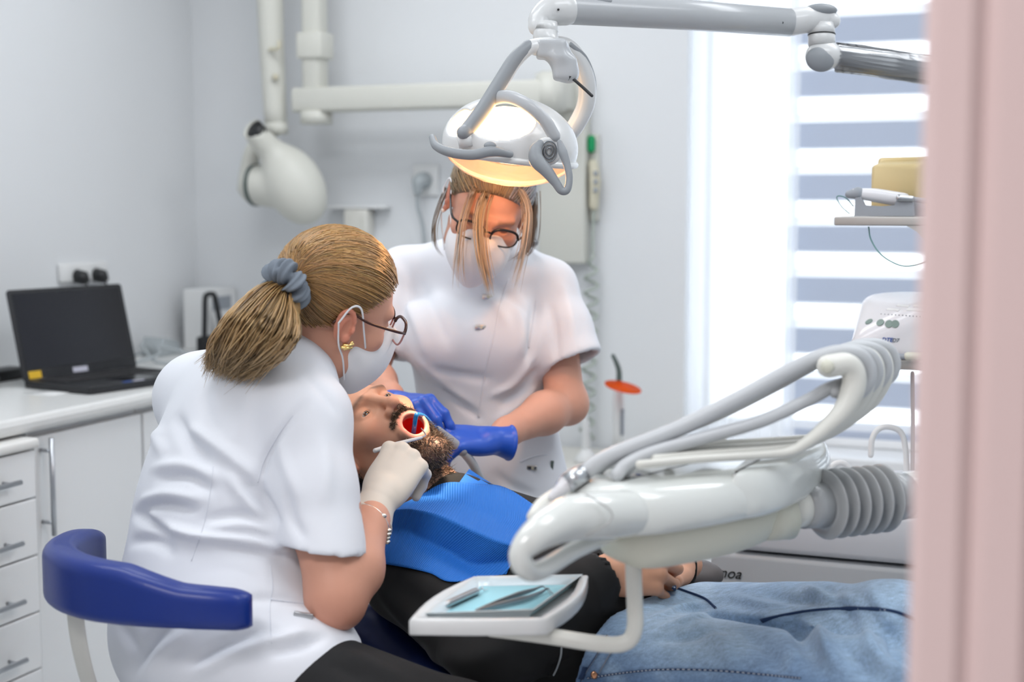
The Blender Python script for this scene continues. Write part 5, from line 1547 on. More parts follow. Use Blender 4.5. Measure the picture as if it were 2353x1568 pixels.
# waistline: cut at the belt
s_.plane(arr(PEL + tdir * 0.022 + tup * 0.0), arr(tdir + tup * 0.15), 0.012)
hv, hf = s_.mesh(2)
bvh = bvh_of(hv, hf)
FL = []
for pts, a, w in [([(870, 1350), (930, 1420), (1010, 1480)], 0.010, 0.02), ([(900, 1330), (990, 1400), (1090, 1440)], -0.008, 0.02), ([(960, 1500), (1060, 1520), (1180, 1490)], 0.009, 0.018),
    ([(1230, 1400), (1300, 1440), (1330, 1480)], 0.008, 0.012), ([(1330, 1300), (1360, 1340), (1380, 1400)], 0.006, 0.010), ([(1290, 1310), (1310, 1370), (1330, 1430)], -0.006, 0.010),
    ([(1250, 1510), (1300, 1490), (1390, 1430)], 0.008, 0.014), ([(1180, 1540), (1270, 1540), (1340, 1500)], 0.008, 0.014), ([(1380, 1400), (1430, 1400), (1500, 1360)], 0.008, 0.012)]:
    FL.append((pts, a, w))
hv = folds(hv, hf, FL, bvh, 2.3)
hv += vnormals(hv, hf) * (0.003 * noise3(hv, 45, 4))[:, None]
hood = mk_np('hoodie', hv, hf, M['black_cloth'], pt)
bvh_h = bvh_of(hv, hf)
# ribbed cuffs
for el, wr in ((REL, RWR), (LEL, LWR)):
    d_ = (wr - el).normalized()
    rings = []
    for i in range(9):
        c_ = wr + d_ * (-0.045 + 0.05 * i / 8)
        x_ = d_.cross(V(0, 0, 1)).normalized(); y_ = d_.cross(x_)
        rings.append([c_ + (x_ * math.cos(2 * math.pi * k / 96) + y_ * math.sin(2 * math.pi * k / 96)) * (0.0395 - 0.004 * i / 8 + 0.0009 * (k % 2) + (0.0 if i < 8 else -0.006)) for k in range(96)])
    mk('cuff', *loft(rings, cap=False), M['black_cloth'], hood)
mk('drawstring', *rtube([on_surface(bvh_h, a, b, 2.25) + V(0, -0.003, 0.001) for a, b in ((1290, 1490), (1288, 1510), (1280, 1535), (1272, 1552))], 0.0016, 8, 16), M['grey_cord'], hood)
mk('zip', *rtube([P(a, b, 2.33) for a, b in ((1336, 1262), (1350, 1272), (1365, 1285), (1378, 1296))], 0.004, 8, 16, flat=0.4), M['dark_steel'], hood)

# jeans
def denim():
    m = bpy.data.materials.new('denim'); m.use_nodes = True
    nt = m.node_tree; b = nt.nodes['Principled BSDF']; b.inputs['Roughness'].default_value = 0.9; b.inputs['Sheen Weight'].default_value = 0.15
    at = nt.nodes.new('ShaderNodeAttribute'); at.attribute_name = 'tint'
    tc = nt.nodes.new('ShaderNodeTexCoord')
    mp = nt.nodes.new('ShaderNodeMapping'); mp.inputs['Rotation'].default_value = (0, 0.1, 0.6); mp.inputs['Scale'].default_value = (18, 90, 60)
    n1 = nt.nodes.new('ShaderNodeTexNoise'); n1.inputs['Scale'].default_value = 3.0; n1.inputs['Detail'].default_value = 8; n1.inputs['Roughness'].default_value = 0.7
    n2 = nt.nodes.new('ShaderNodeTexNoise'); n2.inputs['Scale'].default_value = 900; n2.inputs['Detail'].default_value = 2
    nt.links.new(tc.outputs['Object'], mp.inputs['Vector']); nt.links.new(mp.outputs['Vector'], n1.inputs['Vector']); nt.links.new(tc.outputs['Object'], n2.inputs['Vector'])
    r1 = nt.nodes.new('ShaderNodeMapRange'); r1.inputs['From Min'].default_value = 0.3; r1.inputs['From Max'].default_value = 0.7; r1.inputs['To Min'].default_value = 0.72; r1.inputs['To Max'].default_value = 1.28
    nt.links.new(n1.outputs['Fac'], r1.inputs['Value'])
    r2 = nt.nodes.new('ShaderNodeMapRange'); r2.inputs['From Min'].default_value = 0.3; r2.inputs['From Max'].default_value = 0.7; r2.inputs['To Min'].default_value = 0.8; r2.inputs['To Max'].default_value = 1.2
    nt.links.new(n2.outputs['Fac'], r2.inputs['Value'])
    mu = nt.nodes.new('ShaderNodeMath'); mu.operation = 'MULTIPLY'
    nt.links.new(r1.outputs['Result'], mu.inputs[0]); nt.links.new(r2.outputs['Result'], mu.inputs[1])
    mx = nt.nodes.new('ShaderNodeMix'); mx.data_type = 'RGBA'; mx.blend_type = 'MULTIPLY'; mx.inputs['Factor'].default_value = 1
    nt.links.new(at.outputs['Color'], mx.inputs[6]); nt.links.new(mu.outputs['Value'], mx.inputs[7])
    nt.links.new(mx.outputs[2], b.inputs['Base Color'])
    bp = nt.nodes.new('ShaderNodeBump'); bp.inputs['Strength'].default_value = 0.25; bp.inputs['Distance'].default_value = 0.0006
    nt.links.new(n2.outputs['Fac'], bp.inputs['Height']); nt.links.new(bp.outputs['Normal'], b.inputs['Normal'])
    return m
M['denim'] = denim()
s_ = SDF((-0.05, 1.50, 0.36), (1.15, 2.50, 0.86), 0.005)
s_.ell(arr(PEL + tdir * 0.0), (0.170, 0.15, 0.112), R=TR)
for hp, kn, an in ((RHIP, RKN, RAN), (LHIP, LKN, LAN)):
    s_.cone(arr(hp), arr(kn), 0.096, 0.070, 0.030)
    s_.cone(arr(kn), arr(an), 0.070, 0.062, 0.03)
s_.plane(arr(PEL + tdir * 0.005), arr(-tdir - tup * 0.15), 0.006)
for an, kn in ((RAN, RKN), (LAN, LKN)): pass
jv, jf = s_.mesh(2)
bvh = bvh_of(jv, jf)
JF = [([(1640, 1410), (1740, 1425), (1830, 1432), (1900, 1460)], 0.014, 0.018), ([(1820, 1420), (1850, 1470), (1880, 1530)], -0.012, 0.016), ([(1870, 1450), (1900, 1490), (1930, 1540)], 0.014, 0.014),
      ([(1930, 1480), (1975, 1520), (2010, 1560)], -0.012, 0.015), ([(1990, 1500), (2040, 1535), (2090, 1562)], 0.012, 0.015), ([(1700, 1440), (1760, 1490), (1800, 1550)], -0.008, 0.016),
      ([(1600, 1430), (1660, 1480), (1690, 1540)], 0.007, 0.014), ([(1520, 1440), (1590, 1425), (1650, 1412)], 0.006, 0.010), ([(1500, 1470), (1580, 1462), (1660, 1450)], -0.006, 0.010),
      ([(1500, 1420), (1560, 1400), (1620, 1390)], 0.005, 0.009), ([(1680, 1370), (1740, 1390), (1790, 1400)], 0.007, 0.012), ([(1760, 1360), (1830, 1380), (1900, 1385)], -0.007, 0.012),
      ([(1900, 1350), (1940, 1400), (1960, 1440)], -0.009, 0.013), ([(1990, 1350), (2030, 1400), (2050, 1450)], 0.009, 0.013), ([(1850, 1350), (1900, 1372), (1960, 1380)], 0.008, 0.011),
      ([(1990, 1450), (2000, 1490), (2010, 1520)], 0.010, 0.010), ([(2040, 1430), (2050, 1480), (2070, 1530)], -0.009, 0.012), ([(2070, 1380), (2100, 1420), (2120, 1470)], 0.008, 0.012)]
jv = folds(jv, jf, [(p_, a_ * 1.25, w_ * 0.85) for p_, a_, w_ in JF], bvh, 2.2)
jv += vnormals(jv, jf) * (0.005 * noise3(jv, 32, 9) + 0.003 * noise3(jv, 75, 10))[:, None]
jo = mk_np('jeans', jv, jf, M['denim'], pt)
jn = vnormals(jv, jf)
def seg_d(p, a, b):
    ab = b - a; t = np.clip(((p - a) @ ab) / (ab @ ab), 0, 1)
    return np.linalg.norm(p - a - t[:, None] * ab, axis=1), t
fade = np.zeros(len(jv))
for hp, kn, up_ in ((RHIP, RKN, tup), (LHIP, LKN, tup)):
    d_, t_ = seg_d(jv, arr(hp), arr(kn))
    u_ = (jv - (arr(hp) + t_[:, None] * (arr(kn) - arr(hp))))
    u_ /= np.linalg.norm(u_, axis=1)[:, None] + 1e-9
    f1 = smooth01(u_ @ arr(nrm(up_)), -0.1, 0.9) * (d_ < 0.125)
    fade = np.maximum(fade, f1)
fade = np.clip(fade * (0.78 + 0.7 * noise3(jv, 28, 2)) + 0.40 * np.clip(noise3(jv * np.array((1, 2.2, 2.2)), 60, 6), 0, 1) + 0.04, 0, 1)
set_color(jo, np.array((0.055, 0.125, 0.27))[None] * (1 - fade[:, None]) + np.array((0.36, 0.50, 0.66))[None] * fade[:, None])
bvh_j = bvh_of(jv, jf)
mat('denim_dark', (0.025, 0.05, 0.12), 0.9)
mat('stitch', (0.62, 0.66, 0.72), 0.8)
mat('stitch_gold', (0.45, 0.28, 0.10), 0.8)
mat('copper', (0.55, 0.28, 0.16), 0.3, 1.0)
def seam(pts, w=0.0045, n=40, stitches=True, off=(6, 0)):
    a = [on_surface(bvh_j, q[0], q[1], 2.2) for q in cr([np.array(p, float) for p in pts], n)]
    sm = mk('seam', *tube(a, w, 8, flat=0.35, up=V(0, -0.6, 0.8)), M['denim_dark'], jo)
    if stitches:
        g = Geo()
        dense = cr(a, n * 5)
        for i in range(0, len(dense) - 3, 4):
            nn = V(0, -0.7, 0.7) * 0.0016
            g.add(tube([dense[i] + nn, dense[i + 2] + nn], 0.0011, 5))
        g.build('stitching', M['stitch'], sm)['kind'] = 'stuff'
seam([(1750, 1428), (1800, 1415), (1880, 1403), (1960, 1400), (2040, 1404), (2090, 1420), (2140, 1450)])
seam([(1545, 1350), (1580, 1362), (1620, 1378), (1645, 1400)])
seam([(1350, 1560), (1430, 1548), (1520, 1540), (1640, 1542), (1760, 1552), (1840, 1560)], 0.003)
seam([(1395, 1460), (1375, 1500), (1350, 1540), (1335, 1567)], 0.003)
seam([(1420, 1470), (1398, 1510), (1375, 1550)], 0.0025)
for px, py in ((1366, 1552),):
    q = on_surface(bvh_j, px, py, 2.2)
    mk('rivet', *xf(lathe([(0.006, -0.002), (0.006, 0.002), (0.003, 0.0035)], 16), axisM(q, V(-0.1, -0.85, 0.5))), M['copper'], jo)
mk('belt_loop', *tube([on_surface(bvh_j, a, b, 2.2) + V(0, -0.004, 0.002) for a, b in ((1345, 1535), (1340, 1550), (1335, 1562))], 0.006, 8, flat=0.35, up=V(0.8, 0.5, 0)), M['denim_dark'], jo)
# shoes beyond the frame
for kn, an in ((RKN, RAN), (LKN, LAN)):
    d_ = (an - kn).normalized()
    s_ = SDF(arr(an) - 0.25, arr(an) + 0.25, 0.008)
    s_.cone(arr(an + d_ * 0.01), arr(an + d_ * 0.05), 0.045, 0.042)
    s_.cone(arr(an + d_ * 0.06), arr(an + d_ * 0.08 + V(0, 0, 0.16)), 0.042, 0.035, 0.03)
    v_, f_ = s_.mesh(1); mk_np('shoe', v_, f_, M['black_matte'], pt)

# paper bib across the chest
def bib_row(pts):
    return cr([P(*p) for p in pts], 40)
def snug(p, gap):
    d = (p - CAM); L_ = d.length; d.normalize()
    h = bvh_h.ray_cast(CAM, d)
    if h[0] is not None and (h[0] - CAM).length - gap < L_: return CAM + d * ((h[0] - CAM).length - gap)
    return p
r_top = bib_row([(916, 1162, 2.46), (962, 1140, 2.50), (1022, 1110, 2.58), (1095, 1112, 2.58), (1160, 1120, 2.55), (1236, 1166, 2.46)])
r_mid = bib_row([(910, 1167, 2.44), (958, 1156, 2.45), (1030, 1148, 2.48), (1100, 1165, 2.46), (1165, 1190, 2.43), (1222, 1205, 2.40)])
r_cre = bib_row([(903, 1172, 2.40), (950, 1172, 2.375), (1010, 1186, 2.345), (1085, 1220, 2.31), (1140, 1243, 2.285), (1192, 1258, 2.265)])
r_bot = bib_row([(868, 1294, 2.42), (905, 1300, 2.40), (945, 1307, 2.38), (990, 1318, 2.365), (1040, 1337, 2.335), (1163, 1320, 2.30)])
rows = []
for a, b, n in ((r_top, r_mid, 10), (r_mid, r_cre, 10), (r_cre, r_bot, 22)):
    for j in range(n): rows.append([p.lerp(q, j / n) for p, q in zip(a, b)])
rows.append(r_bot)
rows = [[snug(p, 0.006 + 0.0018 * math.sin(i * 0.35 + j * 0.2)) for i, p in enumerate(r)] for j, r in enumerate(rows)]
def bib_mat():
    m = mat('bib_blue', (0.022, 0.20, 0.72), 0.7, bump=(250, 0.1, 0.0006), tl=0.15)
    nt = m.node_tree; b = nt.nodes['Principled BSDF']
    at = nt.nodes.new('ShaderNodeAttribute'); at.attribute_name = 'along'
    w = nt.nodes.new('ShaderNodeMath'); w.operation = 'SINE'
    mu = nt.nodes.new('ShaderNodeMath'); mu.operation = 'MULTIPLY'; mu.inputs[1].default_value = 2 * math.pi * 62
    nt.links.new(at.outputs['Fac'], mu.inputs[0]); nt.links.new(mu.outputs[0], w.inputs[0])
    bp = nt.nodes.new('ShaderNodeBump'); bp.inputs['Strength'].default_value = 0.5; bp.inputs['Distance'].default_value = 0.001
    nt.links.new(w.outputs[0], bp.inputs['Height']); nt.links.new(bp.outputs['Normal'], b.inputs['Normal'])
    return m
bib_mat()
nr_, nc_ = len(rows), 40
bv = [p for r in rows for p in r]
bf = [(j * nc_ + i, j * nc_ + i + 1, (j + 1) * nc_ + i + 1, (j + 1) * nc_ + i) for j in range(nr_ - 1) for i in range(nc_ - 1)]
bb = mk('paper_bib', bv, bf, M['bib_blue'])
at = bb.data.attributes.new('along', 'FLOAT', 'POINT')
at.data.foreach_set('value', [i / (nc_ - 1) + 0.10 * (j / nr_) for j in range(nr_) for i in range(nc_)])
tag(bb, 'creased blue paper bib spread over the chest of the patient', 'bib')
md = bb.modifiers.new('thick', 'SOLIDIFY'); md.thickness = 0.001; md.offset = 1
bvh_p = bvh_of(np.concatenate(B.v), np.concatenate(B.f))
def snug2(p):
    d = (p - CAM); L_ = d.length; d.normalize()
    for bb_ in (bvh_h, bvh_p):
        h = bb_.ray_cast(CAM, d)
        if h[0] is not None: L_ = min(L_, (h[0] - CAM).length - 0.004)
    return CAM + d * L_
fu = cr([P(1078, 1078, 2.66), P(1108, 1098, 2.65), P(1130, 1112, 2.64), P(1150, 1128, 2.62)], 9); fl_ = cr([P(1056, 1108, 2.62), P(1078, 1114, 2.61), P(1098, 1119, 2.60), P(1120, 1126, 2.59)], 9)
g = Geo(); g.add(loft([[snug2(p.lerp(q, j / 5)) for p, q in zip(fu, fl_)] for j in range(6)], cap=False, closed=False))
g.build('turned_corner', M['bib_blue'], bb, smooth=False)

# ------------------------------------------------------------------ treatment chair
tc_ = empty('dental_chair', V(PEL.x, PEL.y, 0), 'navy blue upholstered treatment chair under the patient', 'dental chair')
def slab(nm, a, b, w, th, m_, rise=0.0, r=0.04, wa=None):
    d_ = (b - a); L_ = d_.length; d_.normalize()
    s2 = V(d_.y, -d_.x, 0).normalized(); s2 = -s2 if s2.y > 0 else s2
    u2 = s2.cross(d_); u2 = -u2 if u2.z < 0 else u2
    c_ = (a + b) / 2 - u2 * (th / 2)
    s_ = SDF((-L_ / 2 - 0.03, -w / 2 - 0.03, -th / 2 - 0.03), (L_ / 2 + 0.03, w / 2 + 0.03, th / 2 + 0.03), 0.008)
    s_.rbox((0, 0, 0), (L_ / 2, w / 2, th / 2), r)
    v_, f_ = s_.mesh(1)
    A_ = frame(c_, d_, u2.cross(d_), u2)
    return mk_np(nm, to_world(v_, A_), f_, m_, tc_)
slab('backrest', NECK - tup * 0.13 + tdir * 0.02, PEL - tup * 0.135 - tdir * 0.02, 0.45, 0.10, M['navy_vinyl'], r=0.045)
slab('back_shell', NECK - tup * 0.25 + tdir * 0.05, PEL - tup * 0.24 - tdir * 0.02, 0.36, 0.05, M['cream'], r=0.02)
hc_ = PHM @ V(0, -0.125, 0.02)
hu = (PHM.to_3x3() @ V(0, 0, 1))
hrd = PHM.to_3x3() @ V(0, -1, 0)
s_ = SDF((-0.16, -0.08, -0.16), (0.16, 0.08, 0.16), 0.006)
s_.rbox((0, 0, 0), (0.085, 0.030, 0.085), 0.026); s_.ell((0, 0.06, 0.02), (0.08, 0.05, 0.1), k=0.02, op='sub')
v_, f_ = s_.mesh(1)
mk_np('headrest', to_world(v_, PHM @ Matrix.Translation(V(0, -0.135, -0.005))), f_, M['navy_vinyl'], tc_)
mk('headrest_stem', *rtube([PHM @ V(0, -0.16, -0.02), PHM @ V(0, -0.19, -0.09), NECK - tup * 0.20 + tdir * 0.06], 0.02, 12, 14), M['steel'], tc_)
sa, sb_ = PEL - tup * 0.135 - ld * 0.10, V(0, 0, 0)
KC = (RKN + LKN) / 2
slab('seat', V(PEL.x, PEL.y, PEL.z - 0.125) - ld * 0.12, V(KC.x, KC.y, KC.z - 0.095), 0.52, 0.10, M['navy_vinyl'])
AC = (RAN + LAN) / 2
slab('leg_rest', V(KC.x, KC.y, KC.z - 0.095), V(AC.x, AC.y, AC.z - 0.085) + V(0.10, -0.07, -0.03), 0.46, 0.09, M['navy_vinyl'])
mk('base_column', *xf(loft([[V(x, y, z) for x, y in rrect(w, h, 0.05, 4)] for z, w, h in ((0.0, 0.50, 0.38), (0.05, 0.48, 0.36), (0.09, 0.30, 0.26), (PEL.z - 0.26, 0.26, 0.22))]), frame(V(PEL.x + 0.16, PEL.y - 0.10, 0), ld, V(0, 0, 1).cross(ld), V(0, 0, 1))), M['cream'], tc_)
# padded armrest on the far side with its pale mount
s_ = SDF((-0.16, -0.08, -0.08), (0.16, 0.08, 0.08), 0.005)
s_.ell((0, 0, 0), (0.068, 0.040, 0.030)); s_.rbox((-0.01, 0, -0.012), (0.045, 0.03, 0.02), 0.015, k=0.03)
v_, f_ = s_.mesh(1)
mk_np('armrest', to_world(v_, frame(P(1580, 1322, 2.62), nrm(V(0.9, -0.35, 0.05)), nrm(V(0.35, 0.9, 0.0)), V(0, 0, 1))), f_, M['armrest_grey'], tc_)
mk('armrest_post', *rtube([P(1580, 1330, 2.62), P(1580, 1330, 2.62) + V(0.0, 0.03, -0.10), P(1580, 1330, 2.62) + V(0.0, 0.03, -0.24), PEL - ls * 0.25 + V(0, 0, -0.17)], 0.018, 14, 24), M['cream'], tc_)
mk('side_cover', *rtube([P(752, 1395, 2.52), P(775, 1440, 2.5), P(812, 1490, 2.46), P(840, 1530, 2.42)], [0.030, 0.032, 0.030, 0.025], 16, 24, flat=0.6), M['beige_handset'], tc_)
# ================================================================== seated dentist
DHM = hframe(V(-0.292, 2.31, 1.183), V(0.79, 0.54, -0.28), V(0.40, -0.15, 0.90))
DHI = DHM.inverted()
DNB = P(668, 860, 2.31)
nl = DHI @ DNB
DS = np.array((0.69, 0.355, 0.25))
vs, fs = head_mesh(dict(neck=tuple(nl), neck_r=(0.046, 0.056), w=0.98, ear=0.84), 0.0021)
tint = skin_tint(vs, DS, {})
B = Body()
B.add(to_world(vs, DHM), fs, tint)
bvh_dh = bvh_of(to_world(vs, DHM), fs)
RS_, LS_ = P(706, 958, 2.20), P(462, 915, 2.46)
REL_, RWR_ = P(772, 1362, 2.12), P(870, 1152, 2.265)
LEL_, LWR_ = P(640, 1110, 2.66), P(785, 965, 2.90)
rt = (RS_ - LS_); rt.z = 0; rt.normalize()
DPV = P(505, 1490, 2.22)
ut = (DNB - DPV).normalized(); ft = ut.cross(rt).normalized(); ut2 = rt.cross(ft).normalized()
DR = [arr(rt), arr(ft), arr(ut2)]
HR_, HL_ = P(570, 1530, 2.13), P(470, 1500, 2.32)
KR_, KL_ = P(1060, 1690, 2.05), V(-0.46, 2.66, 0.56)
FR_, FL_ = V(KR_.x - 0.08, KR_.y - 0.08, 0.10), V(KL_.x + 0.02, KL_.y + 0.03, 0.10)
# trunk and limbs
s_ = SDF((-0.85, 1.85, 0.03), (0.10, 2.95, 1.15), 0.008)
s_.ell(arr(P(565, 1030, 2.31)), (0.135, 0.09, 0.16), R=DR)
s_.ell(arr(DPV), (0.14, 0.11, 0.13), R=DR, k=0.08)
s_.ell(arr(P(505, 1240, 2.27)), (0.12, 0.09, 0.15), R=DR, k=0.06)
s_.cone(arr(DNB), arr((RS_ + LS_) / 2), 0.045, 0.05, 0.03)
s_.cone(arr(LS_), arr(LEL_), 0.045, 0.038, 0.03); s_.cone(arr(LEL_), arr(LWR_), 0.037, 0.025, 0.01)
for a, b, c in ((HR_, KR_, FR_), (HL_, KL_, FL_)):
    s_.cone(arr(a), arr(b), 0.07, 0.05, 0.04); s_.cone(arr(b), arr(c), 0.048, 0.033, 0.02)
v_, f_ = s_.mesh(1); B.add(v_, f_, DS)
# the bare right arm at finer grain
s_ = SDF((-0.42, 1.95, 0.60), (-0.10, 2.40, 1.10), 0.004)
s_.cone(arr(RS_), arr(RS_ + (REL_ - RS_) * 0.55), 0.050, 0.051)
s_.cone(arr(RS_ + (REL_ - RS_) * 0.55), arr(REL_), 0.052, 0.043, 0.03)
mid = REL_.lerp(RWR_, 0.30) + V(0.004, -0.006, -0.006)
s_.cone(arr(REL_), arr(mid), 0.043, 0.047, 0.02); s_.cone(arr(mid), arr(REL_.lerp(RWR_, 0.75)), 0.047, 0.031, 0.02); s_.cone(arr(REL_.lerp(RWR_, 0.75)), arr(RWR_ - (RWR_ - REL_).normalized() * 0.012), 0.030, 0.0205, 0.02)
s_.ell(arr(REL_ + V(0.0, 0.0, -0.028)), (0.034, 0.034, 0.026), k=0.03)
av, af = s_.mesh(2)
dd = np.linalg.norm(av - arr(REL_ + V(0, -0.01, -0.04)), axis=1)
B.add(av, af, DS * (1 + 0.0 * dd[:, None]) * (1 - 0.16 * np.exp(-(dd / 0.05) ** 2)[:, None] * np.array((0.2, 1.0, 1.0))))
dn = B.build('person', M['skin_light'])
tag(dn, 'seated dentist with blond ponytail, white mask and tunic, leaning over the patient', 'person')

# ---------------- tunic
s_ = SDF((-0.95, 1.90, 0.38), (-0.10, 2.75, 1.20), 0.0055)
s_.ell(arr(P(562, 1040, 2.31)), (0.178, 0.128, 0.19), R=DR)
s_.ell(arr(P(640, 1120, 2.34)), (0.13, 0.09, 0.11), R=DR, k=0.06)
s_.ell(arr(P(505, 1250, 2.27)), (0.158, 0.130, 0.17), R=DR, k=0.09)
s_.ell(arr(P(505, 1480, 2.22)), (0.185, 0.165, 0.14), R=DR, k=0.09)
s_.cone(arr(DNB + ut * 0.0 - ft * 0.01), arr(RS_ + ut * 0.0), 0.060, 0.062, 0.05)
s_.cone(arr(DNB - ft * 0.01), arr(LS_), 0.060, 0.070, 0.06)
s_.ell(arr(P(605, 1330, 2.25)), (0.105, 0.115, 0.15), R=DR, k=0.07)
s_.cone(arr(P(560, 1490, 2.17)), arr(P(685, 1545, 2.13)), 0.116, 0.104, 0.06)
s_.cone(arr(P(470, 1490, 2.30)), arr(HL_.lerp(KL_, 0.35)), 0.115, 0.09, 0.06)
dl = (LEL_ - LS_).normalized()
s_.cone(arr(LS_), arr(LS_ + dl * 0.2), 0.07, 0.066, 0.05)
# neck opening
s_.cone(arr(DNB - ut * 0.03 + ft * 0.035), arr(DNB + ut * 0.16 + ft * 0.05), 0.054, 0.064, 0.008, 'sub')
s_.cone(arr(DNB + ft * 0.07 - ut * 0.03), arr(DNB + ft * 0.12 + ut * 0.08), 0.035, 0.055, 0.01, 'sub')
# hem
s_.plane(arr(P(770, 1520, 2.15)), arr(V(0.45, 0.0, -0.9)), 0.01)
# sleeve of the near arm
CUF = P(738, 1262, 2.135)
ad = (REL_ - RS_).normalized()
def add_sleeve(s1, sh, cu, r, cn, d_, k, hol=(0.052, 0.056)):
    s2 = SDF((s1.ax[0][0], s1.ax[1][0], s1.ax[2][0]), (s1.ax[0][-1], s1.ax[1][-1], s1.ax[2][-1]), s1.h)
    n_ = [min(a_, b_) for a_, b_ in zip(s1.f.shape, s2.f.shape)]
    s2.cone(arr(sh), arr(sh.lerp(cu, 0.55)), r[0], r[1]); s2.cone(arr(sh.lerp(cu, 0.55)), arr(cu + d_ * 0.04), r[1], r[2], 0.02)
    s2.plane(arr(cu), arr(cn), 0.003)
    s2.cone(arr(cu - d_ * 0.03), arr(cu + d_ * 0.06), hol[0], hol[1], 0.004, 'sub')
    sl_ = tuple(slice(0, q_) for q_ in n_)
    s1.put(sl_, s2.f[sl_], k, 'add')
add_sleeve(s_, RS_, CUF, (0.064, 0.064, 0.066), nrm(V(-0.12, -0.10, -1.0)), ad, 0.03)
tv, tf = s_.mesh(2)
bvh = bvh_of(tv, tf)
DF = [([(402, 960), (441, 1021), (485, 1064)], -0.010, 0.012), ([(430, 985), (473, 1005), (552, 1068), (591, 1100)], 0.008, 0.012), ([(363, 1100), (434, 1094), (481, 1123)], -0.008, 0.010),
      ([(350, 1075), (420, 1072), (500, 1100)], 0.006, 0.011), ([(315, 1171), (374, 1159), (445, 1171)], -0.008, 0.009), ([(307, 1179), (355, 1204), (394, 1228)], -0.012, 0.010),
      ([(325, 1150), (390, 1138), (470, 1150)], 0.007, 0.010), ([(340, 1182), (378, 1210), (453, 1234), (560, 1245), (631, 1257)], 0.010, 0.009), ([(300, 1245), (340, 1240), (375, 1250), (394, 1268)], -0.009, 0.011),
      ([(473, 1194), (552, 1184), (611, 1200)], -0.006, 0.009), ([(480, 1215), (560, 1208), (625, 1222)], 0.006, 0.009), ([(500, 1255), (580, 1268), (660, 1285)], -0.006, 0.010),
      ([(300, 1545), (345, 1480), (394, 1440)], -0.009, 0.014), ([(330, 1555), (380, 1490), (440, 1450)], 0.008, 0.014), ([(434, 1530), (512, 1486), (591, 1455)], -0.009, 0.010), ([(450, 1545), (540, 1500), (620, 1470)], 0.008, 0.011),
      ([(615, 1475), (670, 1462), (705, 1450)], 0.008, 0.009), ([(625, 1500), (690, 1485), (745, 1465)], -0.008, 0.009), ([(560, 1380), (640, 1375), (720, 1385)], -0.005, 0.010), ([(270, 1430), (300, 1470), (320, 1500)], -0.006, 0.014),
      ([(700, 925), (640, 1000), (605, 1070), (600, 1130), (640, 1200)], -0.007, 0.007), ([(560, 1110), (600, 1150), (630, 1195)], -0.010, 0.011), ([(520, 1090), (570, 1150), (600, 1200)], 0.007, 0.012),
      ([(660, 1130), (670, 1190), (700, 1240)], -0.005, 0.010), ([(740, 1000), (750, 1080), (745, 1160)], 0.004, 0.014), ([(640, 1010), (660, 1080), (690, 1150)], 0.004, 0.012),
      ([(480, 860), (470, 930), (500, 1000)], -0.005, 0.016), ([(580, 880), (560, 950), (540, 1020)], 0.004, 0.018), ([(700, 860), (740, 900), (775, 950)], -0.004, 0.010), ([(345, 960), (360, 1010), (380, 1050)], 0.005, 0.014)]
tv = folds(tv, tf, [(p_, a_ * 1.35, w_ * 0.9) for p_, a_, w_ in DF], bvh, 2.2)
tv += vnormals(tv, tf) * (0.0018 * noise3(tv, 40, 21))[:, None]
tu = mk_np('tunic', tv, tf, M['cotton_white'], dn)
bvh_t = bvh_of(tv, tf)
mat('seam_white', (0.76, 0.79, 0.85), 0.9)
def seam_line(bvh_, pts, parent, r=0.0008, dep=2.2, m_='seam_white', n=30, lift=0.0003):
    a = [on_surface(bvh_, q[0], q[1], dep) for q in cr([np.array(p, float) for p in pts], n)]
    a = [p + (CAM - p).normalized() * lift for p in a]
    return mk('seam', *tube(a, r, 6), M[m_], parent)
seam_line(bvh_t, [(672, 955), (640, 1000), (607, 1060), (592, 1110)], tu)
seam_line(bvh_t, [(490, 1070), (485, 1120), (470, 1200), (440, 1290)], tu, 0.0006)
seam_line(bvh_t, [(622, 1300), (627, 1350), (620, 1400), (625, 1480)], tu, 0.0006)
# pocket edge with its metal clasp
seam_line(bvh_t, [(622, 1378), (680, 1385), (735, 1392)], tu, 0.0016)
q = on_surface(bvh_t, 697, 1415, 2.1)
mk('clasp', *xf(box(-0.014, 0.014, -0.005, 0.005, -0.001, 0.004, 0.001), hframe(q, V(0.2, 0.0, 1.0), V(0.1, -1, 0.1))), M['steel'], tu, label='metal pocket clasp')

# ---------------- trousers
s_ = SDF((-0.75, 1.75, 0.06), (0.15, 2.85, 0.80), 0.007)
for a, b, c in ((HR_, KR_, FR_), (HL_, KL_, FL_)):
    s_.cone(arr(a.lerp(b, 0.2)), arr(b), 0.086, 0.072, 0.03); s_.cone(arr(b), arr(c), 0.070, 0.058, 0.03)
s_.ell(arr(DPV - ut * 0.05), (0.13, 0.115, 0.09), R=DR, k=0.05)
pv, pf = s_.mesh(2)
pv = folds(pv, pf, [([(800, 1500), (860, 1530), (920, 1560)], 0.008, 0.012), ([(760, 1520), (800, 1545), (840, 1565)], -0.006, 0.012), ([(880, 1505), (960, 1540), (1020, 1565)], 0.005, 0.012)], None, 2.1)
mk_np('trousers', pv, pf, M['trouser_black'], dn)
for c in (FR_, FL_):
    s_ = SDF((c.x - 0.12, c.y - 0.10, -0.01), (c.x + 0.26, c.y + 0.22, 0.16), 0.006)
    s_.cone((c.x, c.y, 0.06), (c.x + 0.13, c.y + 0.09, 0.035), 0.046, 0.038); s_.cone((c.x - 0.03, c.y - 0.02, 0.04), (c.x, c.y, 0.06), 0.04, 0.045, 0.02)
    s_.plane((0, 0, 0.002), (0, 0, -1), 0.004)
    v_, f_ = s_.mesh(1); mk_np('shoe', v_, f_, M['white_plastic'], dn)

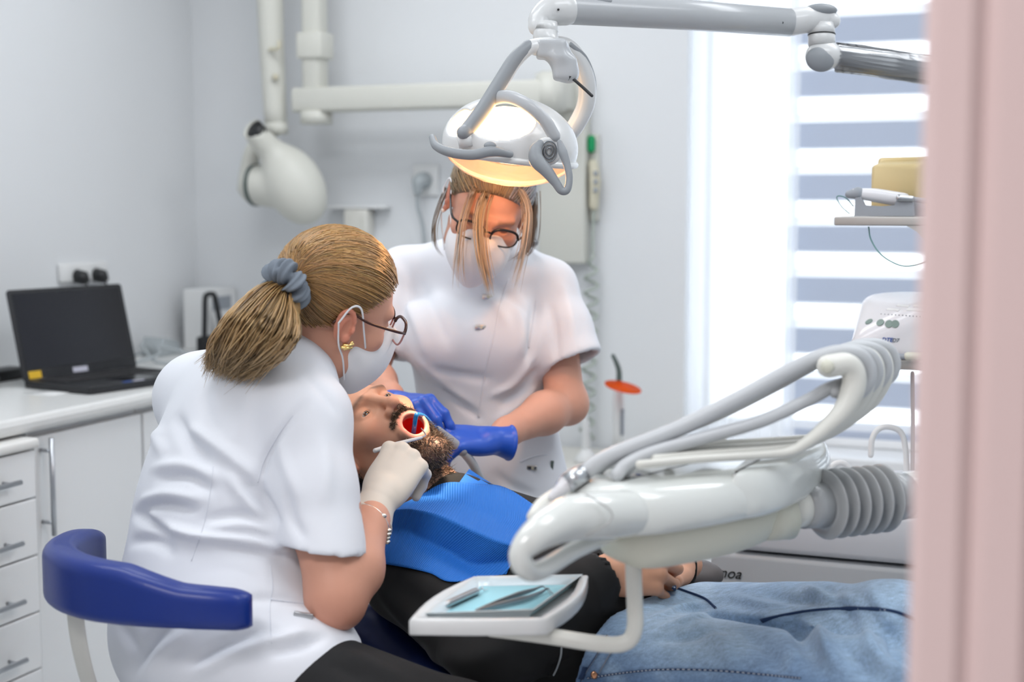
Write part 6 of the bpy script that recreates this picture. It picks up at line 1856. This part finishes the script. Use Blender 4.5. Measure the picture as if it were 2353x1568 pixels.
# ---------------- hair
s_ = SDF((-0.11, -0.15, -0.12), (0.11, 0.13, 0.16), 0.003)
s_.ell((0, -0.012, 0.042), (0.0800, 0.1005, 0.0905))
s_.ell((0, 0.098, -0.010), (0.074, 0.058, 0.085), k=0.012, op='sub')
s_.plane((0, 0.020, 0.026), (0, 0.66, -0.75), 0.010)
hv, hf = s_.mesh(2)
hcap = mk_np('hair', to_world(hv, DHM), hf, M['hair_blond'], dn)
set_color(hcap, np.tile((0.37, 0.205, 0.072), (len(hv), 1)))
bvh_c = bvh_of(to_world(hv, DHM), hf)
_h = bvh_c.ray_cast(CAM, (P(682, 645, 1) - CAM).normalized())
TW = _h[0] + (_h[0] - DHM @ V(0, -0.012, 0.042)).normalized() * 0.006
TIE = DHI @ TW
TIEv = arr(TIE)
rg = np.random.RandomState(11)
ce = np.array((0, -0.012, 0.042)); re_ = np.array((0.0815, 0.102, 0.092))
hn = vnormals(hv, hf)
outer = np.nonzero((np.abs((((hv - ce) / np.array((0.0800, 0.1005, 0.0905))) ** 2).sum(1) - 1) < 0.10))[0]
paths = []
wt_ = rg.choice(outer, 3600)
te = (TIEv - ce) / re_
for i in wt_:
    p0 = (hv[i] - ce) / re_
    n = 11
    t = np.linspace(0, 1, n)[:, None]
    p0 = p0 / np.linalg.norm(p0)
    tn_ = tu_ = te / np.linalg.norm(te)
    back = np.array((0, -1.0, 0.25)); back = back - p0 * (back @ p0); back /= np.linalg.norm(back) + 1e-6
    ang = math.acos(max(-1, min(1, p0 @ tu_)))
    ctl = p0 * math.cos(ang * 0.55) + back * math.sin(ang * 0.55)
    q = p0 * (1 - t) ** 2 + 2 * ctl * t * (1 - t) * 1.1 + te * t ** 2
    r_ = np.linalg.norm(q, axis=1)[:, None]
    rr_ = 1.0 + rg.uniform(-0.006, 0.014) + 0.012 * math.sin(i * 0.37)
    target = np.where(t < 0.85, rr_, rr_ + (np.linalg.norm(te) - rr_) * (t - 0.85) / 0.15)
    q = q / r_ * target
    paths.append(to_world(q * re_ + ce, DHM))
hs_ = strands(paths, 0.00085, 'hair_strand', M['hair_blond'], hcap, (0.37, 0.205, 0.072), 0.45, seed=4, taper=False)
# ponytail: a core and a fan of strands
Tw = DHM @ TIE
dT = (TW - CAM).dot(nrm(P(1176, 784, 1) - CAM)) - 2.325
print('tie depth', dT, tuple(TIE))
tops = [(636, 640, 2.335), (585, 665, 2.33), (520, 728, 2.315), (487, 790, 2.30), (478, 838, 2.29)]
bots = [(672, 690, 2.31), (684, 730, 2.28), (682, 778, 2.255), (640, 825, 2.25), (575, 860, 2.245)]
tops = [(a, b, c + dT * (1 - 0.12 * i) ) for i, (a, b, c) in enumerate(tops)]; bots = [(a, b, c + dT * (1 - 0.12 * i)) for i, (a, b, c) in enumerate(bots)]
s_ = SDF(arr(P(440, 900, 2.3 + dT)) - 0.06, arr(P(720, 600, 2.34 + dT)) + 0.09, 0.004)
for w_, r_ in ((0.25, 0.9), (0.5, 1.0), (0.75, 0.9)):
    c_ = [arr(P(*a)) * (1 - w_) + arr(P(*b)) * w_ for a, b in zip(tops, bots)]
    s_.chain([arr(Tw)] + c_[:-1], [0.010 * r_, 0.013 * r_, 0.018 * r_, 0.019 * r_, 0.010 * r_], 0.02)
cv, cf = s_.mesh(2)
pon = mk_np('ponytail', cv, cf, M['hair_blond'], dn); set_color(pon, np.tile((0.41, 0.245, 0.095), (len(cv), 1)))
paths = []
for k in range(3400):
    w_ = np.clip(rg.beta(1.0, 1.0), 0, 1)
    dj = rg.normal() * 0.015 - 0.008
    jx = rg.normal(size=(5, 2)) * np.array((1.5, 2.5, 4, 6, 9))[:, None]
    c_ = []
    ext = rg.uniform(0.70, 1.22)
    for j, (a, b) in enumerate(zip(tops, bots)):
        a_, b_ = np.array(a), np.array(b)
        p = a_ * (1 - w_) + b_ * w_
        p[0] += jx[j, 0]; p[1] += jx[j, 1] + (3 * math.sin(w_ * 60 + j)) ; p[2] += dj * math.sin(math.pi * (j + 0.6) / 5.2) * 1.6 - (0.016 if j in (2, 3) else 0)
        c_.append(p)
    curl = rg.uniform(-1, 1)
    c_[4] = c_[3] + (c_[4] - c_[3]) * ext + np.array((curl * 16, rg.normal() * 7, 0))
    pp = [arr(Tw) + rg.normal(size=3) * 0.006] + [arr(P(*p)) for p in c_]
    paths.append(np.array([tuple(x) for x in cr([np.array(p_) for p_ in pp], 15)]))
strands(paths, 0.0009, 'ponytail_strand', M['hair_blond'], pon, (0.41, 0.245, 0.095), 0.6, seed=6, tip=(0.50, 0.34, 0.17))
# scrunchie
axv = (P(600, 690, 2.28 + dT) - P(690, 630, 2.33 + dT)).normalized()
x_ = axv.cross(V(0, -1, 0.2)).normalized(); y_ = axv.cross(x_)
sc0 = P(658, 654, 2.310 + dT)
vs_, fs_ = [], []
n1, n2 = 220, 20
for i in range(n1):
    a = 2 * math.pi * i / n1
    for j in range(n2):
        b = 2 * math.pi * j / n2
        ruf = 1 + 0.34 * math.sin(a * 9 + 1.2 * math.sin(a * 2)) * (0.5 + 0.5 * math.cos(b)) + 0.18 * math.sin(a * 17 + b * 2)
        rr = 0.0150 * ruf
        R_ = 0.0235 + rr * math.cos(b)
        z_ = rr * 1.15 * math.sin(b) + 0.005 * math.sin(a * 9 + 1.7)
        vs_.append(sc0 + (x_ * math.cos(a) + y_ * math.sin(a)) * R_ + axv * z_)
        fs_.append((i * n2 + j, i * n2 + (j + 1) % n2, ((i + 1) % n1) * n2 + (j + 1) % n2, ((i + 1) % n1) * n2 + j))
mk('scrunchie', vs_, fs_, M['scrunchie'], dn, label='grey ruffled scrunchie')

# ---------------- mask, spectacles, earring
def mask(HMx, parent, loops=True, h=0.0026):
    s2 = SDF((-0.10, -0.03, -0.16), (0.10, 0.16, 0.03), h)
    s2.ell((0, 0.052, -0.060), (0.066, 0.076, 0.068))
    s2.cone((0, 0.118, -0.020), (0, 0.085, -0.120), 0.010, 0.012, 0.045)
    s2.ell((0, 0.02, -0.055), (0.056, 0.065, 0.075), k=0.004, op='sub')
    s2.plane((0, 0.115, -0.004), (0, -0.10, 1.0), 0.004)
    s2.plane((0, 0.025, -0.05), (0, -0.88, 0.35), 0.004)
    s2.plane((0, 0.05, -0.132), (0, -0.35, -0.9), 0.006)
    mv, mf = s2.mesh(1)
    mo = mk_np('face_mask', to_world(mv, HMx), mf, M['mask_white'], parent, label='white face mask')
    if loops:
        for q in (-1, 1):
            for pth in ([V(q * 0.064, 0.050, -0.032), V(q * 0.074, 0.030, -0.004), V(q * 0.083, 0.004, 0.034), V(q * 0.088, -0.016, 0.034), V(q * 0.091, -0.028, 0.005)],
                        [V(q * 0.060, 0.040, -0.095), V(q * 0.078, 0.012, -0.055), V(q * 0.085, -0.010, -0.030), V(q * 0.091, -0.028, 0.005)]):
                mk('ear_loop', *xf(rtube(pth, 0.0018, 8, 24, flat=0.6), HMx), M['mask_white'], mo)
    return mo
mo = mask(DHM, dn)
def spectacles(HMx, parent, m_top, m_low, label, wide=0.030, tall=0.021, tilt=0.0, y0=0.104):
    g_ = None
    root = None
    for q in (-1, 1):
        rim = [V(q * 0.034 + wide * math.copysign(abs(math.cos(t)) ** 0.75, math.cos(t)), y0 - 0.10 * abs(q * 0.034 + wide * math.cos(t)) ** 1.5 * 6, 0.002 + tall * math.copysign(abs(math.sin(t)) ** 0.8, math.sin(t))) for t in [2 * math.pi * k / 40 for k in range(40)]]
        up_ = [p for p in rim if p.z > 0.004]
        o_ = mk('spectacles' if root is None else 'rim', *xf(tube(rim, 0.0016, 8, closed=True), HMx), M[m_low], parent if root is None else root, label=label if root is None else None)
        if root is None: root = o_
        srt = sorted(up_, key=lambda p: p.x)
        mk('brow_bar', *xf(tube(srt, 0.0026, 8), HMx), M[m_top], root)
        c_ = sum(rim, V(0, 0, 0)) / len(rim)
        mk('lens', [HMx @ p for p in rim] + [HMx @ c_], [(k, (k + 1) % 40, 40) for k in range(40)], M['spectacle_glass'], root)
        e_ = V(q * (0.034 + wide), rim[0].y, 0.009)
        mk('temple', *xf(rtube([e_, V(q * 0.074, 0.085, 0.011), V(q * 0.0785, 0.03, 0.014), V(q * 0.080, -0.012, 0.022), V(q * 0.078, -0.03, 0.0)], [0.0022, 0.0024, 0.0022, 0.002, 0.002], 8, 30), HMx), M[m_top], root)
    mk('bridge', *xf(rtube([V(-0.006, y0, 0.008), V(0, y0 + 0.003, 0.011), V(0.006, y0, 0.008)], 0.002, 8, 12), HMx), M[m_top], root)
    return root
spectacles(DHM, dn, 'frame_brown', 'frame_rose', 'brown and rose spectacles', y0=0.116)
eg = Geo()
for k, (a, b) in enumerate((((0.085, 0.000, -0.030), (0.088, 0.012, -0.024)), ((0.086, -0.002, -0.034), (0.088, 0.012, -0.030)), ((0.085, 0.004, -0.036), (0.087, 0.010, -0.022)))):
    eg.add(xf(rtube([V(*a), (V(*a) + V(*b)) / 2 + V(0.003, 0, 0), V(*b)], 0.0028, 10, 12), DHM))
eg.build('earring', M['gold'], dn, label='small gold knot earring')

# ---------------- right glove with bracelet, holding a mirror
GM = hframe(RWR_ + (RWR_ - REL_).normalized() * 0.012, P(946, 1018, 2.345) - RWR_, V(-0.20, -0.9, 0.22))
hv, hf, ch = hand_mesh(-1, [(52, 34, 16), (60, 40, 20), (66, 50, 24), (70, 54, 26)], [(0.018, 0.016, -0.008), (0.032, 0.045, -0.026), (0.026, 0.072, -0.046), (0.014, 0.092, -0.062)], 1.06, 0.0012, cuff=(-0.050, 0.041), h=0.002)
gv = to_world(hv, GM)
gl = mk_np('glove', gv, hf, M['latex'], dn, label='cream latex glove')
bc = REL_.lerp(RWR_, 0.73); bd_ = (RWR_ - REL_).normalized()
bx1 = bd_.cross(V(0, 1, 0.3)).normalized(); bx2 = bd_.cross(bx1)
br = [bc + (bx1 * math.cos(t) + bx2 * math.sin(t)) * 0.0355 + bd_ * (0.012 * math.cos(t - 0.6)) - V(0, 0, 0.003) for t in [2 * math.pi * k / 60 for k in range(60)]]
bo_ = mk('bracelet', *tube(br, 0.0015, 8, closed=True), M['silver'], dn, label='silver charm bracelet')
far = sorted(br, key=lambda p: p.y - 1.2 * p.x)[:14]
fr = max(br, key=lambda p: p.x - 0.4 * p.y)
for k in range(4): mk('charm', *sphere(fr + V(0.001 - 0.001 * k, -0.003, -0.001 - 0.0062 * k), 0.0042 + 0.0008 * (k % 2), 12, 8, (1.1, 0.9, 0.75)), M['silver'], bo_)
fr2 = min(br, key=lambda p: p.y)
mk('charm', *sphere(fr2, 0.0046, 12, 8, (1.2, 0.8, 0.9)), M['silver'], bo_)

# mirror handle held across the hand
mi = empty('mouth_mirror', P(925, 1020, 2.40), 'slender dental mirror held in the cream glove', 'dental mirror')
mk('handle', *rtube([P(862, 1036, 2.36), P(905, 1022, 2.40), P(968, 1006, 2.45)], [0.0040, 0.0036, 0.0026], 12, 20), M['lamp_white'], mi)
mk('stem', *rtube([P(966, 1006, 2.45), P(978, 1000, 2.47), P(968, 985, 2.50)], [0.0016, 0.0013, 0.0012], 8, 12), M['steel'], mi)

# ---------------- stool
st_ = empty('dentist_stool', V(DPV.x, DPV.y, 0), 'operator stool with curved royal blue backrest on a cream bar', 'stool')
def sweep_rr(path, ws, hs, r, m_, nm, parent, n=80):
    path = cr(path, n); ws = lerp_list(ws, n); hs = lerp_list(hs, n)
    rings = []
    for i in range(n):
        t = (path[min(i + 1, n - 1)] - path[max(i - 1, 0)]); t.z = 0; t.normalize()
        sx_ = V(t.y, -t.x, 0)
        e = min(i, n - 1 - i); k = 1.0 if e >= 4 else (0.25, 0.62, 0.82, 0.94)[e]
        rings.append([path[i] + sx_ * a + V(0, 0, b) for a, b in rrect(ws[i] * k, hs[i] * (0.72 + 0.28 * k), min(r, ws[i] * k * 0.42), 5)])
    return mk(nm, *loft(rings), m_, parent)
bp_ = [P(580, 1403, 1.99), P(500, 1398, 1.98), P(420, 1392, 1.98), P(345, 1378, 1.985), P(290, 1366, 1.995), P(220, 1355, 2.01), P(165, 1338, 2.05), P(140, 1318, 2.11), P(150, 1296, 2.19), P(185, 1276, 2.28), P(232, 1268, 2.36)]
sweep_rr(bp_, [0.046, 0.048, 0.048, 0.05, 0.052, 0.052, 0.052, 0.052, 0.05, 0.048, 0.044], [0.056, 0.058, 0.061, 0.074, 0.084, 0.086, 0.088, 0.090, 0.088, 0.084, 0.076], 0.018, M['blue_vinyl'], 'backrest', st_)
mk('back_bar', *tube(cr([P(172, 1395, 2.06), P(176, 1440, 2.065), P(186, 1500, 2.075), P(205, 1570, 2.10), P(235, 1640, 2.14), P(330, 1690, 2.2)], 30), 0.0135, 14, flat=0.35, up=nrm(V(1, -0.2, 0))), M['cream'], st_)
sz_ = DPV.z - 0.135
mk('seat', *xf(lathe([(0.15, -0.05), (0.19, -0.045), (0.205, -0.02), (0.2, 0.0), (0.17, 0.012), (0.05, 0.016)], 36), Matrix.Translation(V(DPV.x, DPV.y, sz_ - 0.005))), M['blue_vinyl'], st_)
mk('gas_column', *xf(lathe([(0.035, 0.08), (0.035, 0.3), (0.025, 0.3), (0.025, sz_ - 0.05)], 20), Matrix.Translation(V(DPV.x, DPV.y, 0))), M['chrome'], st_)
for k in range(5):
    a = 2 * math.pi * k / 5 + 0.3
    mk('foot', *rtube([V(DPV.x, DPV.y, 0.11), V(DPV.x + 0.27 * math.cos(a), DPV.y + 0.27 * math.sin(a), 0.075)], [0.024, 0.016], 12, 8), M['cream'], st_)
    mk('caster', *xf(tube([V(-0.012, 0, 0), V(0.012, 0, 0)], 0.028, 16), Matrix.Translation(V(DPV.x + 0.27 * math.cos(a), DPV.y + 0.27 * math.sin(a), 0.028))), M['black_plastic'], st_)
# ================================================================== standing assistant
AHM = hframe(V(-0.051, 2.863, 1.343), V(0.02, -0.87, -0.49), V(0.30, -0.465, 0.835))
AHI = AHM.inverted()
ANB = P(1118, 600, 3.00)
nl = AHI @ ANB
AS = np.array((0.65, 0.345, 0.25))
vs, fs = head_mesh(dict(neck=tuple(nl), neck_r=(0.046, 0.054), w=0.98, ear=0.86), 0.0024)
tint = skin_tint(vs, AS, {})
for q in (-1, 1):
    bm_ = np.exp(-((vs[:, 2] - 0.026) / 0.004) ** 2) * smooth01(0.024 - np.abs(vs[:, 0] - q * 0.034), 0, 0.01) * (vs[:, 1] > 0.05)
    blend(tint, bm_ * 0.6, (0.25, 0.15, 0.09))
B = Body()
B.add(to_world(vs, AHM), fs, tint)
ARS, ALS = P(930, 628, 3.06), P(1262, 658, 3.00)          # her right (image left), her left
ARE, ALE = P(845, 860, 2.98), P(1300, 925, 2.96)
ARW, ALW = P(908, 928, 2.79), P(1128, 1012, 2.75)
AHIP = P(1150, 1200, 3.08)
rt_a = (ARS - ALS); rt_a.z = 0; rt_a.normalize()
ut_a = (ANB - AHIP).normalized(); ft_a = ut_a.cross(rt_a).normalized(); ut_a2 = rt_a.cross(ft_a).normalized()
AR = [arr(rt_a), arr(ft_a), arr(ut_a2)]
s_ = SDF((-0.40, 2.60, 0.03), (0.30, 3.40, 1.30), 0.009)
s_.ell(arr(P(1110, 740, 3.08)), (0.14, 0.085, 0.16), R=AR)
s_.ell(arr(AHIP), (0.14, 0.10, 0.16), R=AR, k=0.1)
s_.ell(arr(P(1130, 960, 3.08)), (0.12, 0.08, 0.18), R=AR, k=0.08)
s_.cone(arr(ANB), arr((ARS + ALS) / 2), 0.045, 0.05, 0.03)
fa = []
for q, hx_ in ((1, 0.085), (-1, -0.085)):
    hp = AHIP + rt_a * hx_ - V(0, 0, 0.05); kn = V(hp.x, hp.y - 0.02, 0.46); an = V(hp.x, hp.y + 0.02, 0.08)
    fa.append((hp, kn, an))
    s_.cone(arr(hp), arr(kn), 0.07, 0.05, 0.03); s_.cone(arr(kn), arr(an), 0.05, 0.035, 0.02)
v_, f_ = s_.mesh(1); B.add(v_, f_, AS)
# bare arms
for sh, el, wr in ((ARS, ARE, ARW), (ALS, ALE, ALW)):
    lo = np.minimum(np.minimum(arr(sh), arr(el)), arr(wr)) - 0.07; hi = np.maximum(np.maximum(arr(sh), arr(el)), arr(wr)) + 0.07
    s_ = SDF(lo, hi, 0.0045)
    s_.cone(arr(sh), arr(el), 0.047, 0.040)
    md_ = el.lerp(wr, 0.3)
    s_.cone(arr(el), arr(md_), 0.040, 0.042, 0.02); s_.cone(arr(md_), arr(el.lerp(wr, 0.8)), 0.042, 0.027, 0.02); s_.cone(arr(el.lerp(wr, 0.8)), arr(wr - (wr - el).normalized() * 0.010), 0.027, 0.020, 0.02)
    s_.ell(arr(el + (el - sh.lerp(wr, 0.5)).normalized() * 0.012), (0.033, 0.033, 0.033), k=0.03)
    av, af = s_.mesh(2); B.add(av, af, AS)
asn = B.build('person', M['skin_light'])
tag(asn, 'standing assistant with loose grey-blond hair, spectacles, mask and blue gloves, head bowed', 'person')

# tunic
s_ = SDF((-0.45, 2.70, 0.66), (0.32, 3.36, 1.40), 0.0055)
s_.ell(arr(P(1105, 730, 3.08)), (0.178, 0.118, 0.17), R=AR)
for px in (1015, 1170): s_.ell(arr(P(px, 775, 2.97)), (0.082, 0.085, 0.09), R=AR, k=0.06)
s_.ell(arr(P(1115, 950, 3.07)), (0.150, 0.110, 0.19), R=AR, k=0.08)
s_.ell(arr(P(1150, 1170, 3.07)), (0.158, 0.120, 0.20), R=AR, k=0.08)
s_.cone(arr(ANB - ft_a * 0.01), arr(ARS), 0.060, 0.052, 0.05)
s_.cone(arr(ANB - ft_a * 0.01), arr(ALS), 0.060, 0.052, 0.05)
s_.ell(arr(ANB - ut_a * 0.02), (0.075, 0.065, 0.05), R=AR, k=0.05)
CUA = P(1318, 832, 2.95); CUB = P(862, 800, 3.0)
for sh, cu in ((ALS, CUA), (ARS, CUB)):
    d_ = (cu - sh).normalized()
    add_sleeve(s_, sh, cu, (0.054, 0.060, 0.066), nrm(d_ + V(0.12 if cu is CUA else -0.1, 0, -0.10)), d_, 0.03, (0.050, 0.054))
s_.cone(arr(ANB + ut_a * 0.01 + ft_a * 0.02), arr(ANB + ut_a * 0.15 + ft_a * 0.05), 0.047, 0.060, 0.008, 'sub')
s_.plane(arr(P(1150, 1260, 3.05)), arr(V(0, 0, -1)), 0.01)
tv, tf = s_.mesh(2)
bvh = bvh_of(tv, tf)
AF = [([(960, 640), (1000, 720), (1030, 790)], -0.006, 0.016), ([(930, 680), (960, 750), (980, 820)], 0.005, 0.016), ([(1230, 690), (1225, 760), (1215, 830)], -0.010, 0.012), ([(1190, 700), (1200, 760), (1190, 820)], 0.005, 0.014),
      ([(1000, 850), (1060, 865), (1120, 870)], -0.006, 0.014), ([(960, 830), (1020, 880), (1080, 930)], 0.005, 0.014), ([(1010, 890), (1060, 930), (1100, 960)], -0.007, 0.012), ([(1150, 930), (1190, 900), (1230, 850)], -0.007, 0.010), ([(1130, 910), (1180, 880), (1225, 820)], 0.006, 0.010),
      ([(1140, 970), (1190, 930), (1230, 890)], 0.006, 0.010), ([(1090, 660), (1140, 700), (1170, 750)], 0.004, 0.014), ([(1130, 650), (1180, 690), (1215, 720)], -0.004, 0.013), ([(1290, 650), (1310, 720), (1320, 800)], 0.004, 0.015), ([(1265, 700), (1275, 760), (1280, 830)], -0.005, 0.012),
      ([(900, 600), (930, 650), (950, 720)], 0.004, 0.016), ([(1140, 1090), (1180, 1120), (1230, 1140)], -0.004, 0.012)]
tv = folds(tv, tf, [(p_, a_ * 1.6, w_ * 0.85) for p_, a_, w_ in AF], bvh, 3.0)
tv += vnormals(tv, tf) * (0.002 * noise3(tv, 32, 5))[:, None]
ta = mk_np('tunic', tv, tf, M['cotton_white'], asn)
bvh_a = bvh_of(tv, tf)
# button placket: a raised strip with metal clips
pl_pts = [(1168, 640), (1150, 700), (1138, 760), (1118, 840), (1105, 920), (1100, 960)]
a_ = [on_surface(bvh_a, *q, 2.95) for q in cr([np.array(p, float) for p in pl_pts], 30)]
g = Geo(); g.add(tube(a_, 0.0022, 8, flat=0.5)); g.build('placket', M['seam_white'], ta)
for px, py in ((1120, 682), (1104, 752), (1222, 1075)):
    q = on_surface(bvh_a, px, py, 2.95)
    c_ = mk('clip', *xf(box(-0.011, 0.011, -0.005, 0.005, -0.002, 0.004, 0.001), hframe(q, V(0.05, -0.1, 1.0), V(0.05, -1, 0.1))), M['silver'], ta, label='small metal clip')
    mk('clip_gap', *xf(box(-0.001, 0.004, -0.003, 0.003, 0.0035, 0.0045), hframe(q, V(0.05, -0.1, 1.0), V(0.05, -1, 0.1))), M['beige_handset'], c_, False)
seam_line(bvh_a, [(1195, 1062), (1225, 1050), (1258, 1045)], ta, 0.0012, 3.0)
seam_line(bvh_a, [(1232, 690), (1228, 720), (1222, 760), (1215, 800)], ta, 0.0012, 3.0)
q = on_surface(bvh_a, 1268, 1072, 3.0)
mk('pocket_tab', *xf(box(-0.003, 0.003, -0.012, 0.012, -0.001, 0.002), hframe(q, V(0.1, -0.1, 1.0), V(0.3, -1, 0.1))), M['dark_green_grey'], ta)
# trousers and shoes
s_ = SDF((-0.35, 2.75, 0.05), (0.30, 3.35, 0.95), 0.009)
for hp, kn, an in fa:
    s_.cone(arr(hp), arr(kn), 0.092, 0.075, 0.03); s_.cone(arr(kn), arr(an), 0.075, 0.07, 0.02)
s_.ell(arr(AHIP), (0.15, 0.112, 0.12), R=AR, k=0.05)
v_, f_ = s_.mesh(1); mk_np('trousers', v_, f_, M['cotton_white'], asn)
for hp, kn, an in fa:
    s_ = SDF((an.x - 0.09, an.y - 0.25, -0.01), (an.x + 0.09, an.y + 0.1, 0.13), 0.007)
    s_.cone((an.x, an.y, 0.05), (an.x, an.y - 0.14, 0.035), 0.044, 0.038); s_.plane((0, 0, 0.002), (0, 0, -1), 0.004)
    v_, f_ = s_.mesh(1); mk_np('shoe', v_, f_, M['white_plastic'], asn)

# hair: cap drawn back, loose front locks falling past the face, clasped tail behind
s_ = SDF((-0.11, -0.15, -0.12), (0.11, 0.13, 0.16), 0.0035)
s_.ell((0, -0.014, 0.044), (0.083, 0.105, 0.094))
s_.ell((0, 0.100, -0.006), (0.066, 0.058, 0.080), k=0.012, op='sub')
s_.plane((0, 0.020, 0.020), (0, 0.66, -0.75), 0.010)
hv, hf = s_.mesh(2)
ah = mk_np('hair', to_world(hv, AHM), hf, M['hair_grey'], asn)
grey = smooth01(-hv[:, 0], 0.0, 0.06)
set_color(ah, np.array((0.20, 0.145, 0.085))[None] * (1 - grey[:, None]) + np.array((0.26, 0.265, 0.28))[None] * grey[:, None])
rg = np.random.RandomState(17)
ce = np.array((0, -0.014, 0.044)); re_ = np.array((0.085, 0.107, 0.096))
outer = np.nonzero(np.abs((((hv - ce) / np.array((0.083, 0.105, 0.094))) ** 2).sum(1) - 1) < 0.10)[0]
paths, pg = [], []
te = np.array((-0.25, -0.95, -0.35)); te /= np.linalg.norm(te)
for i in rg.choice(outer, 1800):
    p0 = (hv[i] - ce) / re_; p0 /= np.linalg.norm(p0)
    t = np.linspace(0, 1, 9)[:, None]
    back = np.array((0, -1.0, 0.1)); back = back - p0 * (back @ p0); back /= np.linalg.norm(back) + 1e-6
    ang = math.acos(max(-1, min(1, p0 @ te)))
    ctl = p0 * math.cos(ang * 0.5) + back * math.sin(ang * 0.5)
    q = p0 * (1 - t) ** 2 + 2 * ctl * t * (1 - t) + te * t ** 2
    q = q / np.linalg.norm(q, axis=1)[:, None] * (1 + rg.uniform(-0.005, 0.015))
    (pg if p0[0] < -0.25 else paths).append(to_world(q * re_ + ce, AHM))
strands(paths, 0.0009, 'hair_strand', M['hair_grey'], ah, (0.27, 0.19, 0.105), 0.4, seed=8, taper=False)
strands(pg, 0.0009, 'hair_strand', M['hair_grey'], ah, (0.34, 0.345, 0.36), 0.4, seed=9, taper=False)
def lock(ctrl, n, spread, seed, base, tip, d0):
    r2 = np.random.RandomState(seed); out = []
    k = len(ctrl)
    for _ in range(n):
        o1 = r2.normal(size=2); ph = r2.uniform(0, 6.28); dz = r2.normal() * 0.008
        stop = r2.uniform(0.72, 1.0)
        pts = []
        for j, c in enumerate(ctrl):
            s2 = spread[j] if isinstance(spread, (list, tuple)) else spread
            pts.append(arr(P(c[0] + o1[0] * s2 + 1.5 * math.sin(ph + j * 1.3), c[1] + o1[1] * s2 * 0.4, c[2] + dz * min(1, j / 1.5))))
        full = np.array([tuple(x) for x in cr(pts, 22)])
        out.append(full[:max(8, int(22 * stop))])
    return strands(out, 0.00062, 'loose_lock', M['hair_grey'], ah, base, 0.3, seed=seed, tip=tip)
blond, tipc = (0.38, 0.28, 0.19), (0.62, 0.50, 0.37)
lock([(1135, 405, 2.80), (1095, 432, 2.757), (1068, 500, 2.745), (1058, 570, 2.745), (1056, 630, 2.76), (1062, 668, 2.78)], 34, [4, 4, 4, 5, 8, 12], 31, blond, (0.66, 0.58, 0.48), 2.75)
lock([(1140, 408, 2.79), (1115, 450, 2.745), (1102, 510, 2.735), (1106, 580, 2.735), (1118, 640, 2.745), (1130, 690, 2.76)], 90, [6, 6, 6, 6, 6, 6], 32, blond, (0.60, 0.44, 0.28), 2.74)
lock([(1150, 405, 2.80), (1190, 430, 2.765), (1212, 480, 2.76), (1208, 550, 2.76), (1192, 620, 2.78), (1172, 690, 2.80)], 46, [5, 5, 5, 6, 8, 12], 33, (0.36, 0.27, 0.19), (0.62, 0.54, 0.45), 2.76)
lock([(1030, 430, 2.86), (1012, 470, 2.85), (998, 520, 2.85), (1002, 565, 2.86), (1030, 600, 2.87)], 16, [4, 4, 3, 3, 5], 34, (0.22, 0.18, 0.14), (0.3, 0.26, 0.2), 2.85)
lock([(1222, 440, 2.86), (1224, 490, 2.86), (1218, 545, 2.88), (1205, 580, 2.9), (1175, 600, 2.92)], 80, [6, 6, 7, 7, 8], 35, (0.25, 0.2, 0.16), (0.24, 0.15, 0.09), 2.9)
mk('hair_clip', *sphere(P(1222, 558, 2.97), 0.014, 14, 8, (1.0, 0.8, 0.7)), M['dark_steel'], asn)

mask(AHM, asn)
spectacles(AHM, asn, 'frame_black', 'frame_black', 'dark rimmed spectacles', wide=0.027, tall=0.019, y0=0.112)
for q in (-1, 1): mk('earring', *xf(sphere((q * 0.083, 0.006, -0.028), 0.0045, 12, 8), AHM), M['pearl'], asn, label='pearl earring')

# gloves
RGM = hframe(ARW, P(992, 930, 2.69) - ARW, V(0.10, -0.45, 0.9))
hv, hf, ch = hand_mesh(-1, [(42, 30, 15), (52, 34, 18), (58, 38, 20), (62, 40, 20)], [(0.018, 0.016, -0.008), (0.034, 0.045, -0.026), (0.030, 0.072, -0.040), (0.020, 0.094, -0.046)], 0.98, 0.0014, cuff=(-0.030, 0.030), h=0.0024)
mk_np('glove', to_world(hv, RGM), hf, M['nitrile_blue'], asn, label='blue nitrile glove')
LGM = hframe(ALW, P(1014, 1002, 2.71) - ALW, V(0.0, -0.42, 0.9))
hv, hf, ch = hand_mesh(1, [(16, 24, 14), (36, 40, 22), (46, 46, 24), (54, 48, 24)], [(0.018, 0.016, -0.008), (0.036, 0.045, -0.024), (0.034, 0.074, -0.036), (0.028, 0.098, -0.042)], 0.98, 0.0014, cuff=(-0.040, 0.034), h=0.0024)
mk_np('glove', to_world(hv, LGM), hf, M['nitrile_blue'], asn, label='blue nitrile glove')

# suction tube in her hands, with the blue tip hooked in the mouth
su = empty('suction_tube', P(1050, 1010, 2.62), 'grey suction hose ending in a bent blue tip at the open mouth', 'suction tube')
mat('tip_blue', (0.0, 0.16, 0.42), 0.25, coat=0.5)
mk('tip', *rtube([PHM @ V(0.004, 0.070, -0.086), PHM @ V(0.001, 0.092, -0.083), PHM @ V(-0.004, 0.106, -0.079), P(959, 953, 2.528), P(975, 958, 2.565), P(992, 976, 2.62), P(1008, 990, 2.68)], 0.0042, 12, 40), M['tip_blue'], su)
mk('grip', *rtube([P(1006, 989, 2.675), P(1032, 1012, 2.69), P(1062, 1036, 2.70)], [0.008, 0.011, 0.011], 14, 16), M['device_grey'], su)
mk('hose', *rtube([P(1062, 1036, 2.70), P(1085, 1065, 2.72), P(1100, 1095, 2.74), P(1122, 1140, 2.78), P(1180, 1260, 2.86), P(1290, 1400, 2.90), P(1600, 1400, 2.93)], 0.0085, 12, 50), M['hose_grey'], su)

# working notes are not part of the scene
for o in scene.objects:
    if '_loc' in o.keys(): del o['_loc']
